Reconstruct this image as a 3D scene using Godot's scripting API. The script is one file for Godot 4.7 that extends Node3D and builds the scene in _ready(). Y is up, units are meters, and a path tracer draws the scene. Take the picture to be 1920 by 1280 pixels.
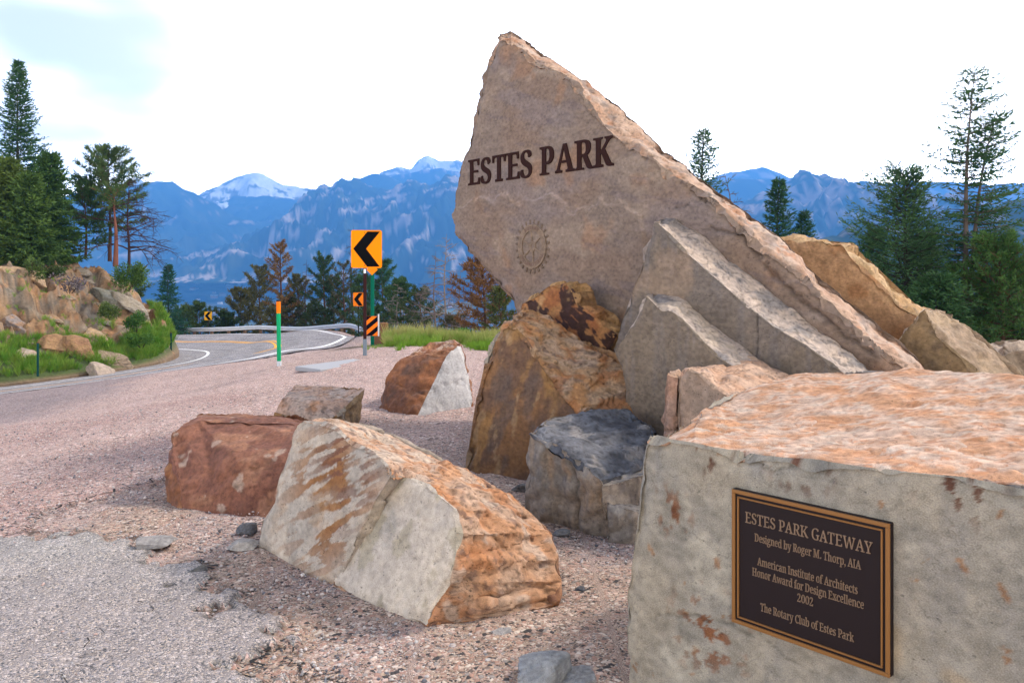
extends Node3D

# ---------------------------------------------------------------- small helpers
class MB:
	var v := PackedVector3Array()
	var n := PackedVector3Array()
	var c := PackedColorArray()
	var u := PackedVector2Array()
	func tri(a: Vector3, b: Vector3, d: Vector3, col: Color) -> void:
		var nn := (d - a).cross(b - a).normalized()
		v.append(a); v.append(b); v.append(d)
		n.append(nn); n.append(nn); n.append(nn)
		c.append(col); c.append(col); c.append(col)
	func quad(a: Vector3, b: Vector3, d: Vector3, e: Vector3, col: Color) -> void:
		tri(a, b, d, col)
		tri(a, d, e, col)
	func smooth_tri(a: Vector3, b: Vector3, d: Vector3, na: Vector3, nb: Vector3, nd: Vector3, col: Color) -> void:
		v.append(a); v.append(b); v.append(d)
		n.append(na); n.append(nb); n.append(nd)
		c.append(col); c.append(col); c.append(col)
	func tube(p: Vector3, q: Vector3, r0: float, r1: float, sides: int, col: Color, capped := false) -> void:
		var ax := (q - p).normalized()
		var s := ax.cross(Vector3.UP if absf(ax.y) < 0.9 else Vector3.RIGHT).normalized()
		var t := s.cross(ax)
		for i in sides:
			var a0 := TAU * i / sides
			var a1 := TAU * (i + 1) / sides
			var d0 := s * cos(a0) + t * sin(a0)
			var d1 := s * cos(a1) + t * sin(a1)
			smooth_tri(p + d0 * r0, q + d1 * r1, q + d0 * r1, d0, d1, d0, col)
			smooth_tri(p + d0 * r0, p + d1 * r0, q + d1 * r1, d0, d1, d1, col)
			if capped:
				tri(q, q + d0 * r1, q + d1 * r1, col)
	# a leaf or a spray of needles: a narrow diamond, slightly folded
	func blade(p: Vector3, q: Vector3, side: Vector3, w: float, col: Color) -> void:
		var m := p.lerp(q, 0.45)
		tri(p, m + side * w, q, col)
		tri(p, q, m - side * w, col)
	func box(at: Vector3, size: Vector3, col: Color, b := Basis.IDENTITY, bevel := 0.0) -> void:
		var h := size * 0.5
		var k := minf(bevel, minf(h.x, minf(h.y, h.z)) * 0.8)
		# eight corners pulled apart along each axis give chamfered edges
		for ax in 3:
			for sg in [-1.0, 1.0]:
				var o := Vector3.ZERO; o[ax] = sg
				var p := Vector3.ZERO; p[(ax + 1) % 3] = 1.0
				var q := Vector3.ZERO; q[(ax + 2) % 3] = 1.0
				var hp: float = h[(ax + 1) % 3] - k
				var hq: float = h[(ax + 2) % 3] - k
				var f: Vector3 = o * h[ax]
				var c0 := at + b * (f - p * hp - q * hq)
				var c1 := at + b * (f + p * hp - q * hq)
				var c2 := at + b * (f + p * hp + q * hq)
				var c3 := at + b * (f - p * hp + q * hq)
				if sg > 0.0:
					quad(c0, c3, c2, c1, col)
				else:
					quad(c0, c1, c2, c3, col)
		if k > 0.0:
			for ax in 3:
				for sa in [-1.0, 1.0]:
					for sb in [-1.0, 1.0]:
						var o2 := Vector3.ZERO; o2[ax] = 1.0
						var p2 := Vector3.ZERO; p2[(ax + 1) % 3] = sa
						var q2 := Vector3.ZERO; q2[(ax + 2) % 3] = sb
						var la: float = h[ax] - k
						var hp2: float = h[(ax + 1) % 3]
						var hq2: float = h[(ax + 2) % 3]
						var e0 := at + b * (-o2 * la + p2 * hp2 + q2 * (hq2 - k))
						var e1 := at + b * (o2 * la + p2 * hp2 + q2 * (hq2 - k))
						var e2 := at + b * (o2 * la + p2 * (hp2 - k) + q2 * hq2)
						var e3 := at + b * (-o2 * la + p2 * (hp2 - k) + q2 * hq2)
						if sa * sb > 0.0:
							quad(e0, e3, e2, e1, col)
						else:
							quad(e0, e1, e2, e3, col)
			for sx in [-1.0, 1.0]:
				for sy in [-1.0, 1.0]:
					for sz in [-1.0, 1.0]:
						var t0 := at + b * Vector3(sx * h.x, sy * (h.y - k), sz * (h.z - k))
						var t1 := at + b * Vector3(sx * (h.x - k), sy * h.y, sz * (h.z - k))
						var t2 := at + b * Vector3(sx * (h.x - k), sy * (h.y - k), sz * h.z)
						if sx * sy * sz > 0.0:
							tri(t0, t2, t1, col)
						else:
							tri(t0, t1, t2, col)
	func mesh(mat: Material) -> ArrayMesh:
		var a := []
		a.resize(Mesh.ARRAY_MAX)
		a[Mesh.ARRAY_VERTEX] = v
		a[Mesh.ARRAY_NORMAL] = n
		a[Mesh.ARRAY_COLOR] = c
		if u.size() == v.size():
			a[Mesh.ARRAY_TEX_UV] = u
		var m := ArrayMesh.new()
		m.add_surface_from_arrays(Mesh.PRIMITIVE_TRIANGLES, a)
		m.surface_set_material(0, mat)
		return m

func noise(sd: int, freq: float, oct := 4, kind := FastNoiseLite.TYPE_SIMPLEX) -> FastNoiseLite:
	var f := FastNoiseLite.new()
	f.seed = sd
	f.frequency = freq
	f.noise_type = kind
	f.fractal_octaves = oct
	f.fractal_type = FastNoiseLite.FRACTAL_FBM if oct > 1 else FastNoiseLite.FRACTAL_NONE
	return f

func lin(r: float, g: float, b: float) -> Color:
	return Color(r, g, b)

func s8(r: int, g: int, b: int) -> Color:   # an eye-picked 8-bit colour as a linear value
	return Color(r / 255.0, g / 255.0, b / 255.0).srgb_to_linear()

func tag(o: Node, label := "", category := "", group := "", kind := "") -> Node:
	if label: o.set_meta("label", label)
	if category: o.set_meta("category", category)
	if group: o.set_meta("group", group)
	if kind: o.set_meta("kind", kind)
	return o

var used := {}
func numbered(called: String) -> String:
	if not used.has(called):
		used[called] = 0
		return called
	used[called] += 1
	return "%s_%03d" % [called, used[called]]

func thing(called: String, at: Vector3, label: String, category: String, group := "") -> Node3D:
	var o := Node3D.new()
	o.name = numbered(called)
	add_child(o)
	o.position = at
	tag(o, label, category, group)
	return o

func part(called: String, m: Mesh, parent: Node) -> MeshInstance3D:
	var o := MeshInstance3D.new()
	var k := called
	var i := 0
	while parent.has_node(k):
		i += 1
		k = "%s_%03d" % [called, i]
	o.name = k
	o.mesh = m
	parent.add_child(o)
	return o

func solo(called: String, m: Mesh, label: String, category := "", group := "", kind := "") -> MeshInstance3D:
	var o := MeshInstance3D.new()
	o.name = numbered(called)
	o.mesh = m
	add_child(o)
	tag(o, label, category, group, kind)
	return o

func vmat(rough := 0.9, back := 0.0, spec := 0.3) -> StandardMaterial3D:
	var m := StandardMaterial3D.new()
	m.vertex_color_use_as_albedo = true
	m.roughness = rough
	m.metallic_specular = spec
	if back > 0.0:
		m.backlight_enabled = true
		m.backlight = Color(back, back, back).linear_to_srgb()
	return m

# ---------------------------------------------------------------- textures
# value of a seamless noise picture, 0..1, as bytes
func field(f: FastNoiseLite, s: int) -> PackedByteArray:
	var im := f.get_seamless_image(s, s, false, false, 0.04, true)
	im.convert(Image.FORMAT_L8)
	return im.get_data()

func tex_of(bytes: PackedByteArray, s: int, fmt: int) -> ImageTexture:
	return ImageTexture.create_from_image(Image.create_from_data(s, s, false, fmt, bytes))

# fine grain, mottling and small pits of cut sandstone: [colour factor, relief]
func stone_textures(sd: int, pits: int, s := 512) -> Array:
	var a := field(noise(sd, 0.03, 5), s)
	var b := field(noise(sd + 1, 0.3, 2), s)
	var d := field(noise(sd + 2, 0.008, 4), s)
	var c := field(noise(sd + 3, 0.012, 4), s)   # its middle value draws hairline cracks
	var col := PackedByteArray(); col.resize(s * s * 3)
	var hgt := PackedByteArray(); hgt.resize(s * s)
	var f := PackedFloat32Array(); f.resize(s * s)
	var g := PackedFloat32Array(); g.resize(s * s)
	for i in s * s:
		f[i] = 0.86 + (a[i] - 128) * 0.0010 + (b[i] - 128) * 0.0014 + (d[i] - 128) * 0.0008 - 0.16 * smoothstep(9.0, 2.0, absf(c[i] - 122.0)) * smoothstep(120.0, 150.0, d[i])
		g[i] = 0.62 + (a[i] - 128) * 0.0016 + (b[i] - 128) * 0.0016 - 0.22 * smoothstep(9.0, 2.0, absf(c[i] - 122.0)) * smoothstep(120.0, 150.0, d[i])
	var r := RandomNumberGenerator.new()
	r.seed = sd
	for k in pits:
		var cx := r.randi() % s
		var cy := r.randi() % s
		var rad := 0.7 + 2.6 * pow(r.randf(), 3.0)
		var depth := r.randf_range(0.35, 0.85)
		for y in range(-4, 5):
			for x in range(-4, 5):
				var q := 1.0 - smoothstep(rad * 0.6, rad * 1.15, sqrt(x * x + y * y * 1.3))
				if q > 0.0:
					var at := ((cy + y + s) % s) * s + (cx + x + s) % s
					f[at] *= 1.0 - q * depth
					g[at] -= q * 0.5
	for i in s * s:
		var k := clampf(f[i], 0.0, 1.0)
		col[i * 3] = int(k * 255); col[i * 3 + 1] = int(k * 253); col[i * 3 + 2] = int(k * 250)
		hgt[i] = int(clampf(g[i], 0.0, 1.0) * 255)
	return [tex_of(col, s, Image.FORMAT_RGB8), tex_of(hgt, s, Image.FORMAT_L8)]

# crushed stone: every pebble its own tone; [colour factor, relief]
func gravel_textures(sd: int, tones: Array, sizes: Array, s := 1024) -> Array:
	var layers := []
	for k in sizes.size():
		var f := noise(sd + k, sizes[k], 1, FastNoiseLite.TYPE_CELLULAR)
		f.cellular_return_type = FastNoiseLite.RETURN_CELL_VALUE
		f.cellular_jitter = 1.0
		var e := noise(sd + k, sizes[k], 1, FastNoiseLite.TYPE_CELLULAR)
		e.cellular_return_type = FastNoiseLite.RETURN_DISTANCE2_SUB
		layers.append([field(f, s), field(e, s)])
	var fine := field(noise(sd + 9, 0.25, 2), s)
	var soft := field(noise(sd + 10, 0.006, 4), s)
	var col := PackedByteArray(); col.resize(s * s * 3)
	var hgt := PackedByteArray(); hgt.resize(s * s)
	var nt := tones.size()
	for i in s * s:
		var big: int = layers[0][0][i]
		var val := big
		var edge: int = layers[0][1][i]
		if (big * 37) % 256 < 168:     # most of the ground is fines, the rest stones
			val = layers[1][0][i]
			edge = layers[1][1][i] / 2
		var t: Color = tones[(val * 73) % nt]
		var k := 0.93 + (fine[i] - 128) * 0.0013 + (soft[i] - 128) * 0.0006 + (minf(edge, 60) - 45.0) * 0.0016
		col[i * 3] = int(clampf(t.r * k, 0, 1) * 255); col[i * 3 + 1] = int(clampf(t.g * k, 0, 1) * 255); col[i * 3 + 2] = int(clampf(t.b * k, 0, 1) * 255)
		hgt[i] = int(clampf(minf(edge, 110) * 1.5 + fine[i] * 0.25 + (val % 64) * 0.5, 0, 255))
	return [tex_of(col, s, Image.FORMAT_RGB8), tex_of(hgt, s, Image.FORMAT_L8)]

func stone_mat(tex: Array, size: float, relief: float, rough := 0.85) -> StandardMaterial3D:
	var m := vmat(rough, 0.0, 0.35)
	m.albedo_texture = tex[0]
	m.uv1_triplanar = true
	m.uv1_world_triplanar = true
	m.uv1_scale = Vector3.ONE / size
	m.heightmap_enabled = true
	m.heightmap_texture = tex[1]
	m.heightmap_scale = relief
	return m

# ---------------------------------------------------------------- boulders
# A boulder is a loft through loops of corners (the first and the last are closed by a face), cut fine, then weathered:
# broken edges, thin lifted beds on its upper faces, cracks; its colours are stone, rust and lichen, set darker along cracks and bed steps.
func paint(p: Vector3, pal: Dictionary, na: FastNoiseLite, nb: FastNoiseLite, nc: FastNoiseLite) -> Color:
	var q: Vector3 = p
	var k := smoothstep(-0.35, 0.35, na.get_noise_3dv(q * pal.get("fa", 1.6)))
	var col: Color = pal.a.lerp(pal.b, k)
	for st in pal.get("stains", []):
		var w: Vector3 = st.get("stretch", Vector3.ONE)
		var rot: Basis = st.get("basis", Basis.IDENTITY)
		var val := nb.get_noise_3dv((rot * q) * w + Vector3.ONE * st.get("off", 0.0))
		var amount: float = smoothstep(st.t, st.t + st.get("soft", 0.12), val)
		if st.has("where"):
			amount *= clampf(1.0 - (q - st.where).length() / st.reach, 0.0, 1.0) * 1.6
		col = col.lerp(st.c, clampf(amount * st.get("k", 1.0), 0.0, 1.0))
	var f = 1.0 + nc.get_noise_3dv(q * 15.0) * pal.get("mottle", 0.30)
	return Color(col.r * f, col.g * f, col.b * f)

func rock_mesh(loops: Array, res: float, sp: Dictionary, sd: int, mat: Material, origin: Vector3) -> ArrayMesh:
	var nl := loops.size()
	var cn: int = loops[0].size()
	var L := []
	for l in loops:
		L.append(PackedVector3Array(l))
	var c0 := Vector3.ZERO
	var c1 := Vector3.ZERO
	var nw := Vector3.ZERO
	for i in cn:
		c0 += L[0][i] / cn
		c1 += L[nl - 1][i] / cn
		nw += L[0][i].cross(L[0][(i + 1) % cn])
	if nw.dot(c0 - c1) < 0.0:
		for k in nl:
			L[k].reverse()
		nw = -nw
	var P := PackedVector3Array()
	for k in nl:
		for i in cn:
			P.append(L[k][i])
	var T := PackedInt32Array()
	var G := PackedInt32Array()
	# end faces
	for e in 2:
		var base := 0 if e == 0 else (nl - 1) * cn
		var out := nw.normalized() if e == 0 else Vector3.ZERO
		if e == 1:
			for i in cn:
				out -= L[nl - 1][i].cross(L[nl - 1][(i + 1) % cn])
			out = out.normalized()
		var bx := out.cross(Vector3.UP if absf(out.y) < 0.9 else Vector3.RIGHT).normalized()
		var by := out.cross(bx)
		var flat := PackedVector2Array()
		for i in cn:
			flat.append(Vector2(P[base + i].dot(bx), P[base + i].dot(by)))
		var tr := Geometry2D.triangulate_polygon(flat)
		for i in tr.size() / 3:
			var a := base + tr[i * 3]
			var b := base + tr[i * 3 + 1]
			var d := base + tr[i * 3 + 2]
			if (P[b] - P[a]).cross(P[d] - P[a]).dot(out) < 0.0:
				var tmp := b
				b = d
				d = tmp
			T.append(a); T.append(b); T.append(d)
			G.append(e)
	# sides
	var creases := []
	var kinds := {0: "face", 1: "back"}
	for k in 2:
		if sp.has("kinds") and sp.kinds.has(k):
			kinds[k] = sp.kinds[k]
	var gid := 2
	for k in nl - 1:
		var prev := Vector3.ZERO
		for i in cn:
			var j := (i + 1) % cn
			var a := k * cn + i
			var b := k * cn + j
			var d := (k + 1) * cn + i
			var e := (k + 1) * cn + j
			var sn := (P[d] - P[a]).cross(P[e] - P[a]).normalized() + (P[e] - P[a]).cross(P[b] - P[a]).normalized()
			sn = sn.normalized()
			if prev != Vector3.ZERO and prev.dot(sn) < 0.86:
				gid += 1
				creases.append([P[a], P[d]])
			prev = sn
			T.append(a); T.append(d); T.append(e)
			T.append(a); T.append(e); T.append(b)
			G.append(gid); G.append(gid)
			if not kinds.has(gid):
				kinds[gid] = "top" if sn.y > sp.get("top_from", 0.3) else "side"
				for q in sp.get("dirs", []):
					if sn.dot(q[0].normalized()) > q[2]:
						kinds[gid] = q[1]
		gid += 1
	for k in nl:
		for i in cn:
			creases.append([L[k][i], L[k][(i + 1) % cn]])
	# cut fine, a little coarser away from the face that is seen
	var grade: float = sp.get("grade", 0.012)
	nw = nw.normalized()
	while true:
		var mid := {}
		var T2 := PackedInt32Array()
		var G2 := PackedInt32Array()
		var any := false
		for t in T.size() / 3:
			var id := [T[t * 3], T[t * 3 + 1], T[t * 3 + 2]]
			var m := [-1, -1, -1]
			var cnt := 0
			for s in 3:
				var a: int = id[s]
				var b: int = id[(s + 1) % 3]
				var md := (P[a] + P[b]) * 0.5
				var lm := res + grade * maxf(0.0, -(md - c0).dot(nw)) + 0.5 * maxf(0.0, -0.05 - md.y)
				var lim := lm * lm
				if P[a].distance_squared_to(P[b]) > lim:
					var key := mini(a, b) * 4194304 + maxi(a, b)
					if not mid.has(key):
						mid[key] = P.size()
						P.append((P[a] + P[b]) * 0.5)
					m[s] = mid[key]
					cnt += 1
			if cnt == 0:
				T2.append(id[0]); T2.append(id[1]); T2.append(id[2])
				G2.append(G[t])
				continue
			any = true
			var g := G[t]
			if cnt == 3:
				for q in [[id[0], m[0], m[2]], [m[0], id[1], m[1]], [m[2], m[1], id[2]], [m[0], m[1], m[2]]]:
					T2.append(q[0]); T2.append(q[1]); T2.append(q[2]); G2.append(g)
			elif cnt == 1:
				for s in 3:
					if m[s] >= 0:
						T2.append(id[s]); T2.append(m[s]); T2.append(id[(s + 2) % 3]); G2.append(g)
						T2.append(m[s]); T2.append(id[(s + 1) % 3]); T2.append(id[(s + 2) % 3]); G2.append(g)
			else:
				for s in 3:
					if m[s] < 0:      # the whole edge is s .. s+1; the other two are cut
						var a: int = id[s]
						var b: int = id[(s + 1) % 3]
						var d: int = id[(s + 2) % 3]
						var mb: int = m[(s + 1) % 3]
						var mdd: int = m[(s + 2) % 3]
						T2.append(mdd); T2.append(mb); T2.append(d); G2.append(g)
						if P[a].distance_squared_to(P[mb]) < P[b].distance_squared_to(P[mdd]):
							T2.append(a); T2.append(b); T2.append(mb); G2.append(g)
							T2.append(a); T2.append(mb); T2.append(mdd); G2.append(g)
						else:
							T2.append(a); T2.append(b); T2.append(mdd); G2.append(g)
							T2.append(b); T2.append(mb); T2.append(mdd); G2.append(g)
		T = T2
		G = G2
		if not any:
			break
	# weather it
	var nv := P.size()
	var N := PackedVector3Array(); N.resize(nv)
	var kind_of := PackedByteArray(); kind_of.resize(nv)
	for t in G.size():
		var a := T[t * 3]
		var b := T[t * 3 + 1]
		var d := T[t * 3 + 2]
		var fn := (P[b] - P[a]).cross(P[d] - P[a])
		N[a] += fn; N[b] += fn; N[d] += fn
		var kk := 1 if kinds[G[t]] == "top" else 0 if G[t] == 0 or kinds[G[t]] == "white" else 2
		for q in [a, b, d]:
			if kk > 0 and kind_of[q] != 1:
				kind_of[q] = kk
	var low := noise(sd, 1.3, 3)
	var high := noise(sd + 1, 7.0, 4)
	var chipn := noise(sd + 2, 5.0, 3)
	var rug := noise(sd + 8, sp.get("rugf", 2.6), 3)
	var rugk: float = sp.get("rug", 0.030)
	var bed := noise(sd + 3, 1.0, sp.get("bedoct", 3))
	var chip: float = sp.get("chip", 0.03)
	var chipw: float = sp.get("chipw", 0.05)
	var lumps: float = sp.get("lumps", 0.012)
	var rough: float = sp.get("rough", 0.006)
	var ledge: float = sp.get("ledge", 0.02)
	var beds: Vector3 = sp.get("beds", Vector3(1.6, 3.0, 1.6))
	var bedk: float = sp.get("bedk", 5.0)
	var cracks: Array = sp.get("cracks", [])
	var D := PackedVector3Array(); D.resize(nv)
	var dark := PackedFloat32Array(); dark.resize(nv)
	for i in nv:
		var p := P[i]
		if p.y < -0.35:
			D[i] = p
			continue
		var best := 1e9
		for s in creases:
			var dd := p.distance_squared_to(Geometry3D.get_closest_point_to_segment(p, s[0], s[1]))
			if dd < best: best = dd
		var dist := sqrt(best)
		var nn := N[i].normalized()
		var h := high.get_noise_3dv(p)
		var flat: float = sp.get("calm", 0.0) * smoothstep(0.08, 0.22, dist) if kind_of[i] == 0 else 0.0
		var amt := low.get_noise_3dv(p) * lumps * (1.0 - flat) + h * rough * (1.0 - 0.75 * flat)
		# broken edges
		var e := exp(-dist * dist / (chipw * chipw))
		var cnv := chipn.get_noise_3dv(p)
		amt -= chip * e * (0.35 + 1.2 * maxf(0.0, cnv + 0.25))
		if kind_of[i] > 0:
			amt += rugk * (absf(rug.get_noise_3dv(p)) * 2.0 - 0.45) * (1.0 if kind_of[i] == 2 else 0.45) * smoothstep(0.0, 0.05, dist)
		if kind_of[i] == 1:
			var t := bed.get_noise_3dv(p * beds) * bedk
			var fl := floorf(t)
			var fr := t - fl
			amt += ledge * (fl + smoothstep(0.86, 1.0, fr)) * smoothstep(0.0, 0.06, dist)
			dark[i] = maxf(dark[i], 0.5 * smoothstep(0.80, 0.87, fr) * (1.0 - smoothstep(0.90, 0.98, fr)) * sp.get("bedline", 1.0))
		for cr in cracks:
			var bd := 1e9
			var pts: Array = cr.p
			var wob = Vector3(h, chipn.get_noise_3dv(p * 2.3 + Vector3.ONE * 7.0), cnv) * cr.get("wobble", 0.02)
			for s in pts.size() - 1:
				bd = minf(bd, (p + wob).distance_squared_to(Geometry3D.get_closest_point_to_segment(p + wob, pts[s], pts[s + 1])))
			var w: float = cr.get("w", 0.012)
			var q := exp(-bd / (w * w))
			amt -= q * cr.get("deep", 0.02)
			dark[i] = maxf(dark[i], q * cr.get("dark", 0.6))
		if sp.has("ridge") and kind_of[i] == 0:
			var rd: Dictionary = sp.ridge
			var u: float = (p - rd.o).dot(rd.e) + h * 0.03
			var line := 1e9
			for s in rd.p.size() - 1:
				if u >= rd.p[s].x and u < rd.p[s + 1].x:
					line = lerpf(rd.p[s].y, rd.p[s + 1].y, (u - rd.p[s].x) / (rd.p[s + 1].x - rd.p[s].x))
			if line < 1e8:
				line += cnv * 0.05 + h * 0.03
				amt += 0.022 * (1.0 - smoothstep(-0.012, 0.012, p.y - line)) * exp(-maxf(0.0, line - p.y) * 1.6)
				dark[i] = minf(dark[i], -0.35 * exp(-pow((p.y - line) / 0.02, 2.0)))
		D[i] = p + nn * amt
	# normals by face, corners stay sharp
	var key_of := {}
	var OV := PackedVector3Array()
	var ON := PackedVector3Array()
	var OC := PackedColorArray()
	var OI := PackedInt32Array()
	var og := PackedInt32Array()
	var osrc := PackedInt32Array()
	OI.resize(T.size())
	for t in G.size():
		var fn := (D[T[t * 3 + 1]] - D[T[t * 3]]).cross(D[T[t * 3 + 2]] - D[T[t * 3]])
		for s in 3:
			var vi := T[t * 3 + s]
			var key := vi * 256 + G[t]
			var o: int
			if key_of.has(key):
				o = key_of[key]
			else:
				o = OV.size()
				key_of[key] = o
				OV.append(D[vi] - origin)
				ON.append(Vector3.ZERO)
				og.append(G[t])
				osrc.append(vi)
			ON[o] += fn
			OI[t * 3 + [0, 2, 1][s]] = o
	var na := noise(sd + 4, 1.0, 3)
	var nb := noise(sd + 5, 1.0, 5)
	var nc := noise(sd + 6, 1.0, 3)
	OC.resize(OV.size())
	for i in OV.size():
		ON[i] = ON[i].normalized()
		var kd: String = kinds[og[i]]
		var pal: Dictionary = sp[kd] if sp.has(kd) else sp.face
		var col := paint(P[osrc[i]], pal, na, nb, nc)
		var dk := 1.0 - dark[osrc[i]]
		OC[i] = Color(minf(col.r * dk, 0.9), minf(col.g * dk, 0.9), minf(col.b * dk, 0.9))
	var arr := []
	arr.resize(Mesh.ARRAY_MAX)
	arr[Mesh.ARRAY_VERTEX] = OV
	arr[Mesh.ARRAY_NORMAL] = ON
	arr[Mesh.ARRAY_COLOR] = OC
	arr[Mesh.ARRAY_INDEX] = OI
	var am := ArrayMesh.new()
	am.add_surface_from_arrays(Mesh.PRIMITIVE_TRIANGLES, arr)
	am.surface_set_material(0, mat)
	return am

func put_boulder(called: String, loops: Array, res: float, sp: Dictionary, sd: int, mat: Material, label: String, category: String, body: String) -> void:
	var base := Vector3.ZERO
	for l in loops:
		for p in l:
			base += p
	base /= loops.size() * loops[0].size()
	base.y = 0.0
	if body and not label:                 # another bed of the boulder before
		var t: Node3D = get_node(called)
		part(body, rock_mesh(loops, res, sp, sd, mat, t.position), t)
		return
	if body:
		var t := thing(called, base, label, category)
		part(body, rock_mesh(loops, res, sp, sd, mat, base), t)
		return
	solo(called, rock_mesh(loops, res, sp, sd, mat, base), label, category).position = base

# a loose angular stone: a ball cut flat by a dozen planes
func chunk(sd: int, size: Vector3, div: int, colA: Color, colB: Color, mat: Material, cuts := 11, rough := 0.04, ledge := 0.0) -> ArrayMesh:
	var r := RandomNumberGenerator.new()
	r.seed = sd
	var pl := []
	for k in cuts:
		var d := Vector3(r.randfn(), r.randfn(), r.randfn()).normalized()
		pl.append([d, r.randf_range(0.62, 0.95)])
	var V := PackedVector3Array()
	var I := PackedInt32Array()
	var cube := BoxMesh.new()
	cube.size = Vector3.ONE * 2.0
	cube.subdivide_width = div; cube.subdivide_height = div; cube.subdivide_depth = div
	var a := cube.get_mesh_arrays()
	var weld := {}
	var src: PackedVector3Array = a[Mesh.ARRAY_VERTEX]
	var remap := PackedInt32Array()
	for p in src:
		var key := Vector3i(p * 1000.0)
		if not weld.has(key):
			weld[key] = V.size()
			V.append(p)
		remap.append(weld[key])
	for i in a[Mesh.ARRAY_INDEX]:
		I.append(remap[i])
	var nz := noise(sd, 1.4, 4)
	var bz := noise(sd + 1, 1.2, 3)
	var C := PackedColorArray()
	for i in V.size():
		var d := V[i].normalized()
		var rad := 1.35
		for q in pl:
			var k: float = d.dot(q[0])
			if k > 0.05:
				rad = minf(rad, q[1] / k)
		rad *= 1.0 + nz.get_noise_3dv(d * 1.2) * rough * 1.6
		var p := d * rad
		if ledge > 0.0:
			var t := p.y * 5.0 + bz.get_noise_3dv(d * 1.5) * 1.5
			p += Vector3(d.x, 0, d.z) * ledge * (absf(t - floorf(t) - 0.5) - 0.25)
		V[i] = p * size
		var col := colA.lerp(colB, smoothstep(-0.3, 0.3, bz.get_noise_3dv(d * 1.6)))
		var f := 1.0 + nz.get_noise_3dv(d * 9.0) * 0.35
		C.append(Color(col.r * f, col.g * f, col.b * f))
	# facets: every triangle its own normal, so that the cut faces stay flat and their edges sharp
	var mb := MB.new()
	for t in I.size() / 3:
		var p0 := V[I[t * 3]]
		var p1 := V[I[t * 3 + 1]]
		var p2 := V[I[t * 3 + 2]]
		var fn := (p2 - p0).cross(p1 - p0).normalized()
		for q in 3:
			mb.v.append([p0, p1, p2][q])
			mb.n.append(fn)
			mb.c.append(C[I[t * 3 + q]])
	return mb.mesh(mat)

# ---------------------------------------------------------------- the lie of the land near the road: a thin-plate surface through surveyed heights
var gx := PackedVector2Array()
var gw := PackedFloat32Array()
var survey := [0.000, 1.000, -4.000, 1.000, 4.000, 1.000, 0.000, 4.000, -2.200, 4.000, 3.000, 4.000, 0.000, 7.000, 4.000, 8.000, -2.500, 6.000, 1.000, 10.000, 6.000, 12.000, 2.000, 13.000, -3.600, 9.000, -1.600, 10.000, -3.000, 17.200, -3.400, 22.000, -1.000, 16.000, -4.800, 17.000, -4.600, 12.000, -6.000, 8.000, -9.000, 12.000, -8.400, 13.500, -12.000, 16.000, -14.000, 8.000, -16.000, 1.000, -24.000, 16.000, -35.000, 22.000, -20.000, -8.000, 10.000, -8.000, 14.000, 4.000, 3.000, 20.000, 8.000, 18.000, 14.000, 18.000, 12.000, 28.000, 3.000, 30.000, -1.000, 36.000, 0.000, 48.000, -6.000, 57.000, -14.000, 68.000, -24.000, 74.000, -40.000, 70.000, 20.000, 40.000, 24.000, 24.000, -28.000, 38.000, -24.000, 36.000, -32.000, 42.000, -42.000, 36.000, -46.000, 50.000, -14.871, 23.932, -12.819, 26.060, -11.186, 28.331, -9.819, 30.961, -9.020, 33.179, -8.248, 37.479, -9.529, 46.007, -16.364, 54.963, -23.793, 58.350, -21.455, 53.900, -15.754, 49.673, -11.851, 36.621, -19.192, 48.213, -15.205, 39.153, -19.478, 31.348, -8.593, 42.780, -12.331, 43.356, -16.006, 43.345, -5.922, 41.984, -25.958, 61.230, -18.037, 58.915, -12.893, 55.331, -10.379, 52.575]
var weights := [-0.10951, 0.18300, -0.18530, 0.04577, 0.08390, -0.11289, -0.37763, -0.13144, 0.42375, -0.40979, 0.48385, -0.24606, 0.30070, 0.25124, 2.19964, 0.75289, -0.83060, -1.32169, 0.74485, -0.78314, 1.63229, -2.37368, 0.06679, -0.11362, 0.03653, 0.24792, -0.17447, -0.05106, -0.18803, 0.47431, 0.03489, 0.37720, 0.00628, -0.56151, 0.25090, -1.95085, -2.56647, -1.64293, -0.66459, -0.06347, -0.26055, 0.68471, -0.37667, -0.08288, 0.42687, -0.00618, 0.04018, 0.02570, -0.10492, -0.12845, 0.07508, -0.74645, 1.67746, 0.23658, 1.42156, -0.42681, -0.04138, -1.25593, -2.14667, -0.93609, 0.32702, -0.27276, -0.42936, -2.06075, -1.41913, 0.33774, 5.01046, 0.88521, 1.55271, 0.82007, 3.43564]
const RC := Vector2(-28.2, 38.8)          # centre of the hairpin: x, distance ahead
func land(x: float, d: float) -> float:
	var p := Vector2(x, d) * 0.1
	var s: float = 14.746339 + -0.845889 * p.x + -2.066339 * p.y
	for i in gx.size():
		var r2 := p.distance_squared_to(gx[i])
		if r2 > 1e-12:
			s += gw[i] * 0.5 * r2 * log(r2)
	return s

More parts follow.
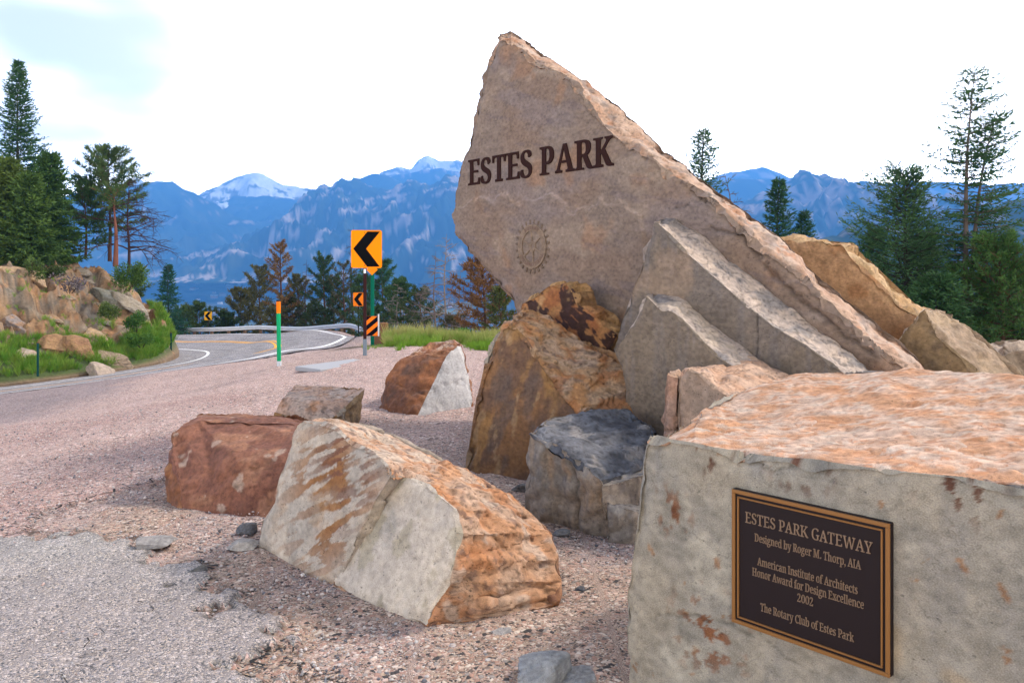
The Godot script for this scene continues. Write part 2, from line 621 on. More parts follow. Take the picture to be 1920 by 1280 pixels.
var hill_n: FastNoiseLite
var hill_m: FastNoiseLite
func hill_u(x: float, d: float, r: float) -> float:      # how far into the knoll, from the edge of the road
	return 11.70 - r + hill_m.get_noise_2d(x * 0.6, d * 0.6) * 0.8 * smoothstep(11.5, 10.4, r) - 0.35 * smoothstep(11.5, 10.0, r)
func hill(x: float, d: float) -> float:    # the rocky knoll inside the bend
	var v := Vector2(x, d) - RC
	var r := v.length()
	var u := hill_u(x, d, r)
	var h := land(x, d) - 0.12
	if u <= 0.0:
		return h + maxf(u * 0.05, -0.05)
	h += 0.12
	var k := clampf((u - 2.2) / 2.7, 0.0, 1.0)
	var bank := minf(u, 2.3) * 0.70 + 3.0 * (k * 0.55 + 0.45 * smoothstep(0.0, 1.0, k)) + 0.10 * maxf(0.0, u - 4.9)
	# steeper where the knoll ends on the right
	h += lerpf(bank, 5.7 * (1.0 - exp(-(u + 0.1) / 1.9)) - 0.3, smoothstep(-0.15, 0.45, atan2(v.y, v.x)))
	if u > 1.3:
		# beds dipping to the right, broken into steps
		var w := smoothstep(1.7, 2.8, u)
		var t := h * 1.5 + x * 0.50 + hill_n.get_noise_2d(x * 0.5, d * 0.5) * 1.2
		var fr := t - floorf(t)
		h += w * (smoothstep(0.7, 1.0, fr) - fr * 0.9) * 0.6
		h += w * hill_n.get_noise_2d(x * 0.9, d * 0.9) * 0.5 + w * hill_m.get_noise_2d(x * 7.0, d * 7.0) * 0.10
	return h

# ---------------------------------------------------------------- trees
func fir(rng: RandomNumberGenerator, o: Dictionary, trunk: MB, crown: MB) -> void:
	var h: float = o.h
	var rad: float = o.r
	var y0: float = o.get("y0", 0.08) * h
	var lean: Vector3 = o.get("lean", Vector3.ZERO)
	var bark: Color = o.get("bark", lin(0.045, 0.034, 0.028))
	var c1: Color = o.get("c1", lin(0.016, 0.045, 0.020))
	var c2: Color = o.get("c2", lin(0.05, 0.105, 0.030)) * 1.12
	var segs := 8
	var axis := func(y: float) -> Vector3:
		var t := y / h
		return Vector3(lean.x * t * t + 0.06 * sin(t * 7.0 + o.get("phase", 0.0)) * t, y, lean.z * t * t)
	var tr: float = o.get("trunk", 0.018 * h)
	for i in segs:
		var ya := h * i / segs
		var yb := h * (i + 1) / segs
		trunk.tube(axis.call(ya), axis.call(yb), tr * (1.0 - 0.95 * ya / h) , tr * (1.0 - 0.95 * yb / h), 6, bark)
	var count: int = o.get("n", 90)
	var sparse: float = o.get("sparse", 0.0)
	var blade_len: float = o.get("bl", 0.17)
	var blade_w: float = o.get("bw", 0.02)
	for i in count:
		var f := pow((i + rng.randf()) / count, o.get("bias", 0.9))
		var y := lerpf(y0, h * 0.985, f)
		if rng.randf() < sparse * (0.4 + 0.6 * (1.0 - f)):
			continue
		var L := rad * (pow(1.0 - f, o.get("taper", 0.75)) * (0.62 + 0.5 * rng.randf()) + 0.035)
		if o.has("shape"):
			L = rad * o.shape.sample_baked(f) * (0.6 + 0.5 * rng.randf())
		var az = i * 2.39996 + rng.randf_range(-0.5, 0.5)
		var out := Vector3(cos(az), 0, sin(az))
		if o.has("side"):
			L *= 1.0 + 0.45 * out.dot(o.side)
		var el := lerpf(o.get("low", -0.28), o.get("up", 0.75), f * f) + rng.randf_range(-0.12, 0.12)
		var p: Vector3 = axis.call(y)
		var dir := (out + Vector3.UP * el).normalized()
		var steps := maxi(3, int(L / 0.30))
		var tone := rng.randf()
		var dead: bool = rng.randf() < o.get("dead", 0.0)
		for s in steps:
			var t0 := float(s) / steps
			var t1 := float(s + 1) / steps
			var q := p + dir * (L / steps)
			trunk.tube(p, q, maxf(0.004, (0.008 + 0.008 * L) * (1.0 - t0)), maxf(0.003, (0.008 + 0.008 * L) * (1.0 - t1)), 3, bark)
			if not dead and (t1 > 0.22 or L < 0.5):
				var side := dir.cross(Vector3.UP).normalized()
				for sg in [-1.0, 1.0, 0.0]:
					var tl: float = (L * 0.30 * (1.15 - t1) + 0.10) * rng.randf_range(0.7, 1.3)
					var td: Vector3 = (dir * 0.75 + side * sg * 0.9 + Vector3.UP * rng.randf_range(-0.30, 0.12)).normalized()
					var k := maxi(2, int(tl / 0.042))
					for b in k:
						var a := p.lerp(q, rng.randf()) + td * tl * (float(b) / k)
						var bd := (td + Vector3(rng.randfn(), rng.randfn(), rng.randfn()) * 0.38).normalized()
						var bs := bd.cross(Vector3(rng.randfn(), rng.randfn() + 0.6, rng.randfn())).normalized()
						var mix := clampf(0.25 * tone + 0.45 * rng.randf() + 0.35 * t1, 0.0, 1.0)
						crown.blade(a, a + bd * blade_len * rng.randf_range(0.7, 1.25), bs, blade_w, c1.lerp(c2, mix))
			p = q
			dir = (dir + Vector3(rng.randfn() * 0.06, o.get("curl", 0.10) + rng.randfn() * 0.05, rng.randfn() * 0.06)).normalized()
			out = Vector3(dir.x, 0, dir.z).normalized()

# long-needled pine: limbs that fork and end in brushes of needles
func pine(rng: RandomNumberGenerator, o: Dictionary, trunk: MB, crown: MB) -> void:
	var h: float = o.h
	var rad: float = o.r
	var lean: Vector3 = o.get("lean", Vector3.ZERO)
	var bark: Color = o.get("bark", lin(0.09, 0.045, 0.03))
	var c1: Color = o.get("c1", lin(0.022, 0.050, 0.018))
	var c2: Color = o.get("c2", lin(0.085, 0.125, 0.035)) * 1.2
	var tr: float = o.get("trunk", 0.018 * h)
	var axis := func(y: float) -> Vector3:
		var t := y / h
		return Vector3(lean.x * t * t + 0.10 * sin(t * 6.0 + o.get("phase", 0.0)) * t, y, lean.z * t * t)
	for i in 8:
		trunk.tube(axis.call(h * i / 8), axis.call(h * (i + 1) / 8), tr * (1.0 - 0.93 * i / 8.0), tr * (1.0 - 0.93 * (i + 1) / 8.0), 6, bark)
	var nl: float = o.get("needle", 0.17)
	var nw: float = o.get("nw", 0.013)
	var per: int = o.get("per", 16)
	for i in o.get("n", 46):
		var f: float = (i + rng.randf()) / o.get("n", 46)
		var y := lerpf(o.get("y0", 0.2) * h, h * 0.98, f)
		if rng.randf() < o.get("sparse", 0.0):
			continue
		var L := rad * (sin(PI * clampf(0.22 + 0.70 * f, 0, 1)) * (0.55 + 0.6 * rng.randf()))
		var az = i * 2.39996 + rng.randf_range(-0.6, 0.6)
		var out := Vector3(cos(az), 0, sin(az))
		var dir := (out + Vector3.UP * lerpf(-0.1, 0.9, f) ).normalized()
		var p: Vector3 = axis.call(y)
		var steps := maxi(3, int(L / 0.28))
		var bare: bool = rng.randf() < o.get("dead", 0.0)
		for s in steps:
			var q := p + dir * (L / steps)
			var t1 := float(s + 1) / steps
			trunk.tube(p, q, (0.010 + 0.010 * L) * (1.05 - float(s) / steps), (0.010 + 0.010 * L) * (1.05 - t1), 3, bark)
			if t1 > 0.22 and not bare:
				for w in 3 + int(t1 > 0.9):
					var side := dir.cross(Vector3.UP).normalized() * (1.0 if w % 2 == 0 else -1.0)
					var td := (dir + side * rng.randf_range(0.4, 1.0) + Vector3.UP * rng.randf_range(-0.1, 0.5)).normalized()
					if w == 3:
						td = dir
					var e := q + td * (0.12 + 0.26 * L * rng.randf())
					trunk.tube(q, e, 0.009, 0.005, 3, bark)
					var tone := rng.randf()
					for b in per / 2:
						var a := p.lerp(q, 0.3 + 0.7 * rng.randf()).lerp(e, 0.15 + 0.85 * rng.randf())
						var bd := (td * 0.8 + Vector3(rng.randfn(), rng.randfn(), rng.randfn()) * 0.6).normalized()
						var bs := bd.cross(Vector3(rng.randfn(), rng.randfn(), rng.randfn())).normalized()
						crown.blade(a, a + bd * nl * rng.randf_range(0.7, 1.2), bs, nw, c1.lerp(c2, clampf(0.45 * tone + 0.55 * rng.randf(), 0, 1)))
			p = q
			dir = (dir + Vector3(rng.randfn() * 0.1, 0.10 + rng.randfn() * 0.08, rng.randfn() * 0.1)).normalized()

func snag_limb(rng: RandomNumberGenerator, mb: MB, p: Vector3, dir: Vector3, L: float, r: float, depth: int, sag: float, col: Color) -> void:
	var steps := 5
	for s in steps:
		var q := p + dir * (L / steps)
		var f := 1.0 - 0.16 * s
		mb.tube(p, q, r * f, r * (f - 0.16), 4, col)
		if depth > 0 and s > 0:
			for k in 1 + int(depth > 1):
				var d2 := (dir + Vector3(rng.randfn(), rng.randfn() * 0.7 + 0.1, rng.randfn()) * 0.75).normalized()
				snag_limb(rng, mb, q, d2, L * rng.randf_range(0.28, 0.5), r * 0.45, depth - 1, sag * 0.5, col)
		p = q
		dir = (dir + Vector3(rng.randfn() * 0.12, -sag + rng.randfn() * 0.1, rng.randfn() * 0.12)).normalized()

func snag(rng: RandomNumberGenerator, o: Dictionary, mb: MB) -> void:
	var h: float = o.h
	var col: Color = o.get("bark", lin(0.06, 0.042, 0.036))
	var lean: Vector3 = o.get("lean", Vector3.ZERO)
	var pt := Vector3.ZERO
	var tr: float = o.get("trunk", 0.014 * h)
	for i in 8:
		var t := (i + 1) / 8.0
		var q := Vector3(lean.x * t * t + 0.05 * h * 0.2 * sin(t * 8.0), h * t, lean.z * t * t)
		mb.tube(pt, q, tr * (1.0 - i * 0.118), tr * (1.0 - (i + 1) * 0.118), 6, col)
		pt = q
	for i in o.get("n", 24):
		var f: float = lerpf(o.get("y0", 0.2), 0.97, (i + rng.randf()) / o.get("n", 24))
		var az = i * 2.39996 + rng.randf_range(-0.5, 0.5)
		var dir := Vector3(cos(az), rng.randf_range(0.0, 0.6), sin(az))
		if o.has("side"):
			dir += o.side * rng.randf_range(0.2, 0.9)
		var L: float = o.r * (1.15 - f) * rng.randf_range(0.55, 1.1)
		snag_limb(rng, mb, Vector3(lean.x * f * f + 0.01 * h * sin(f * 8.0), h * f, lean.z * f * f), dir.normalized(), L, maxf(0.014, 0.014 * L + 0.013), o.get("depth", 2), o.get("sag", 0.08), col)

func bush(rng: RandomNumberGenerator, size: Vector3, count: int, leaf: float, c1: Color, c2: Color, stems: MB, leaves: MB) -> void:
	var lobes := []
	for k in 7:
		lobes.append([Vector3(rng.randf_range(-0.6, 0.6) * size.x, rng.randf_range(0.35, 0.75) * size.y, rng.randf_range(-0.6, 0.6) * size.z), rng.randf_range(0.30, 0.5), rng.randf()])
	for l in lobes:
		stems.tube(Vector3(l[0].x * 0.2, -0.05, l[0].z * 0.2), l[0], 0.012, 0.006, 4, lin(0.05, 0.035, 0.02))
	for i in count:
		var l: Array = lobes[i % 7]
		var d := Vector3(rng.randfn(), rng.randfn(), rng.randfn()).normalized() * pow(rng.randf(), 0.45)
		var p: Vector3 = l[0] + d * size * l[1]
		if p.y < 0.0:
			p.y = rng.randf() * 0.1
		var bd := (d + Vector3(rng.randfn(), rng.randfn() + 0.3, rng.randfn()) * 0.7).normalized()
		var bs := bd.cross(Vector3(rng.randfn(), rng.randfn(), rng.randfn())).normalized()
		leaves.blade(p, p + bd * leaf * rng.randf_range(0.7, 1.3), bs, leaf * 0.28, c1.lerp(c2, clampf(0.5 * l[2] + 0.5 * rng.randf(), 0, 1)))

var foliage: StandardMaterial3D
var wood: StandardMaterial3D
func tree(called: String, style: String, at: Vector3, o: Dictionary, sd: int, label: String, category := "tree", group := "") -> Node3D:
	var rng := RandomNumberGenerator.new()
	rng.seed = sd
	var t := thing(called, at, label, category, group)
	var a := MB.new()
	var b := MB.new()
	if style == "fir":
		fir(rng, o, a, b)
	elif style == "pine":
		pine(rng, o, a, b)
	else:
		snag(rng, o, a)
	if o.has("second"):           # a second stem from the same root
		var a2 := MB.new()
		var b2 := MB.new()
		fir(rng, o.second, a2, b2)
		part("trunk", a.mesh(wood), t)
		part("crown", b.mesh(foliage), t)
		part("trunk", a2.mesh(wood), t).position = o.second.at
		part("crown", b2.mesh(foliage), t).position = o.second.at
		return t
	part("trunk", a.mesh(wood), t)
	if b.v.size():
		part("crown", b.mesh(foliage), t)
	return t

func shrub(called: String, at: Vector3, size: Vector3, count: int, leaf: float, c1: Color, c2: Color, sd: int, label: String) -> void:
	var rng := RandomNumberGenerator.new()
	rng.seed = sd
	var t := thing(called, at, label, "shrub")
	var a := MB.new()
	var b := MB.new()
	bush(rng, size, count, leaf, c1, c2, a, b)
	part("stem", a.mesh(wood), t)
	part("foliage", b.mesh(foliage), t)

# ---------------------------------------------------------------- mountains: a ridge line with spurs and gullies falling towards the valley
func crest_at(crest: Array, x: float) -> float:
	if x <= crest[0].x: return crest[0].y
	for i in crest.size() - 1:
		if x < crest[i + 1].x:
			var t: float = (x - crest[i].x) / (crest[i + 1].x - crest[i].x)
			return lerpf(crest[i].y, crest[i + 1].y, t)
	return crest[-1].y

func mountain(called: String, crest: Array, dist: float, front: float, behind: float, base: float, o: Dictionary, sd: int, mat: Material, label: String) -> void:
	var x0: float = crest[0].x
	var x1: float = crest[-1].x
	var nx: int = int(o.get("nx", 200) * 0.85)
	var nz: int = int(o.get("nz", 90) * 0.85)
	var size: float = o.get("size", 700.0)
	var rough: float = o.get("rough", 0.16)
	var gul := noise(sd, 1.0 / size, 5)
	var fine := noise(sd + 1, 4.0 / size, 4)
	var warp := noise(sd + 2, 0.6 / size, 3)
	var cliff := noise(sd + 3, o.get("patch", 4.5) / size, 5)
	var streak := noise(sd + 4, 11.0 / size, 4)
	var P := PackedVector3Array()
	var C := PackedColorArray()
	for j in nz + 1:
		var t := float(j) / nz * 1.35         # 0 at the foot, 1 on the crest, beyond it the far side
		for i in nx + 1:
			var x := lerpf(x0, x1, float(i) / nx)
			var z := -dist + front * (1.0 - t) if t <= 1.0 else -dist - behind * (t - 1.0) / 0.35
			var top = crest_at(crest, x) + fine.get_noise_2d(x, 0.0) * size * o.get("jag", 0.03)
			var hh = top - base
			var s: float
			if t <= 1.0:
				var wx := x + warp.get_noise_2d(x, z) * size * 0.9 * (1.0 - t)
				var top2 := lerpf(crest_at(crest, wx), crest_at(crest, x), t) - base
				hh = maxf(hh, 0.0) * t + maxf(top2, 0.0) * (1.0 - t)
				s = pow(t, o.get("power", 1.15))
			else:
				s = 1.0 - (t - 1.0) / 0.35 * 0.7
			var mid := sin(PI * clampf(t, 0.0, 1.0))
			var g := 1.0 - absf(gul.get_noise_2d(x, z * 0.55)) * 2.6
			var y = base + hh * s + hh * rough * mid * (g - 0.4) + fine.get_noise_2d(x, z) * size * 0.05 * mid
			P.append(Vector3(x, y, z))
	var dy := PackedFloat32Array(); dy.resize(P.size())
	for j in nz + 1:
		for i in nx + 1:
			var k := j * (nx + 1) + i
			var l := j * (nx + 1) + maxi(i - 1, 0)
			var r := j * (nx + 1) + mini(i + 1, nx)
			var f := maxi(j - 1, 0) * (nx + 1) + i
			var b := mini(j + 1, nz) * (nx + 1) + i
			dy[k] = absf(P[r].y - P[l].y) / maxf(1.0, P[r].x - P[l].x) + absf(P[b].y - P[f].y) / maxf(1.0, absf(P[b].z - P[f].z))
	for k in P.size():
		var p := P[k]
		var col: Color = o.get("forest", lin(0.028, 0.045, 0.03))
		col = col.lerp(o.get("meadow", lin(0.07, 0.08, 0.04)), smoothstep(0.1, 0.4, fine.get_noise_3dv(p * 0.7)) * 0.6)
		var rel := clampf((p.y - base) / o.get("tall", 900.0), 0.0, 1.0)
		var sx: float = p.x + p.y * o.get("tilt", 0.0)
		var rk: float = cliff.get_noise_3d(sx, p.y * 1.5, p.z * 0.06) + 0.45 * streak.get_noise_3d(sx, p.y * 1.3, p.z * 0.06) + rel * o.get("bare", 0.1) - o.get("rock_from", 0.42)
		var rm := smoothstep(0.0, o.get("edge", 0.05), rk)
		col = col.lerp(o.get("rock", lin(0.40, 0.33, 0.28)), rm * 0.9)
		if o.has("snow"):
			var sn = p.y - o.snow + cliff.get_noise_3d(p.x * 0.9, p.y * 2.2, p.z * 0.9) * o.get("snow_span", 500.0)
			col = col.lerp(o.get("alpine", lin(0.16, 0.15, 0.14)), smoothstep(0.25, 0.6, rel))
			col = col.lerp(lin(0.8, 0.82, 0.85), smoothstep(0.0, 40.0, sn))
		var sp := 1.0 + fine.get_noise_3dv(p * 5.0) * 0.3
		C.append(Color(col.r * sp, col.g * sp, col.b * sp))
	grid(called, P, C, nx + 1, nz + 1, mat, label)

# a sheet of nx by nz points
func grid_mesh(P: PackedVector3Array, C: PackedColorArray, nx: int, nz: int, mat: Material, pick: PackedByteArray = PackedByteArray(), want := 0, uv_by := 0.0) -> ArrayMesh:
	var N := PackedVector3Array(); N.resize(P.size())
	var I := PackedInt32Array()
	for j in nz - 1:
		for i in nx - 1:
			var a := j * nx + i
			var b := a + 1
			var d := a + nx
			var e := d + 1
			for t in [[a, d, b], [b, d, e]]:
				var fn := (P[t[2]] - P[t[0]]).cross(P[t[1]] - P[t[0]])
				if fn.y < 0.0:
					fn = -fn
					t.reverse()
				N[t[0]] += fn; N[t[1]] += fn; N[t[2]] += fn
				if pick.size():
					var cnt := pick[t[0]] + pick[t[1]] + pick[t[2]]
					if (1 if cnt >= 2 else 0) != want:
						continue
				I.append(t[0]); I.append(t[1]); I.append(t[2])
	var U := PackedVector2Array()
	for i in N.size():
		N[i] = N[i].normalized()
		if uv_by > 0.0:
			U.append(Vector2(P[i].x, P[i].z) / uv_by)
	var arr := []
	arr.resize(Mesh.ARRAY_MAX)
	arr[Mesh.ARRAY_VERTEX] = P
	arr[Mesh.ARRAY_NORMAL] = N
	arr[Mesh.ARRAY_COLOR] = C
	if uv_by > 0.0:
		arr[Mesh.ARRAY_TEX_UV] = U
	arr[Mesh.ARRAY_INDEX] = I
	var am := ArrayMesh.new()
	am.add_surface_from_arrays(Mesh.PRIMITIVE_TRIANGLES, arr)
	am.surface_set_material(0, mat)
	return am

func grid(called: String, P: PackedVector3Array, C: PackedColorArray, nx: int, nz: int, mat: Material, label: String) -> MeshInstance3D:
	return solo(called, grid_mesh(P, C, nx, nz, mat), label, "", "", "structure")

var valley_n: FastNoiseLite
func valley(x: float, d: float) -> float:
	var h := -14.0 - 24.0 * smoothstep(40.0, 160.0, d) - 122.0 * smoothstep(60.0, 1300.0, d)
	h += 125.0 * smoothstep(1500.0, 4200.0, d)
	h += valley_n.get_noise_2d(x * 0.3, d * 0.3) * 14.0 * smoothstep(150.0, 900.0, d)
	# the wooded hillside on the right
	var r := smoothstep(60.0, 700.0, x - 0.28 * d + 60.0)
	h += r * 300.0 * smoothstep(150.0, 1000.0, d) * (1.0 - 0.6 * smoothstep(1100.0, 2200.0, d)) + r * valley_n.get_noise_2d(x, d) * 22.0
	return h

func scatter(called: String, m: Mesh, xs: Array, cols: Array, label: String, parent: Node = null) -> void:
	var mm := MultiMesh.new()
	mm.transform_format = MultiMesh.TRANSFORM_3D
	mm.use_colors = true
	mm.mesh = m
	mm.instance_count = xs.size()
	for i in xs.size():
		mm.set_instance_transform(i, xs[i])
		mm.set_instance_color(i, cols[i])
	var o := MultiMeshInstance3D.new()
	o.name = numbered(called)
	o.multimesh = mm
	add_child(o)
	tag(o, label, "", "", "stuff")

# ================================================================
func _ready() -> void:
	# ---- camera
	var cam := Camera3D.new()
	cam.name = "camera"
	add_child(cam)
	cam.position = Vector3(0, 1.6, 0)
	cam.near = 0.1
	cam.far = 60000.0
	cam.projection = Camera3D.PROJECTION_FRUSTUM
	cam.size = 2.0 * 0.1 * 640.0 / 1545.0
	cam.frustum_offset = Vector2(0, -0.1 * 130.0 / 1545.0)
	cam.current = true
	# ---- sky: thin bright overcast, a few grey-blue gaps
	var sw := 1024
	var sh := 512
	var cl := noise(5, 1.3, 5)
	var cl2 := noise(8, 0.7, 4)
	var sky_im := Image.create(sw, sh, false, Image.FORMAT_RGBF)
	var glow := Vector3(0.42, 0.40, -0.82).normalized()
	for y in sh:
		var el := (0.5 - (y + 0.5) / sh) * PI
		for x in sw:
			var az := (x + 0.5) / sw * TAU
			var d := Vector3(sin(az) * cos(el), sin(el), -cos(az) * cos(el))
			var q := Vector3(d.x, d.y * 3.2, d.z) * 1.9
			var k := cl.get_noise_3dv(q) + 0.5 * cl2.get_noise_3dv(q)
			var near_sun := smoothstep(0.55, 1.0, d.dot(glow))
			var gap := smoothstep(-0.30, 0.30, k + 0.10 * d.dot(Vector3(-0.75, 0.2, -0.6)) - 0.5 * near_sun) * smoothstep(0.0, 0.12, d.y) * lerpf(1.0, 0.0, smoothstep(-0.30, 0.05, d.x))
			var bright := lerpf(0.90, 1.8, near_sun) * exp(minf(0.26 / maxf(absf(sin(el)), 0.07), 3.0))
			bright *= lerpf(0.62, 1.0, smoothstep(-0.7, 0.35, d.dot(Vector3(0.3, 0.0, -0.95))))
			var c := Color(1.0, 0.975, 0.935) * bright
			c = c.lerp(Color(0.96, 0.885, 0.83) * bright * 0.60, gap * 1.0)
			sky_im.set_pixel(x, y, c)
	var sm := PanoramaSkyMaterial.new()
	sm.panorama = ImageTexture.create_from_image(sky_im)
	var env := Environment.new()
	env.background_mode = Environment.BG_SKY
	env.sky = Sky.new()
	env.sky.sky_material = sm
	env.tonemap_mode = Environment.TONE_MAPPER_LINEAR
	env.tonemap_exposure = 1.18
	env.sdfgi_enabled = true
	env.ssao_enabled = true
	env.ssil_enabled = true
	env.fog_enabled = true
	env.fog_density = 0.00025
	env.fog_light_color = Color(0.10, 0.36, 0.97).linear_to_srgb()
	var we := WorldEnvironment.new()
	we.name = "world_environment"
	we.environment = env
	add_child(we)
	# ---- the sun, soft behind thin cloud, ahead and to the right
	var sun := DirectionalLight3D.new()
	sun.name = "sun"
	sun.light_energy = 1.55
	sun.light_color = Color(1.0, 0.955, 0.90)
	sun.light_angular_distance = 10.0
	sun.shadow_enabled = true
	add_child(sun)
	sun.look_at_from_position(Vector3.ZERO, -Vector3(0.60, 0.66, -0.35).normalized(), Vector3.UP)

	# ---- shared materials
	for i in survey.size() / 2:
		gx.append(Vector2(survey[i * 2], survey[i * 2 + 1]) * 0.1)
		gw.append(weights[i])
	hill_n = noise(41, 0.5, 4)
	hill_m = noise(42, 0.6, 3)
	valley_n = noise(43, 0.004, 4)
	foliage = vmat(0.75, 0.35, 0.25)
	wood = vmat(0.95, 0.0, 0.2)
	var cut_tex := stone_textures(11, 480)
	var raw_tex := stone_textures(21, 250)
	var cut := stone_mat(cut_tex, 0.8, 0.22)          # sawn or split faces with worm holes
	var raw := stone_mat(raw_tex, 0.6, 0.6)
	var cliff := stone_mat(raw_tex, 2.2, 1.2)
	var smooth_cut := stone_mat(stone_textures(15, 60), 0.8, 0.10)
	var far_mat := vmat(1.0, 0.0, 0.0)
	var grav := gravel_textures(31, [s8(232, 216, 212), s8(216, 194, 188), s8(226, 208, 202), s8(206, 188, 182), s8(240, 230, 226), s8(208, 200, 199), s8(220, 197, 190), s8(184, 173, 172), s8(234, 220, 215), s8(216, 202, 195), s8(150, 145, 148), s8(226, 210, 201)], [0.045, 0.11])
	var gravel := vmat(0.95, 0.0, 0.25)
	gravel.albedo_texture = grav[0]
	gravel.heightmap_enabled = true
	gravel.heightmap_texture = grav[1]
	gravel.heightmap_scale = 0.4
	var asp := gravel_textures(51, [s8(222, 218, 216), s8(196, 192, 192), s8(236, 230, 226), s8(180, 178, 180), s8(206, 200, 196), s8(214, 210, 210), s8(186, 186, 189), s8(230, 222, 214), s8(206, 200, 196), s8(212, 206, 203), s8(156, 158, 161)], [0.05, 0.10])
	var asphalt := vmat(0.92, 0.0, 0.3)
	asphalt.albedo_texture = asp[0]
	asphalt.heightmap_enabled = true
	asphalt.heightmap_texture = asp[1]
	asphalt.heightmap_scale = 0.25

	build_ground(gravel, asphalt)
	build_cracks()
	build_road(asphalt)
	build_hill(cliff)
	build_far(far_mat)
	build_boulders(cut, raw, smooth_cut)
	build_signs()
	build_trees()
	build_plants()
	build_loose(raw, gravel)

# ---------------------------------------------------------------- ground
var edge_poly := PackedVector2Array()
func pave(x: float, d: float, nz: FastNoiseLite) -> float:     # >0 on the old paving of the pull-out, in metres from its broken edge
	var p := Vector2(x, d)
	var best := 1e9
	for i in edge_poly.size() - 1:
		best = minf(best, p.distance_to(Geometry2D.get_closest_point_to_segment(p, edge_poly[i], edge_poly[i + 1])))
	var s := 1.0 if Geometry2D.is_point_in_polygon(p, edge_poly) else -1.0
	return s * best + nz.get_noise_2d(x * 5.0, d * 5.0) * 0.20 + nz.get_noise_2d(x * 16.0, d * 16.0) * 0.10 + nz.get_noise_2d(x * 50.0, d * 50.0) * 0.012

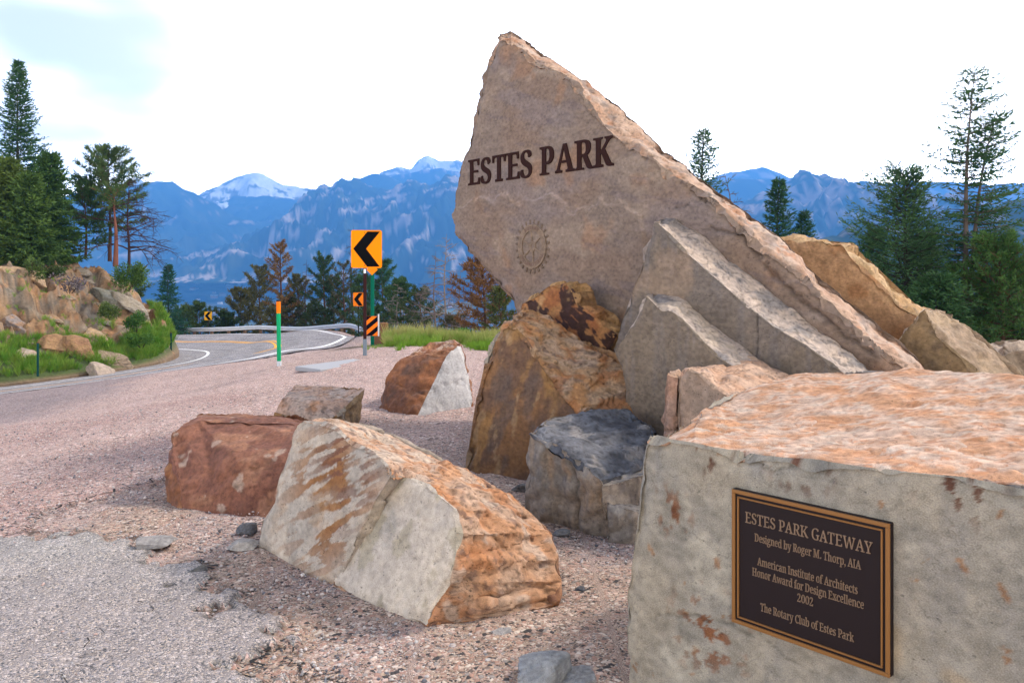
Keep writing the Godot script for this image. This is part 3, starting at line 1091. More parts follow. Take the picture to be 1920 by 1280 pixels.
func build_ground(gravel: Material, asphalt: Material) -> void:
	edge_poly = PackedVector2Array([Vector2(-1.786, 6.900), Vector2(-2.802, 6.560), Vector2(-2.927, 6.280), Vector2(-3.010, 6.120), Vector2(-3.213, 5.980), Vector2(-3.236, 5.780), Vector2(-3.128, 5.340), Vector2(-2.828, 5.140), Vector2(-2.534, 5.020), Vector2(-2.218, 4.860), Vector2(-1.876, 4.600), Vector2(-1.690, 4.440), Vector2(-1.597, 4.240), Vector2(-1.365, 3.980), Vector2(-1.173, 3.760), Vector2(-1.044, 3.600), Vector2(-1.024, 3.500), Vector2(-1.046, 3.380), Vector2(-1.040, 3.280), Vector2(-0.977, 3.120), Vector2(-0.846, 2.780), Vector2(-0.900, 1.000), Vector2(-9.500, 1.000), Vector2(-9.500, 13.000), Vector2(-4.300, 13.000), Vector2(-3.000, 9.500), Vector2(-2.900, 8.000)])
	var xs := PackedFloat32Array()
	var x := -48.0
	while x < 30.0:
		xs.append(x)
		x += clampf(0.033 * maxf(1.0, (absf(x + 0.6) - 2.4) * 1.3), 0.033, 1.2)
	var ds := PackedFloat32Array()
	var d := -10.0
	while d < 66.0:
		ds.append(d)
		d += clampf(absf(d) * 0.0108, 0.032, 0.7) if d > 2.2 else 0.6 if d < 1.6 else 0.1
	var soft := noise(61, 0.35, 4)
	var fine := noise(62, 3.0, 4)
	var eg := noise(63, 0.5, 3)
	var P := PackedVector3Array()
	var C := PackedColorArray()
	var K := PackedByteArray()
	# heights of the surveyed land on a coarse net, read back smoothly
	var cw := 66
	var ch := 66
	var net := PackedFloat32Array()
	for j in ch:
		for i in cw:
			net.append(land(-48.5 + i * 1.22, -10.5 + j * 1.19))
	for dd in ds:
		for xx in xs:
			var u := (xx + 48.5) / 1.22
			var w := (dd + 10.5) / 1.19
			var iu := clampi(int(u), 0, cw - 2)
			var iw := clampi(int(w), 0, ch - 2)
			var fu := u - iu
			var fw := w - iw
			var h := lerpf(lerpf(net[iw * cw + iu], net[iw * cw + iu + 1], fu), lerpf(net[(iw + 1) * cw + iu], net[(iw + 1) * cw + iu + 1], fu), fw)
			var r := Vector2(xx, dd).distance_to(RC)
			h -= 0.22 * smoothstep(20.55, 20.25, r) + 0.8 * smoothstep(12.6, 11.7, r)
			var near := dd < 12.5 and dd > 1.5 and xx < 1.5 and xx > -9.0
			var pv := pave(xx, dd, eg) if near else -1.0
			var s := soft.get_noise_2d(xx, dd)
			var f := fine.get_noise_2d(xx, dd)
			var old := dd < 5.15 + s * 0.5 + f * 0.25
			if r > 20.6:
				h += s * 0.035 + f * 0.012
			var c := lin(0.88, 0.925, 0.90)
			if pv > 0.0:
				h += 0.007 * smoothstep(0.0, 0.03, pv) * smoothstep(9.5, 7.0, dd) - f * 0.006
				# paving under a film of gravel further out, bare close by
				var dust := smoothstep(3.6, 5.4, dd) * (0.8 + 0.7 * s)
				c = (lin(0.86, 0.83, 0.82) if old else lin(0.86, 0.78, 0.765)).lerp(lin(0.92, 0.935, 0.91), clampf(dust, 0, 1))
			else:
				h -= 0.012 * smoothstep(0.5, 0.05, -pv) * (1.0 if near else 0.0)
				c = c.lerp(lin(0.78, 0.80, 0.71), smoothstep(0.0, 0.5, s + 0.25) * (1.0 - smoothstep(5.5, 8.0, dd)))
				c = c.lerp(lin(0.93, 0.945, 0.92), smoothstep(7.0, 10.0, dd))
			# the worn apron between gravel and road
			var bear := atan2(dd - RC.y, xx - RC.x)
			var rb := 21.2 + 10.5 * smoothstep(-0.62, -0.95, bear) + 1.5 * s
			var ap := smoothstep(rb + 1.6, rb - 1.0, r) * smoothstep(7.0, 10.0, dd)
			c = c.lerp(lin(0.60, 0.66, 0.71), clampf(ap, 0.0, 1.0))
			# grass and soil beyond the shoulder
			var wild := smoothstep(18.6, 20.5, dd + s * 2.0) * smoothstep(-5.2, -3.8, xx) + smoothstep(22.6, 24.5, r) * smoothstep(26.0, 30.0, dd) + smoothstep(10.5, 13.0, dd + 0.5 * xx) * smoothstep(1.5, 3.0, xx)
			c = c.lerp(lin(0.10, 0.10, 0.05), clampf(wild, 0.0, 1.0))
			var vf := 1.0 + 0.10 * f + 0.10 * s
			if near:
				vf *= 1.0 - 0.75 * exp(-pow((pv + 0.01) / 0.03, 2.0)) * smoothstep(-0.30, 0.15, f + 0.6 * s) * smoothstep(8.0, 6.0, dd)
			P.append(Vector3(xx, h, -dd))
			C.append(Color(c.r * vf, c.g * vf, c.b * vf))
			K.append(1 if pv > 0.0 and old else 0)
	var nx := xs.size()
	var nz := ds.size()
	solo("ground", grid_mesh(P, C, nx, nz, gravel, K, 0, 0.85), "pinkish gravel ground of the roadside pull-out with worn bare patches", "", "", "structure")
	solo("pavement", grid_mesh(P, C, nx, nz, asphalt, K, 1, 0.45), "old grey chip-seal paving of the pull-out with a crumbled edge", "", "", "structure")

func build_cracks() -> void:
	var pv := get_node("pavement")
	var nz := noise(64, 3.0, 3)
	var dark := vmat(1.0, 0.0, 0.0)  # ribbons lie on the surface; their dark colour paints the shaded gap
	for c in [[[Vector2(-1.038, 3.580), Vector2(-0.963, 3.460), Vector2(-0.842, 3.380), Vector2(-0.764, 3.280), Vector2(-0.646, 3.120)], 0.007, 0.008], [[Vector2(-3.192, 5.360), Vector2(-3.232, 5.740), Vector2(-3.010, 6.120), Vector2(-2.802, 6.560)], 0.012, 0.014], [[Vector2(-3.144, 5.060), Vector2(-3.111, 5.340)], 0.008, 0.012], [[Vector2(-1.793, 4.580), Vector2(-1.635, 4.340), Vector2(-1.568, 4.120)], 0.010, 0.010], [[Vector2(-1.167, 3.680), Vector2(-1.048, 3.560), Vector2(-1.056, 3.400), Vector2(-1.012, 3.160)], 0.012, 0.010], [[Vector2(-1.718, 3.160), Vector2(-1.810, 3.680), Vector2(-1.647, 4.040)], 0.003, 0.010]]:
		var m := MB.new()
		var pts: Array = c[0]
		var prev := []
		for k in pts.size() - 1:
			for t in 14:
				var q: Vector2 = pts[k].lerp(pts[k + 1], t / 14.0)
				var dir: Vector2 = (pts[k + 1] - pts[k]).normalized()
				var side := Vector2(-dir.y, dir.x)
				q += side * nz.get_noise_2d(q.x * 4.0, q.y * 4.0) * 0.10
				var w: float = c[1] * (0.55 + 0.9 * absf(nz.get_noise_2d(q.x * 9.0 + 5.0, q.y * 9.0)))
				var a := q + side * w
				var b := q - side * w
				var row := [Vector3(a.x, land(a.x, a.y) + c[2], -a.y), Vector3(b.x, land(b.x, b.y) + c[2], -b.y)]
				if prev:
					m.quad(prev[0], row[0], row[1], prev[1], lin(0.035, 0.033, 0.033))
				prev = row
		part("crack", m.mesh(dark), pv)

# ---------------------------------------------------------------- road, rail
func arc_strip(r0: float, r1: float, a0: float, a1: float, n: int, across: int, lift: float, colf: Callable) -> Array:
	var P := PackedVector3Array()
	var C := PackedColorArray()
	for j in across + 1:
		var r := lerpf(r0, r1, float(j) / across)
		for i in n + 1:
			var a := lerpf(a0, a1, float(i) / n)
			var x := RC.x + r * cos(a)
			var d := RC.y + r * sin(a)
			P.append(Vector3(x, land(x, d) + lift, -d))
			C.append(colf.call(r, a))
	return [P, C, n + 1, across + 1]

func build_road(asphalt: Material) -> void:
	var nz := noise(71, 0.6, 4)
	var tar := noise(72, 1.0, 3)
	var col := func(r: float, a: float) -> Color:
		var lane := minf(absf(r - 18.3), absf(r - 14.7))
		var wheel := exp(-pow((lane - 0.85) / 0.35, 2.0))
		var k := 1.0 + 0.10 * nz.get_noise_2d(r * 3.0, a * 12.0) - 0.22 * wheel * (0.7 + 0.6 * nz.get_noise_2d(a * 9.0, r))
		k *= 1.0 - 0.35 * smoothstep(0.25, 0.45, tar.get_noise_2d(r * 1.5, a * 25.0))
		return Color(0.80 * k, 0.83 * k, 0.89 * k)
	var rd := arc_strip(11.5, 20.5, -2.3, 2.2, 220, 24, 0.004, col)
	var road := solo("road", grid_mesh(rd[0], rd[1], rd[2], rd[3], asphalt, PackedByteArray(), 0, 1.6), "grey asphalt road curving left in a hairpin round the knoll", "", "", "structure")
	var worn := noise(73, 2.0, 3)
	var pm := vmat(0.8)
	var white := func(r: float, a: float) -> Color:
		var k := 1.0 - 0.25 * maxf(0.0, worn.get_noise_2d(r * 8.0, a * 60.0))
		return Color(0.80 * k, 0.80 * k, 0.79 * k)
	var yellow := func(r: float, a: float) -> Color:
		var k := 1.0 - 0.25 * maxf(0.0, worn.get_noise_2d(r * 8.0, a * 60.0))
		return Color(0.78 * k, 0.36 * k, 0.03 * k)
	for e in [[19.94, 20.10, "edge_line", white], [12.95, 13.09, "edge_line", white], [16.34, 16.46, "centre_line", yellow], [16.58, 16.70, "centre_line", yellow]]:
		var st := arc_strip(e[0], e[1], -2.3, 2.2, 220, 1, 0.012, e[3])
		part(e[2], grid_mesh(st[0], st[1], st[2], st[3], pm), road)
	# guardrail round the outside of the bend
	var steel := vmat(0.45, 0.0, 0.5)
	steel.metallic = 0.6
	var rail := MB.new()
	var prof := [Vector2(0.0, 0.31), Vector2(0.03, 0.295), Vector2(0.08, 0.25), Vector2(0.08, 0.21), Vector2(0.02, 0.165), Vector2(0.02, 0.145), Vector2(0.08, 0.10), Vector2(0.08, 0.06), Vector2(0.03, 0.015), Vector2(0.0, 0.0)]
	var a0 := 0.13
	var a1 := 1.75
	var n := 90
	var ring := []
	for i in n + 1:
		var a := lerpf(a0, a1, float(i) / n)
		var o := Vector2(cos(a), sin(a))
		var q := RC + o * 22.6
		var y := land(q.x, q.y) + 0.40
		var row := []
		for pr in prof:
			var r = 22.6 - pr.x
			row.append(Vector3(RC.x + o.x * r, y + pr.y, -(RC.y + o.y * r)))
		ring.append(row)
	for i in n:
		for k in prof.size() - 1:
			rail.quad(ring[i][k], ring[i + 1][k], ring[i + 1][k + 1], ring[i][k + 1], lin(0.50, 0.51, 0.53))
	var g := thing("guardrail", Vector3.ZERO, "grey steel guardrail on short wooden posts round the outside of the bend", "guardrail")
	part("rail", rail.mesh(steel), g)
	var pw := vmat(0.95)
	for i in 26:
		var a := lerpf(a0 + 0.02, a1, i / 25.0)
		var q := RC + Vector2(cos(a), sin(a)) * 22.78
		var m := MB.new()
		var b := Basis(Vector3.UP, a)
		m.box(Vector3(q.x, land(q.x, q.y) + 0.18, -q.y), Vector3(0.2, 1.0, 0.16), lin(0.16, 0.10, 0.06) * (0.8 + 0.4 * absf(sin(i * 3.1))), b, 0.01)
		part("post", m.mesh(pw), g)

# ---------------------------------------------------------------- the rocky knoll inside the bend
func build_hill(cliff: Material) -> void:
	var P := PackedVector3Array()
	var C := PackedColorArray()
	var K := PackedByteArray()
	var na := 340
	var nr := 140
	var tint := noise(81, 0.5, 4)
	var lich := noise(82, 1.6, 4)
	for j in nr + 1:
		var r := lerpf(11.62, 0.5, pow(float(j) / nr, 1.25))
		for i in na + 1:
			var a := lerpf(-1.75, 1.3, float(i) / na)
			var x := RC.x + r * cos(a)
			var d := RC.y + r * sin(a)
			var y := hill(x, d)
			if j == 0:
				y -= 0.4        # the edge goes into the ground beside the road
			P.append(Vector3(x, y, -d))
			var u := hill_u(x, d, r)
			var c := lin(0.34, 0.20, 0.10).lerp(lin(0.27, 0.21, 0.15), smoothstep(-0.2, 0.3, tint.get_noise_3d(x, y * 1.6, d)))
			c = c.lerp(lin(0.40, 0.20, 0.09), smoothstep(0.15, 0.4, tint.get_noise_3d(x * 1.7 + 9.0, y * 2.5, d * 1.7)) * 0.7)
			c = c.lerp(lin(0.20, 0.20, 0.18), smoothstep(0.22, 0.55, lich.get_noise_3d(x, y, d)) * 0.6)
			var grass := u < 2.25 - 1.9 * smoothstep(-0.5, 0.2, a) + 0.9 * tint.get_noise_2d(x * 1.3, d * 1.3)
			if grass:
				c = lin(0.075, 0.105, 0.028).lerp(lin(0.22, 0.15, 0.09), smoothstep(0.35, 0.1, u))
			if u > 5.2:
				c = c.lerp(lin(0.10, 0.075, 0.05), 0.8)
			var f := (1.0 + 0.3 * lich.get_noise_3d(x * 3.0, y * 3.0, d * 3.0)) * (1.0 - 0.45 * smoothstep(0.10, 0.03, absf(tint.get_noise_3d(x * 1.4 + y * 0.8, y * 4.5, d * 1.4))) * float(not grass))
			C.append(Color(c.r * f, c.g * f, c.b * f))
			K.append(1 if grass else 0)
	solo("hillside", grid_mesh(P, C, na + 1, nr + 1, cliff, K, 0), "tan bedded rock cut of the knoll inside the bend", "", "", "structure")
	solo("verge", grid_mesh(P, C, na + 1, nr + 1, cliff, K, 1), "grassy foot of the rock cut along the road", "", "", "structure")
	# loose and half-buried blocks on it
	var spots := [[Vector3(-21.224, -0.579, -34.700), Vector3(0.651, 0.496, 0.558), Vector3(0.000, 0.300, -0.150), lin(0.26, 0.22, 0.20), lin(0.33, 0.20, 0.12), 301, "grey brown boulder at the left end of the rock cut"], [Vector3(-19.360, -0.556, -34.700), Vector3(0.744, 0.341, 0.496), Vector3(0.100, -0.300, -0.250), lin(0.42, 0.25, 0.12), lin(0.36, 0.20, 0.10), 302, "orange brown angular block second from the left on the rock cut"], [Vector3(-18.576, -0.937, -35.000), Vector3(0.775, 0.527, 0.558), Vector3(0.100, 0.400, -0.300), lin(0.34, 0.20, 0.09), lin(0.40, 0.22, 0.12), 303, "ochre block with a reddish face in the middle of the rock cut"], [Vector3(-19.580, -1.463, -33.800), Vector3(0.930, 0.174, 0.496), Vector3(0.250, 0.200, -0.500), lin(0.46, 0.36, 0.27), lin(0.42, 0.30, 0.22), 304, "pale tilted flat slab above the left grass"], [Vector3(-19.840, -1.761, -33.500), Vector3(0.620, 0.217, 0.434), Vector3(0.200, -0.200, -0.300), lin(0.46, 0.38, 0.30), lin(0.50, 0.36, 0.27), 305, "whitish slab half sunk in the grass by the left green post"], [Vector3(-17.089, -1.455, -34.200), Vector3(0.713, 0.310, 0.496), Vector3(0.300, 0.100, -0.550), lin(0.42, 0.34, 0.25), lin(0.46, 0.36, 0.29), 306, "light slab sloping into the grass below the ochre block"], [Vector3(-19.791, 1.862, -40.500), Vector3(0.930, 0.620, 0.806), Vector3(0.000, 0.300, -0.200), lin(0.22, 0.21, 0.16), lin(0.27, 0.25, 0.20), 307, "greenish grey outcrop block under the red trunked pine"], [Vector3(-17.690, -0.626, -36.200), Vector3(0.868, 0.310, 0.496), Vector3(0.100, -0.200, -0.420), lin(0.40, 0.30, 0.20), lin(0.34, 0.25, 0.17), 308, "long tan ledge block right of the ochre block"], [Vector3(-19.039, 0.403, -37.000), Vector3(0.620, 0.434, 0.496), Vector3(0.100, 0.500, -0.300), lin(0.38, 0.28, 0.18), lin(0.42, 0.27, 0.14), 309, "tan cracked block halfway up the rock cut"], [Vector3(-19.682, -0.509, -36.200), Vector3(0.496, 0.217, 0.372), Vector3(0.000, 0.100, -0.200), lin(0.42, 0.28, 0.15), lin(0.36, 0.22, 0.12), 310, "small orange block above the ochre one"], [Vector3(-19.005, -1.216, -43.500), Vector3(0.558, 0.372, 0.496), Vector3(0.000, 0.300, -0.400), lin(0.38, 0.29, 0.20), lin(0.33, 0.24, 0.16), 311, "tan block at the right foot of the knoll"], [Vector3(-18.841, 0.273, -41.000), Vector3(0.930, 0.372, 0.620), Vector3(0.100, 0.300, -0.620), lin(0.33, 0.28, 0.22), lin(0.30, 0.25, 0.18), 312, "grey sloping ledge on the right shoulder of the knoll"], [Vector3(-22.091, 0.412, -36.700), Vector3(1.240, 0.434, 0.682), Vector3(0.100, 0.100, -0.180), lin(0.44, 0.30, 0.17), lin(0.40, 0.28, 0.18), 313, "broad orange slab high on the left of the rock cut"]]
	for s in spots:
		var m := chunk(s[5], s[1], 18, s[3], s[4], cliff, 10, 0.05, 0.05)
		var o := solo("boulder", m, s[6], "boulder", "")
		o.position = Vector3(s[0].x, hill(s[0].x, -s[0].z) + s[1].y * 0.25, s[0].z)
		o.basis = Basis.from_euler(s[2])
	var rng := RandomNumberGenerator.new()
	rng.seed = 812
	# ledges of the bedding, pieces of the knoll itself
	var hs := get_node("hillside")
	var kinds := []
	for k in 6:
		kinds.append(chunk(900 + k, Vector3(1.0, 0.34, 0.6), 11, [lin(0.40, 0.27, 0.16), lin(0.36, 0.30, 0.23), lin(0.42, 0.24, 0.12), lin(0.30, 0.27, 0.22), lin(0.44, 0.32, 0.2), lin(0.38, 0.22, 0.11)][k], lin(0.30, 0.24, 0.17), cliff, 9, 0.06, 0.10))
	for k in 60:
		var a := rng.randf_range(-1.5, 1.05)
		var r := 11.3 - rng.randf_range(1.9, 5.0)
		var x := RC.x + r * cos(a)
		var d := RC.y + r * sin(a)
		var o := part("ledge", kinds[k % 6], hs)
		o.position = Vector3(x, hill(x, d) - 0.08, -d)
		o.basis = Basis.from_euler(Vector3(rng.randf_range(0.1, 0.5), rng.randf_range(-0.4, 0.4) + (a + 0.6) * 0.5, rng.randf_range(-0.42, -0.18))) * Basis.from_scale(Vector3.ONE * rng.randf_range(0.22, 0.60))

# ---------------------------------------------------------------- valley and mountains
func build_far(mat: Material) -> void:
	# valley floor, one sheet to the feet of the ranges and past the horizon
	var P := PackedVector3Array()
	var C := PackedColorArray()
	var ds := []
	var d := 46.0
	while d < 7300.0:
		ds.append(d)
		d *= 1.038
	var nx := 220
	var wood_n := noise(91, 0.006, 4)
	var field_n := noise(92, 0.0022, 3)
	for dd in ds:
		for i in nx + 1:
			var t := (float(i) / nx - 0.5) * 2.0
			var x: float = t * (absf(t) * 0.5 + 0.5) * (160.0 + dd * 0.95)
			var h := valley(x, dd)
			P.append(Vector3(x, h, -dd))
			var c := lin(0.030, 0.042, 0.028)
			c = c.lerp(lin(0.17, 0.19, 0.08), smoothstep(0.12, 0.3, field_n.get_noise_2d(x, dd)) * smoothstep(1500.0, 2200.0, dd))
			c = c.lerp(lin(0.22, 0.20, 0.16), smoothstep(0.2, 0.4, wood_n.get_noise_2d(x, dd)) * 0.5)
			C.append(c)
	grid("valley", P, C, nx + 1, ds.size(), mat, "wooded valley floor far below the road")
	mountain("mountain", [Vector2(-4630, 287), Vector2(-3679, 461), Vector2(-2728, 439), Vector2(-2410, 503), Vector2(-2214, 522), Vector2(-2125, 541), Vector2(-2020, 538), Vector2(-1935, 493), Vector2(-1839, 452), Vector2(-1754, 404), Vector2(-1649, 341), Vector2(-1545, 300), Vector2(-1481, 265), Vector2(-1386, 201), Vector2(-1278, 138), Vector2(-1142, 65), Vector2(-983, -30)], 4900.0, 1733.0, 500.0, -35.0, {size=678.5, rough=0.22, nx=220, nz=120, rock=lin(0.28, 0.24, 0.22), rock_from=0.42, bare=0.04, edge=0.14, tall=753.8, jag=0.02}, 201, mat, "dark forested mountain on the left with a few pale rock patches")
	mountain("mountain", [Vector2(-2987, 380), Vector2(-2777, 527), Vector2(-2516, 582), Vector2(-2440, 633), Vector2(-2314, 683), Vector2(-2188, 750), Vector2(-2104, 788), Vector2(-2040, 797), Vector2(-1935, 755), Vector2(-1851, 708), Vector2(-1704, 679), Vector2(-1620, 666), Vector2(-1557, 654), Vector2(-1430, 582), Vector2(-1178, 498), Vector2(-926, 338)], 6500.0, 1800.0, 500.0, -35.0, {size=800.0, rough=0.12, nx=200, nz=110, rock_from=0.3, bare=0.5, tall=850.0, snow=505.0, snow_span=700.0, jag=0.02}, 202, mat, "far round mountain streaked with snow above the valley")
	mountain("mountain", [Vector2(-2729, 283), Vector2(-2488, 423), Vector2(-2328, 495), Vector2(-2247, 547), Vector2(-2127, 575), Vector2(-1966, 583), Vector2(-1846, 583), Vector2(-1726, 563), Vector2(-1605, 547), Vector2(-1485, 523), Vector2(-1244, 483), Vector2(-963, 363)], 6200.0, 2218.0, 500.0, -35.0, {size=783.2, rough=0.12, nx=160, nz=80, rock_from=0.75, jag=0.012}, 203, mat, "dark blue ridge in front of the snowy mountain")
	mountain("mountain", [Vector2(-1614, 29), Vector2(-1419, 127), Vector2(-1280, 205), Vector2(-1169, 285), Vector2(-1108, 341), Vector2(-1063, 386), Vector2(-1041, 405), Vector2(-1002, 441), Vector2(-982, 461), Vector2(-969, 461), Vector2(-941, 455), Vector2(-924, 472), Vector2(-907, 483), Vector2(-888, 503), Vector2(-868, 489), Vector2(-849, 480), Vector2(-827, 489), Vector2(-779, 469), Vector2(-724, 447), Vector2(-612, 441), Vector2(-543, 480), Vector2(-473, 461), Vector2(-431, 447), Vector2(-390, 480), Vector2(-348, 508), Vector2(-306, 503), Vector2(-223, 461), Vector2(-56, 414), Vector2(250, 349), Vector2(668, 252), Vector2(946, 113)], 4300.0, 1485.0, 500.0, -35.0, {size=484.7, rough=0.26, nx=330, nz=150, rock=lin(0.36, 0.30, 0.27), rock_from=0.21, edge=0.06, patch=3.6, bare=0.06, tilt=-0.7, tall=547.3, jag=0.04}, 204, mat, "craggy granite mountain with pale cliffs behind the chevron sign")
	mountain("mountain", [Vector2(-1476, 334), Vector2(-1181, 585), Vector2(-1070, 655), Vector2(-959, 692), Vector2(-885, 688), Vector2(-775, 636), Vector2(-627, 592), Vector2(-369, 481)], 5700.0, 1368.0, 500.0, -35.0, {size=684.0, rough=0.1, nx=120, nz=60, rock_from=0.7, jag=0.01}, 205, mat, "smooth blue ridge rising behind the granite mountain")
	mountain("mountain", [Vector2(-1512, 521), Vector2(-1228, 852), Vector2(-1158, 885), Vector2(-1039, 932), Vector2(-898, 928), Vector2(-860, 965), Vector2(-827, 1013), Vector2(-756, 1032), Vector2(-699, 1013), Vector2(-638, 989), Vector2(-472, 999), Vector2(-283, 970), Vector2(0, 876), Vector2(378, 663)], 7300.0, 1548.0, 500.0, -35.0, {size=796.4, rough=0.08, nx=160, nz=80, rock_from=0.2, bare=0.4, tall=1017.6, snow=840.6, snow_span=663.6, jag=0.02}, 206, mat, "palest far snowy summit left of the carved slab")
	mountain("mountain", [Vector2(-1301, 522), Vector2(-976, 791), Vector2(-737, 839), Vector2(-564, 856), Vector2(-434, 826), Vector2(-260, 774), Vector2(87, 565)], 6700.0, 1456.0, 500.0, -35.0, {size=757.4, rough=0.1, nx=120, nz=60, rock_from=0.5, jag=0.015}, 207, mat, "pale blue shoulder below the farthest snowy summit")
	mountain("mountain", [Vector2(-3806, 409), Vector2(-3443, 672), Vector2(-3262, 781), Vector2(-3194, 808), Vector2(-3126, 772), Vector2(-3036, 717), Vector2(-2628, 409)], 7000.0, 1400.0, 500.0, -35.0, {size=700.0, rough=0.1, nx=120, nz=60, rock_from=0.2, bare=0.4, tall=933.3, snow=583.3, snow_span=606.7}, 208, mat, "sliver of far snowy peak behind the dead tree")
	mountain("mountain", [Vector2(1054, 433), Vector2(1628, 787), Vector2(1868, 888), Vector2(2107, 931), Vector2(2261, 964), Vector2(2371, 912), Vector2(2491, 864), Vector2(2874, 768), Vector2(3353, 806), Vector2(3544, 830), Vector2(3832, 825), Vector2(4263, 797), Vector2(4742, 825), Vector2(5700, 768), Vector2(6897, 433)], 7400.0, 1438.0, 500.0, -35.0, {size=740.0, rough=0.06, nx=220, nz=70, rock_from=0.3, bare=0.3, tall=904.4, jag=0.012}, 209, mat, "palest long range on the right horizon")
	mountain("mountain", [Vector2(689, 147), Vector2(1160, 545), Vector2(1377, 614), Vector2(1522, 643), Vector2(1776, 643), Vector2(1885, 614), Vector2(2320, 502), Vector2(2682, 328)], 5600.0, 1333.0, 500.0, -35.0, {size=640.0, rough=0.1, nx=140, nz=60, rock_from=0.6, jag=0.01}, 210, mat, "blue ridge left of the rocky double summit")
	mountain("mountain", [Vector2(96, -22), Vector2(527, 85), Vector2(790, 217), Vector2(910, 265), Vector2(1102, 351), Vector2(1221, 404), Vector2(1252, 421), Vector2(1269, 440), Vector2(1293, 452), Vector2(1317, 454), Vector2(1341, 442), Vector2(1365, 449), Vector2(1401, 452), Vector2(1427, 437), Vector2(1461, 411), Vector2(1533, 404), Vector2(1628, 397), Vector2(1724, 385), Vector2(1820, 378), Vector2(1916, 349), Vector2(2131, 289), Vector2(2371, 277), Vector2(2730, 301), Vector2(3449, 265)], 3700.0, 1462.0, 500.0, -35.0, {size=413.0, tilt=-0.3, rough=0.32, nx=330, nz=140, rock=lin(0.33, 0.26, 0.22), rock_from=0.10, edge=0.06, patch=3.6, bare=0.08, tall=516.3, jag=0.05}, 211, mat, "rocky double topped mountain with granite domes on the right")
	mountain("foothill", [Vector2(340, -39), Vector2(437, 22), Vector2(473, 53), Vector2(502, 65), Vector2(534, 77), Vector2(599, 83), Vector2(680, 91), Vector2(720, 102), Vector2(777, 112), Vector2(882, 139), Vector2(1084, 155)], 1250.0, 800.0, 500.0, -150.0, {size=240.0, rough=0.10, nx=200, nz=90, rock=lin(0.17, 0.15, 0.135), rock_from=0.44, bare=0.05, tall=260.0, jag=0.04}, 212, mat, "wooded rocky hillside behind the firs at the right")
	# forest: single conifers on the near hillside and down in the valley
	var cone := MB.new()
	var rng := RandomNumberGenerator.new()
	rng.seed = 93
	for k in 3:
		var yb := 0.12 + k * 0.26
		for s in 7:
			var a := TAU * s / 7.0
			var b := TAU * (s + 1) / 7.0
			var rr := 0.24 - k * 0.06
			cone.tri(Vector3(cos(a) * rr, yb + 0.03 * sin(s * 2.1), sin(a) * rr), Vector3(0, yb + 0.42, 0), Vector3(cos(b) * rr, yb + 0.03 * sin((s + 1) % 7 * 2.1), sin(b) * rr), Color.WHITE)
	cone.tube(Vector3.ZERO, Vector3(0, 0.2, 0), 0.03, 0.03, 4, lin(0.5, 0.4, 0.3))
	var cm := cone.mesh(vmat(1.0, 0.0, 0.1))
	var xf := []
	var cl := []
	var dens := noise(94, 0.01, 3)
	while xf.size() < 26000:
		var dd := 110.0 * pow(22.0, rng.randf())
		var x := rng.randf_range(-0.42, 0.80) * dd
		if xf.size() % 2 == 0:
			dd = rng.randf_range(350.0, 1500.0)
			x = rng.randf_range(0.33, 0.75) * dd
		if dens.get_noise_2d(x, dd) < rng.randf_range(-0.5, 0.15):
			continue
		var hgt := rng.randf_range(5.0, 11.0)
		xf.append(Transform3D(Basis(Vector3.UP, rng.randf() * TAU) * Basis.from_scale(Vector3(hgt, hgt, hgt)), Vector3(x, valley(x, dd) - 0.5, -dd)))
		var k := rng.randf_range(0.7, 1.4)
		cl.append(Color(0.030 * k, 0.048 * k, 0.028 * k))
	scatter("forest", cm, xf, cl, "dark conifer forest on the slopes below the road")
	# the town in the valley
	var walls := [lin(0.55, 0.52, 0.48), lin(0.62, 0.6, 0.58), lin(0.36, 0.22, 0.16), lin(0.5, 0.42, 0.34)]
	var roofs := [lin(0.18, 0.16, 0.15), lin(0.34, 0.10, 0.08), lin(0.55, 0.55, 0.56), lin(0.25, 0.2, 0.17)]
	var proto := []
	for k in 4:
		var w := MB.new()
		w.box(Vector3(0, 2.6, 0), Vector3(14, 5.2, 9), walls[k])
		var r := MB.new()
		for sg in [-1.0, 1.0]:
			r.quad(Vector3(-7.6, 5.0, sg * 5.2), Vector3(-7.6, 8.4, 0), Vector3(7.6, 8.4, 0), Vector3(7.6, 5.0, sg * 5.2), roofs[k])
		for sg in [-1.0, 1.0]:
			r.tri(Vector3(sg * 7.0, 5.2, -4.5), Vector3(sg * 7.0, 8.1, 0), Vector3(sg * 7.0, 5.2, 4.5), walls[k])
		proto.append([w.mesh(mat), r.mesh(mat)])
	var hl := ["pale house with a dark roof in the distant valley town", "light house with a red roof in the distant valley town", "brown building with a light metal roof in the distant valley town", "tan house with a brown roof in the distant valley town"]
	for k in 44:
		var dd := rng.randf_range(2300.0, 3900.0)
		var x: float = (rng.randf_range(-0.40, -0.31) if k < 26 else rng.randf_range(-0.24, -0.06)) * dd
		var o := thing("house", Vector3(x, valley(x, dd) + 0.4, -dd), hl[k % 4], "house", hl[k % 4].replace("house", "houses").replace("building", "buildings"))
		part("wall", proto[k % 4][0], o)
		part("roof", proto[k % 4][1], o)
		o.rotation.y = rng.randf_range(-0.6, 0.6)
		o.scale = Vector3.ONE * rng.randf_range(0.7, 1.7)

# ---------------------------------------------------------------- the carved stones
func lettering(txt: String, font: Font, depth: float) -> Array:    # [mesh, width, cap height] of a line, baseline left at the origin
	var t := TextMesh.new()
	t.text = txt
	t.font = font
	t.font_size = 64
	t.pixel_size = 0.01
	t.depth = depth
	t.curve_step = 2.0
	t.horizontal_alignment = HORIZONTAL_ALIGNMENT_LEFT
	t.vertical_alignment = VERTICAL_ALIGNMENT_TOP
	return [t, t.get_aabb()]

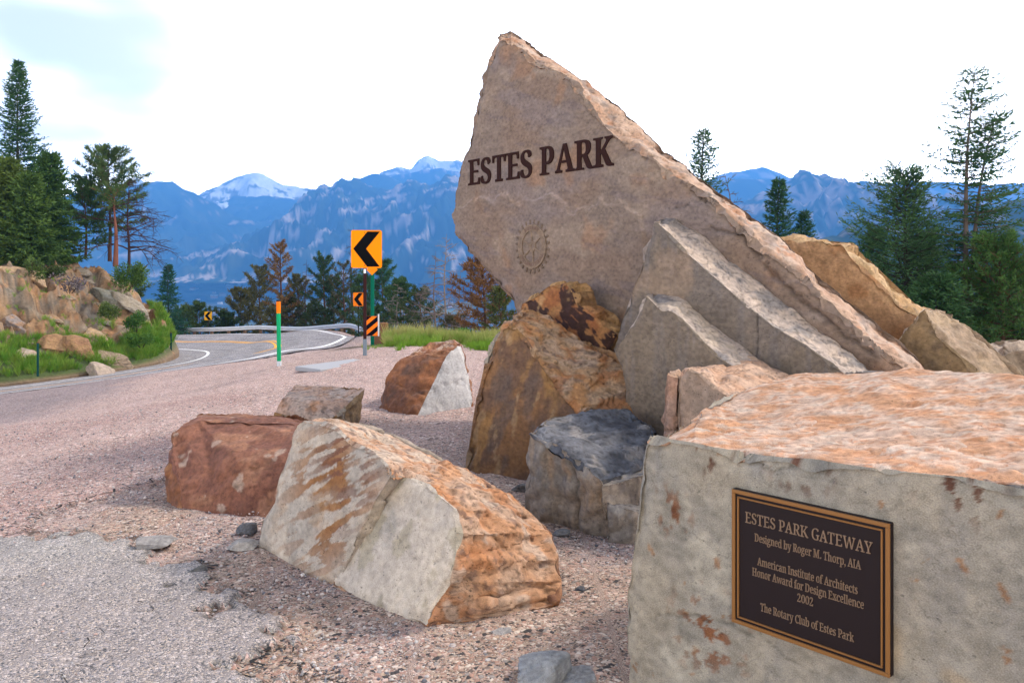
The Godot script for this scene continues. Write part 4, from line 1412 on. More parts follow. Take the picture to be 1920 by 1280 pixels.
func build_boulders(cut: Material, raw: Material, smooth_cut: Material) -> void:
	put_boulder("plaque_boulder", [[Vector3(0.502, 0.988, -3.078), Vector3(0.643, 0.993, -2.923), Vector3(0.774, 0.986, -2.781), Vector3(0.917, 1.004, -2.624), Vector3(1.088, 1.018, -2.436), Vector3(1.236, 1.036, -2.274), Vector3(1.325, 1.029, -2.177), Vector3(1.516, 1.027, -1.968), Vector3(1.516, 0.263, -1.968), Vector3(1.140, 0.106, -2.380), Vector3(0.456, -0.120, -3.129), Vector3(0.440, 0.154, -3.146), Vector3(0.429, 0.312, -3.158), Vector3(0.459, 0.528, -3.125), Vector3(0.476, 0.816, -3.106)], [Vector3(0.581, 0.915, -3.350), Vector3(0.856, 0.948, -3.780), Vector3(1.106, 0.950, -4.250), Vector3(1.531, 0.970, -4.550), Vector3(1.880, 1.012, -4.400), Vector3(2.097, 1.047, -4.050), Vector3(2.237, 1.093, -3.600), Vector3(2.568, 1.125, -3.200), Vector3(2.900, -0.150, -2.500), Vector3(1.900, -0.150, -4.200), Vector3(1.050, -0.150, -4.200), Vector3(0.780, 0.300, -3.750), Vector3(0.700, 0.500, -3.600), Vector3(0.680, 0.700, -3.500), Vector3(0.640, 0.850, -3.400)]], 0.0165, {face = {a = lin(0.37, 0.32, 0.245), b = lin(0.315, 0.285, 0.235), fa = 1.5, mottle = 0.12, stains = [{c = lin(0.25, 0.235, 0.22), t = 0.12, stretch = Vector3(1.20, 5.00, 1.20), soft = 0.30, k = 0.35, off = 1.0, basis = Basis(Vector3(0.000, 1.000, 0.000), Vector3(-0.674, 0.000, -0.738), Vector3(-0.738, 0.000, 0.674)).transposed()}, {c = lin(0.47, 0.42, 0.33), t = 0.22, stretch = Vector3(2.00, 2.00, 2.00), soft = 0.20, k = 0.60, off = 4.0}, {c = lin(0.30, 0.14, 0.055), t = 0.50, stretch = Vector3(8.00, 6.00, 8.00), soft = 0.07, k = 0.75, off = 8.0}, {c = lin(0.13, 0.06, 0.035), t = 0.18, stretch = Vector3(16.00, 10.00, 16.00), soft = 0.06, k = 0.85, off = 12.0, where = Vector3(0.917, 1.002, -2.624), reach = 0.16}, {c = lin(0.13, 0.06, 0.035), t = 0.22, stretch = Vector3(16.00, 10.00, 16.00), soft = 0.06, k = 0.85, off = 12.0, where = Vector3(0.688, 0.977, -2.874), reach = 0.14}, {c = lin(0.13, 0.06, 0.035), t = 0.22, stretch = Vector3(16.00, 10.00, 16.00), soft = 0.06, k = 0.85, off = 12.0, where = Vector3(1.236, 1.019, -2.274), reach = 0.16}, {c = lin(0.22, 0.09, 0.04), t = 0.20, stretch = Vector3(14.00, 14.00, 14.00), soft = 0.06, k = 0.80, off = 22.0, where = Vector3(0.581, 0.729, -2.992), reach = 0.12}, {c = lin(0.22, 0.09, 0.04), t = 0.24, stretch = Vector3(12.00, 14.00, 12.00), soft = 0.06, k = 0.80, off = 25.0, where = Vector3(0.688, 0.335, -2.874), reach = 0.22}, {c = lin(0.40, 0.27, 0.14), t = 0.36, stretch = Vector3(2.00, 2.00, 2.00), soft = 0.25, k = 0.40, off = 17.0}]}, top = {a = lin(0.54, 0.28, 0.15), b = lin(0.57, 0.40, 0.30), fa = 4.5, stains = [{c = lin(0.60, 0.50, 0.41), t = 0.12, stretch = Vector3(7.00, 9.00, 7.00), soft = 0.30, k = 0.60, off = 2.0}, {c = lin(0.46, 0.18, 0.065), t = 0.14, stretch = Vector3(11.00, 13.00, 11.00), soft = 0.25, k = 0.65, off = 6.0}, {c = lin(0.36, 0.24, 0.18), t = 0.42, stretch = Vector3(9.00, 9.00, 9.00), soft = 0.10, k = 0.50, off = 9.0}]}, side = {a = lin(0.38, 0.33, 0.26), b = lin(0.32, 0.28, 0.23), fa = 2.0}, back = {a = lin(0.38, 0.33, 0.26), b = lin(0.32, 0.28, 0.23), fa = 2.0}, rug = 0.012, grade = 0.022, chip = 0.022, chipw = 0.035, lumps = 0.008, rough = 0.003, ledge = 0.004, bedk = 4.9, beds = Vector3(2.6, 6.0, 2.6), bedline = 0.45, calm = 0.75, cracks = [{p = [Vector3(0.757, 0.980, -2.799), Vector3(0.808, 0.964, -2.743), Vector3(0.860, 0.953, -2.686), Vector3(0.905, 0.980, -2.637), Vector3(0.953, 1.001, -2.584)], w = 0.005, deep = 0.008, dark = 0.55, wobble = 0.012}, {p = [Vector3(0.440, 0.307, -3.146), Vector3(0.532, 0.323, -3.045), Vector3(0.628, 0.378, -2.940), Vector3(0.746, 0.403, -2.811), Vector3(0.841, 0.382, -2.707), Vector3(0.941, 0.336, -2.597)], w = 0.006, deep = 0.006, dark = 0.45, wobble = 0.020}]}, 501, smooth_cut, "nearest grey sandstone boulder bearing the plaque, with an orange weathered top", "boulder", "body")
	put_boulder("plaque_boulder", [[Vector3(0.726, 0.976, -3.300), Vector3(0.797, 0.962, -3.200), Vector3(0.878, 0.958, -3.120), Vector3(0.909, 0.963, -3.020), Vector3(1.056, 0.987, -2.720), Vector3(1.197, 1.008, -2.500), Vector3(1.339, 1.038, -2.200), Vector3(1.517, 1.039, -1.970), Vector3(2.384, 1.131, -2.900), Vector3(2.249, 1.155, -3.620), Vector3(2.097, 1.112, -4.050), Vector3(1.880, 1.079, -4.400), Vector3(1.531, 1.038, -4.550), Vector3(1.101, 1.010, -4.050), Vector3(0.816, 0.990, -3.600)], [Vector3(0.726, 0.861, -3.300), Vector3(0.797, 0.847, -3.200), Vector3(0.878, 0.843, -3.120), Vector3(0.909, 0.848, -3.020), Vector3(1.056, 0.872, -2.720), Vector3(1.197, 0.893, -2.500), Vector3(1.339, 0.923, -2.200), Vector3(1.517, 0.924, -1.970), Vector3(2.384, 1.016, -2.900), Vector3(2.249, 1.040, -3.620), Vector3(2.097, 0.997, -4.050), Vector3(1.880, 0.964, -4.400), Vector3(1.531, 0.923, -4.550), Vector3(1.101, 0.895, -4.050), Vector3(0.816, 0.875, -3.600)]], 0.0234, {face = {a = lin(0.40, 0.33, 0.27), b = lin(0.34, 0.29, 0.25)}, top = {a = lin(0.54, 0.28, 0.15), b = lin(0.57, 0.40, 0.30), fa = 3.0, stains = [{c = lin(0.60, 0.50, 0.41), t = 0.12, stretch = Vector3(7.00, 9.00, 7.00), soft = 0.30, k = 0.60, off = 2.0}, {c = lin(0.46, 0.18, 0.065), t = 0.14, stretch = Vector3(11.00, 13.00, 11.00), soft = 0.25, k = 0.65, off = 6.0}]}, side = {a = lin(0.40, 0.35, 0.29), b = lin(0.30, 0.27, 0.25), stains = [{c = lin(0.55, 0.28, 0.13), t = 0.15, stretch = Vector3(4.00, 8.00, 4.00), soft = 0.20, k = 0.60, off = 6.0}]}, back = {a = lin(0.40, 0.35, 0.29), b = lin(0.30, 0.27, 0.25), stains = [{c = lin(0.55, 0.28, 0.13), t = 0.15, stretch = Vector3(4.00, 8.00, 4.00), soft = 0.20, k = 0.60, off = 6.0}]}, rug = 0.014, chip = 0.016, chipw = 0.03, lumps = 0.012, rough = 0.006, ledge = 0.005, bedk = 4.2, beds = Vector3(2.6, 6.0, 2.6), bedline = 0.5, kinds = {0: "top"}}, 502, raw, "", "boulder", "top_layer")
	put_boulder("sign_slab", [[Vector3(-0.145, 4.266, -9.363), Vector3(-0.012, 4.160, -9.198), Vector3(0.111, 4.047, -9.046), Vector3(0.236, 3.873, -8.892), Vector3(0.436, 3.726, -8.644), Vector3(0.641, 3.550, -8.392), Vector3(0.753, 3.309, -8.253), Vector3(0.903, 3.036, -8.067), Vector3(1.047, 2.867, -7.890), Vector3(1.180, 2.750, -7.726), Vector3(1.312, 2.638, -7.563), Vector3(1.419, 2.485, -7.431), Vector3(1.589, 2.357, -7.221), Vector3(1.722, 2.226, -7.057), Vector3(1.869, 2.009, -6.875), Vector3(2.043, 1.772, -6.660), Vector3(2.274, 1.559, -6.375), Vector3(2.383, 1.366, -6.240), Vector3(2.563, 1.148, -6.018), Vector3(2.707, 0.980, -5.841), Vector3(2.819, 0.880, -5.701), Vector3(2.966, 0.707, -5.521), Vector3(2.966, 0.349, -5.521), Vector3(0.286, -0.400, -8.830), Vector3(0.174, 0.845, -8.968), Vector3(-0.024, 1.296, -9.212), Vector3(-0.246, 1.539, -9.486), Vector3(-0.488, 1.790, -9.785), Vector3(-0.703, 2.062, -10.051), Vector3(-0.767, 2.243, -10.130), Vector3(-0.688, 2.652, -10.033), Vector3(-0.625, 2.908, -9.955), Vector3(-0.549, 3.093, -9.861), Vector3(-0.421, 3.528, -9.703), Vector3(-0.290, 3.996, -9.541)], [Vector3(-0.111, 4.540, -10.115), Vector3(-0.013, 4.530, -9.994), Vector3(0.158, 4.373, -9.782), Vector3(0.393, 4.100, -9.492), Vector3(0.675, 3.808, -9.144), Vector3(0.865, 3.618, -8.909), Vector3(1.001, 3.467, -8.741), Vector3(1.157, 3.299, -8.549), Vector3(1.323, 3.058, -8.344), Vector3(1.425, 2.919, -8.217), Vector3(1.525, 2.779, -8.095), Vector3(1.625, 2.694, -7.971), Vector3(1.778, 2.497, -7.782), Vector3(1.939, 2.326, -7.583), Vector3(2.102, 2.149, -7.382), Vector3(2.346, 1.880, -7.080), Vector3(2.532, 1.591, -6.851), Vector3(2.743, 1.344, -6.590), Vector3(2.891, 1.173, -6.408), Vector3(3.003, 1.052, -6.269), Vector3(3.115, 0.886, -6.131), Vector3(3.314, 0.648, -5.885), Vector3(3.314, 0.267, -5.885), Vector3(0.598, -0.493, -9.239), Vector3(0.486, 0.811, -9.378), Vector3(0.287, 1.282, -9.624), Vector3(0.064, 1.536, -9.898), Vector3(-0.198, 1.798, -10.223), Vector3(-0.443, 2.084, -10.524), Vector3(-0.552, 2.276, -10.659), Vector3(-0.515, 2.713, -10.614), Vector3(-0.479, 2.989, -10.569), Vector3(-0.443, 3.194, -10.524), Vector3(-0.372, 3.674, -10.436), Vector3(-0.253, 4.184, -10.290)]], 0.0360, {face = {a = lin(0.265, 0.185, 0.138), b = lin(0.26, 0.195, 0.155), fa = 0.9, mottle = 0.13, stains = [{c = lin(0.26, 0.205, 0.19), t = 0.05, stretch = Vector3(1.60, 0.50, 1.60), soft = 0.35, k = 0.65, off = 3.0, basis = Basis(Vector3(0.131, 0.978, 0.162), Vector3(-0.616, 0.208, -0.760), Vector3(-0.777, 0.000, 0.629)).transposed()}, {c = lin(0.38, 0.29, 0.22), t = 0.16, stretch = Vector3(1.30, 0.60, 1.30), soft = 0.30, k = 0.50, off = 7.0, basis = Basis(Vector3(0.131, 0.978, 0.162), Vector3(-0.616, 0.208, -0.760), Vector3(-0.777, 0.000, 0.629)).transposed()}, {c = lin(0.36, 0.20, 0.115), t = 0.22, stretch = Vector3(1.10, 1.10, 1.10), soft = 0.30, k = 0.60, off = 11.0}, {c = lin(0.20, 0.155, 0.15), t = 0.30, stretch = Vector3(4.50, 1.00, 4.50), soft = 0.20, k = 0.50, off = 15.0, basis = Basis(Vector3(0.131, 0.978, 0.162), Vector3(-0.616, 0.208, -0.760), Vector3(-0.777, 0.000, 0.629)).transposed()}]}, top = {a = lin(0.47, 0.31, 0.215), b = lin(0.42, 0.25, 0.16), fa = 2.0, stains = [{c = lin(0.50, 0.38, 0.30), t = 0.10, stretch = Vector3(2.00, 2.00, 2.00), soft = 0.30, k = 0.70, off = 2.0}, {c = lin(0.20, 0.165, 0.15), t = 0.22, stretch = Vector3(2.20, 2.20, 2.20), soft = 0.20, k = 0.60, off = 5.0}, {c = lin(0.42, 0.17, 0.07), t = 0.30, stretch = Vector3(3.00, 3.00, 3.00), soft = 0.15, k = 0.60, off = 9.0}]}, side = {a = lin(0.30, 0.21, 0.155), b = lin(0.25, 0.18, 0.14)}, back = {a = lin(0.30, 0.21, 0.155), b = lin(0.25, 0.18, 0.14)}, chip = 0.05, chipw = 0.06, lumps = 0.018, rough = 0.010, ledge = 0.013, bedk = 3.5, beds = Vector3(1.3, 2.4, 1.3), calm = 0.85, ridge = {o = Vector3(0.958, 0.000, -8.000), e = Vector3(0.629, 0.000, 0.777), p = [Vector2(-2.741, 2.354), Vector2(-2.549, 2.375), Vector2(-2.066, 2.483), Vector2(-1.862, 2.407), Vector2(-1.617, 2.499), Vector2(-1.475, 2.340), Vector2(-1.291, 2.404), Vector2(-1.138, 2.359), Vector2(-0.896, 2.416), Vector2(-0.713, 2.364), Vector2(-0.543, 2.189), Vector2(-0.371, 2.271), Vector2(-0.257, 2.226), Vector2(-0.145, 2.346), Vector2(-0.036, 2.234), Vector2(0.106, 2.343), Vector2(0.245, 2.207), Vector2(0.380, 2.124), Vector2(0.439, 1.922), Vector2(0.478, 1.797)]}, cracks = [{p = [Vector3(1.589, 2.217, -7.221), Vector3(1.732, 2.229, -7.044), Vector3(1.829, 2.147, -6.925), Vector3(1.935, 1.908, -6.794), Vector3(2.062, 1.686, -6.637)], w = 0.014, deep = 0.030, dark = 0.70, wobble = 0.050}, {p = [Vector3(1.419, 2.153, -7.431), Vector3(1.533, 2.176, -7.289), Vector3(1.611, 2.243, -7.194)], w = 0.010, deep = 0.015, dark = 0.70, wobble = 0.030}, {p = [Vector3(1.697, 1.967, -7.087), Vector3(1.902, 1.910, -6.834), Vector3(2.031, 1.665, -6.675), Vector3(2.242, 1.392, -6.414), Vector3(2.410, 1.198, -6.207), Vector3(2.619, 0.984, -5.949)], w = 0.020, deep = 0.030, dark = 0.50, wobble = 0.030}]}, 510, cut, "tall leaning tan slab carved with big brown letters and a cogwheel emblem", "boulder", "body")
	put_boulder("leaning_slab", [[Vector3(1.210, 2.038, -6.974), Vector3(1.254, 1.985, -6.919), Vector3(1.424, 1.761, -6.709), Vector3(1.588, 1.575, -6.507), Vector3(1.811, 1.322, -6.232), Vector3(1.938, 1.195, -6.074), Vector3(2.097, 1.079, -5.879), Vector3(2.257, 0.935, -5.680), Vector3(2.415, 0.783, -5.486), Vector3(2.415, 0.286, -5.486), Vector3(1.065, -0.120, -7.153), Vector3(0.965, 0.517, -7.276), Vector3(0.904, 0.910, -7.352), Vector3(0.945, 1.080, -7.301), Vector3(1.025, 1.367, -7.202), Vector3(1.123, 1.692, -7.081)], [Vector3(1.377, 2.096, -7.515), Vector3(1.482, 2.092, -7.385), Vector3(1.657, 1.943, -7.169), Vector3(1.811, 1.740, -6.978), Vector3(2.050, 1.501, -6.683), Vector3(2.191, 1.339, -6.509), Vector3(2.364, 1.160, -6.296), Vector3(2.525, 1.008, -6.096), Vector3(2.726, 0.767, -5.849), Vector3(2.726, 0.275, -5.849), Vector3(1.325, -0.120, -7.579), Vector3(1.201, 0.449, -7.732), Vector3(1.159, 0.869, -7.784), Vector3(1.201, 1.150, -7.732), Vector3(1.263, 1.451, -7.655), Vector3(1.325, 1.796, -7.579)]], 0.0276, {face = {a = lin(0.225, 0.178, 0.135), b = lin(0.21, 0.17, 0.14), fa = 1.0, mottle = 0.1, stains = [{c = lin(0.21, 0.18, 0.165), t = 0.15, stretch = Vector3(7.00, 0.50, 7.00), soft = 0.20, k = 0.60, off = 3.0, basis = Basis(Vector3(0.629, 0.000, 0.777), Vector3(0.000, 1.000, 0.000), Vector3(-0.777, 0.000, 0.629)).transposed()}, {c = lin(0.36, 0.25, 0.17), t = 0.20, stretch = Vector3(1.00, 1.00, 1.00), soft = 0.30, k = 0.60, off = 7.0}]}, top = {a = lin(0.54, 0.42, 0.33), b = lin(0.47, 0.375, 0.31), fa = 2.5, stains = [{c = lin(0.22, 0.205, 0.20), t = 0.02, stretch = Vector3(2.00, 2.00, 2.00), soft = 0.30, k = 0.70, off = 2.0}, {c = lin(0.17, 0.155, 0.155), t = 0.28, stretch = Vector3(6.00, 6.00, 6.00), soft = 0.15, k = 0.60, off = 7.0}]}, side = {a = lin(0.36, 0.28, 0.22), b = lin(0.30, 0.24, 0.2)}, back = {a = lin(0.36, 0.28, 0.22), b = lin(0.30, 0.24, 0.2)}, chip = 0.022, chipw = 0.035, lumps = 0.010, rough = 0.006, ledge = 0.007, bedk = 4.2, calm = 0.7, cracks = [{p = [Vector3(1.838, 1.299, -6.199), Vector3(1.843, 1.079, -6.192), Vector3(1.832, 0.756, -6.206)], w = 0.008, deep = 0.012, dark = 0.55, wobble = 0.005}]}, 520, cut, "upper of the two smaller grey tan slabs leaning on the carved slab", "boulder", "")  # top palette lightened, face darkened: lighting contrast painted into the stone
	put_boulder("leaning_slab", [[Vector3(1.060, 1.423, -6.524), Vector3(1.143, 1.326, -6.421), Vector3(1.233, 1.298, -6.309), Vector3(1.324, 1.207, -6.198), Vector3(1.411, 1.088, -6.090), Vector3(1.495, 0.992, -5.986), Vector3(1.650, 0.887, -5.795), Vector3(1.785, 0.762, -5.628), Vector3(1.785, 0.252, -5.628), Vector3(0.985, -0.120, -6.616), Vector3(0.912, 0.688, -6.707), Vector3(0.840, 0.953, -6.795), Vector3(0.915, 1.075, -6.702), Vector3(1.017, 1.302, -6.576)], [Vector3(1.210, 1.422, -7.053), Vector3(1.331, 1.421, -6.903), Vector3(1.445, 1.390, -6.763), Vector3(1.567, 1.258, -6.613), Vector3(1.683, 1.131, -6.469), Vector3(1.795, 1.043, -6.331), Vector3(1.919, 0.920, -6.177), Vector3(2.060, 0.745, -6.004), Vector3(2.060, 0.240, -6.004), Vector3(1.229, -0.120, -7.030), Vector3(1.153, 0.632, -7.124), Vector3(1.095, 0.915, -7.196), Vector3(1.114, 1.089, -7.172), Vector3(1.160, 1.278, -7.114)]], 0.0248, {face = {a = lin(0.24, 0.185, 0.135), b = lin(0.22, 0.172, 0.13), fa = 1.0, mottle = 0.1, stains = [{c = lin(0.24, 0.2, 0.175), t = 0.18, stretch = Vector3(6.00, 0.60, 6.00), soft = 0.20, k = 0.50, off = 3.0, basis = Basis(Vector3(0.629, 0.000, 0.777), Vector3(0.000, 1.000, 0.000), Vector3(-0.777, 0.000, 0.629)).transposed()}]}, top = {a = lin(0.54, 0.43, 0.335), b = lin(0.46, 0.37, 0.31), fa = 2.5, stains = [{c = lin(0.19, 0.18, 0.185), t = 0.06, stretch = Vector3(1.60, 1.60, 1.60), soft = 0.25, k = 0.75, off = 4.0}]}, side = {a = lin(0.36, 0.28, 0.22), b = lin(0.30, 0.24, 0.2)}, back = {a = lin(0.36, 0.28, 0.22), b = lin(0.30, 0.24, 0.2)}, chip = 0.02, chipw = 0.035, lumps = 0.010, rough = 0.005, ledge = 0.006, bedk = 4.2, calm = 0.7}, 530, cut, "lower smaller slab with a pale curved top edge, nearest the brown boulder", "boulder", "")  # lighter top and darker face, light and shade partly put into colour
	put_boulder("pink_block", [[Vector3(1.086, 0.914, -5.377), Vector3(1.136, 0.984, -5.321), Vector3(1.197, 0.954, -5.254), Vector3(1.285, 0.873, -5.156), Vector3(1.424, 0.775, -5.001), Vector3(1.590, 0.696, -4.817), Vector3(1.590, -0.120, -4.817), Vector3(1.074, -0.120, -5.390), Vector3(1.080, 0.624, -5.383)], [Vector3(1.279, 0.858, -6.100), Vector3(1.497, 0.904, -6.250), Vector3(1.645, 0.934, -6.200), Vector3(1.816, 0.968, -6.100), Vector3(1.903, 0.917, -6.000), Vector3(2.043, 0.855, -5.900), Vector3(2.062, -0.120, -5.900), Vector3(1.342, -0.120, -6.100), Vector3(1.303, -0.120, -6.100)]], 0.0221, {face = {a = lin(0.43, 0.30, 0.215), b = lin(0.38, 0.28, 0.21), fa = 2.0, mottle = 0.12}, top = {a = lin(0.55, 0.36, 0.25), b = lin(0.50, 0.29, 0.18), fa = 3.0, stains = [{c = lin(0.3, 0.23, 0.19), t = 0.25, stretch = Vector3(6.00, 6.00, 6.00), soft = 0.15, k = 0.50, off = 3.0}]}, side = {a = lin(0.40, 0.28, 0.2), b = lin(0.34, 0.25, 0.19)}, back = {a = lin(0.40, 0.28, 0.2), b = lin(0.34, 0.25, 0.19)}, chip = 0.02, chipw = 0.04, calm = 0.5, ledge = 0.006}, 540, cut, "pinkish block between the leaning slab and the plaque boulder", "boulder", "")
	put_boulder("pink_block", [[Vector3(1.022, 0.930, -5.447), Vector3(1.086, 0.907, -5.377), Vector3(1.077, 0.624, -5.386), Vector3(1.069, -0.120, -5.396), Vector3(0.981, -0.120, -5.493), Vector3(0.996, 0.607, -5.477)], [Vector3(1.173, 0.889, -6.000), Vector3(1.258, 0.866, -6.000), Vector3(1.250, 0.513, -6.000), Vector3(1.243, -0.120, -6.000), Vector3(1.165, -0.120, -6.000), Vector3(1.173, 0.513, -6.000)]], 0.0221, {face = {a = lin(0.47, 0.27, 0.18), b = lin(0.42, 0.27, 0.2), fa = 3.0}, top = {a = lin(0.55, 0.36, 0.25), b = lin(0.52, 0.32, 0.2)}, side = {a = lin(0.42, 0.25, 0.17), b = lin(0.34, 0.22, 0.16)}, back = {a = lin(0.42, 0.25, 0.17), b = lin(0.34, 0.22, 0.16)}, chip = 0.015, chipw = 0.03, cracks = [{p = [Vector3(0.993, 0.550, -5.480), Vector3(1.083, 0.569, -5.380)], w = 0.006, deep = 0.010, dark = 0.60, wobble = 0.005}]}, 541, raw, "narrow pink sliver split from the left of the pinkish block", "boulder", "")
	put_boulder("dark_topped_block", [[Vector3(0.056, -0.120, -5.400), Vector3(0.171, -0.120, -5.280), Vector3(0.402, -0.120, -5.180), Vector3(0.572, -0.120, -5.050), Vector3(0.761, -0.120, -5.000), Vector3(1.049, -0.120, -5.400), Vector3(1.324, -0.120, -6.200), Vector3(1.025, -0.120, -6.600), Vector3(0.589, -0.120, -6.500), Vector3(0.241, -0.120, -6.200), Vector3(0.111, -0.120, -5.700)], [Vector3(0.104, 0.566, -5.360), Vector3(0.211, 0.523, -5.250), Vector3(0.317, 0.463, -5.150), Vector3(0.431, 0.410, -5.050), Vector3(0.538, 0.343, -4.980), Vector3(0.834, 0.331, -5.300), Vector3(1.056, 0.478, -6.000), Vector3(0.921, 0.531, -6.500), Vector3(0.567, 0.548, -6.300), Vector3(0.272, 0.551, -6.000), Vector3(0.174, 0.567, -5.600)]], 0.0193, {face = {a = lin(0.30, 0.25, 0.2), b = lin(0.3, 0.25, 0.2)}, top = {a = lin(0.17, 0.175, 0.20), b = lin(0.115, 0.12, 0.14), fa = 2.5, stains = [{c = lin(0.34, 0.31, 0.29), t = 0.14, stretch = Vector3(3.00, 3.00, 3.00), soft = 0.25, k = 0.70, off = 2.0}, {c = lin(0.05, 0.05, 0.06), t = 0.20, stretch = Vector3(2.50, 9.00, 2.50), soft = 0.20, k = 0.60, off = 6.0}]}, side = {a = lin(0.42, 0.335, 0.26), b = lin(0.33, 0.29, 0.25), fa = 2.5, stains = [{c = lin(0.42, 0.27, 0.15), t = 0.10, stretch = Vector3(3.00, 1.20, 3.00), soft = 0.25, k = 0.60, off = 3.0}, {c = lin(0.13, 0.105, 0.10), t = 0.20, stretch = Vector3(5.00, 0.80, 5.00), soft = 0.20, k = 0.65, off = 8.0}]}, back = {a = lin(0.42, 0.335, 0.26), b = lin(0.33, 0.29, 0.25), fa = 2.5, stains = [{c = lin(0.42, 0.27, 0.15), t = 0.10, stretch = Vector3(3.00, 1.20, 3.00), soft = 0.25, k = 0.60, off = 3.0}, {c = lin(0.13, 0.105, 0.10), t = 0.20, stretch = Vector3(5.00, 0.80, 5.00), soft = 0.20, k = 0.65, off = 8.0}]}, both = true, chip = 0.03, chipw = 0.05, lumps = 0.012, ledge = 0.012, bedk = 4.2, beds = Vector3(1.6, 6.0, 1.6), kinds = {1: "top"}, cracks = [{p = [Vector3(0.236, 0.550, -5.200), Vector3(0.331, 0.440, -5.120), Vector3(0.398, 0.308, -5.120), Vector3(0.407, 0.017, -5.150)], w = 0.014, deep = 0.020, dark = 0.45, wobble = 0.020}]}, 550, raw, "low block with a blue grey bedded top beside the brown boulder", "boulder", "body")
	put_boulder("dark_topped_block", [[Vector3(0.574, -0.100, -4.930), Vector3(0.758, -0.100, -4.880), Vector3(0.959, -0.100, -5.200), Vector3(0.831, -0.100, -5.350), Vector3(0.627, -0.100, -5.100)], [Vector3(0.564, 0.222, -4.950), Vector3(0.755, 0.173, -4.900), Vector3(0.959, 0.186, -5.200), Vector3(0.831, 0.208, -5.350), Vector3(0.611, 0.230, -5.100)]], 0.0193, {face = {a = lin(0.30, 0.25, 0.2), b = lin(0.3, 0.25, 0.2)}, top = {a = lin(0.46, 0.385, 0.31), b = lin(0.36, 0.31, 0.27), stains = [{c = lin(0.16, 0.155, 0.165), t = 0.15, stretch = Vector3(3.00, 3.00, 3.00), soft = 0.25, k = 0.70, off = 2.0}]}, side = {a = lin(0.42, 0.335, 0.26), b = lin(0.33, 0.29, 0.25), stains = [{c = lin(0.13, 0.105, 0.10), t = 0.20, stretch = Vector3(5.00, 0.80, 5.00), soft = 0.20, k = 0.65, off = 8.0}]}, back = {a = lin(0.42, 0.335, 0.26), b = lin(0.33, 0.29, 0.25), stains = [{c = lin(0.13, 0.105, 0.10), t = 0.20, stretch = Vector3(5.00, 0.80, 5.00), soft = 0.20, k = 0.65, off = 8.0}]}, both = true, kinds = {1: "top"}, chip = 0.015, chipw = 0.03, ledge = 0.005}, 551, raw, "", "boulder", "step")
	put_boulder("dark_topped_block", [[Vector3(0.549, 0.100, -4.960), Vector3(0.770, 0.100, -5.000), Vector3(0.961, 0.100, -5.300), Vector3(0.783, 0.100, -5.500), Vector3(0.594, 0.100, -5.100)], [Vector3(0.540, 0.307, -4.970), Vector3(0.771, 0.348, -5.050), Vector3(0.970, 0.319, -5.350), Vector3(0.783, 0.318, -5.500), Vector3(0.588, 0.313, -5.100)]], 0.0193, {face = {a = lin(0.30, 0.25, 0.2), b = lin(0.3, 0.25, 0.2)}, top = {a = lin(0.46, 0.385, 0.31), b = lin(0.36, 0.31, 0.27), stains = [{c = lin(0.16, 0.155, 0.165), t = 0.15, stretch = Vector3(3.00, 3.00, 3.00), soft = 0.25, k = 0.70, off = 2.0}]}, side = {a = lin(0.42, 0.335, 0.26), b = lin(0.33, 0.29, 0.25), stains = [{c = lin(0.13, 0.105, 0.10), t = 0.20, stretch = Vector3(5.00, 0.80, 5.00), soft = 0.20, k = 0.65, off = 8.0}]}, back = {a = lin(0.42, 0.335, 0.26), b = lin(0.33, 0.29, 0.25), stains = [{c = lin(0.13, 0.105, 0.10), t = 0.20, stretch = Vector3(5.00, 0.80, 5.00), soft = 0.20, k = 0.65, off = 8.0}]}, both = true, kinds = {1: "top"}, chip = 0.015, chipw = 0.03, ledge = 0.005}, 552, raw, "", "boulder", "step")
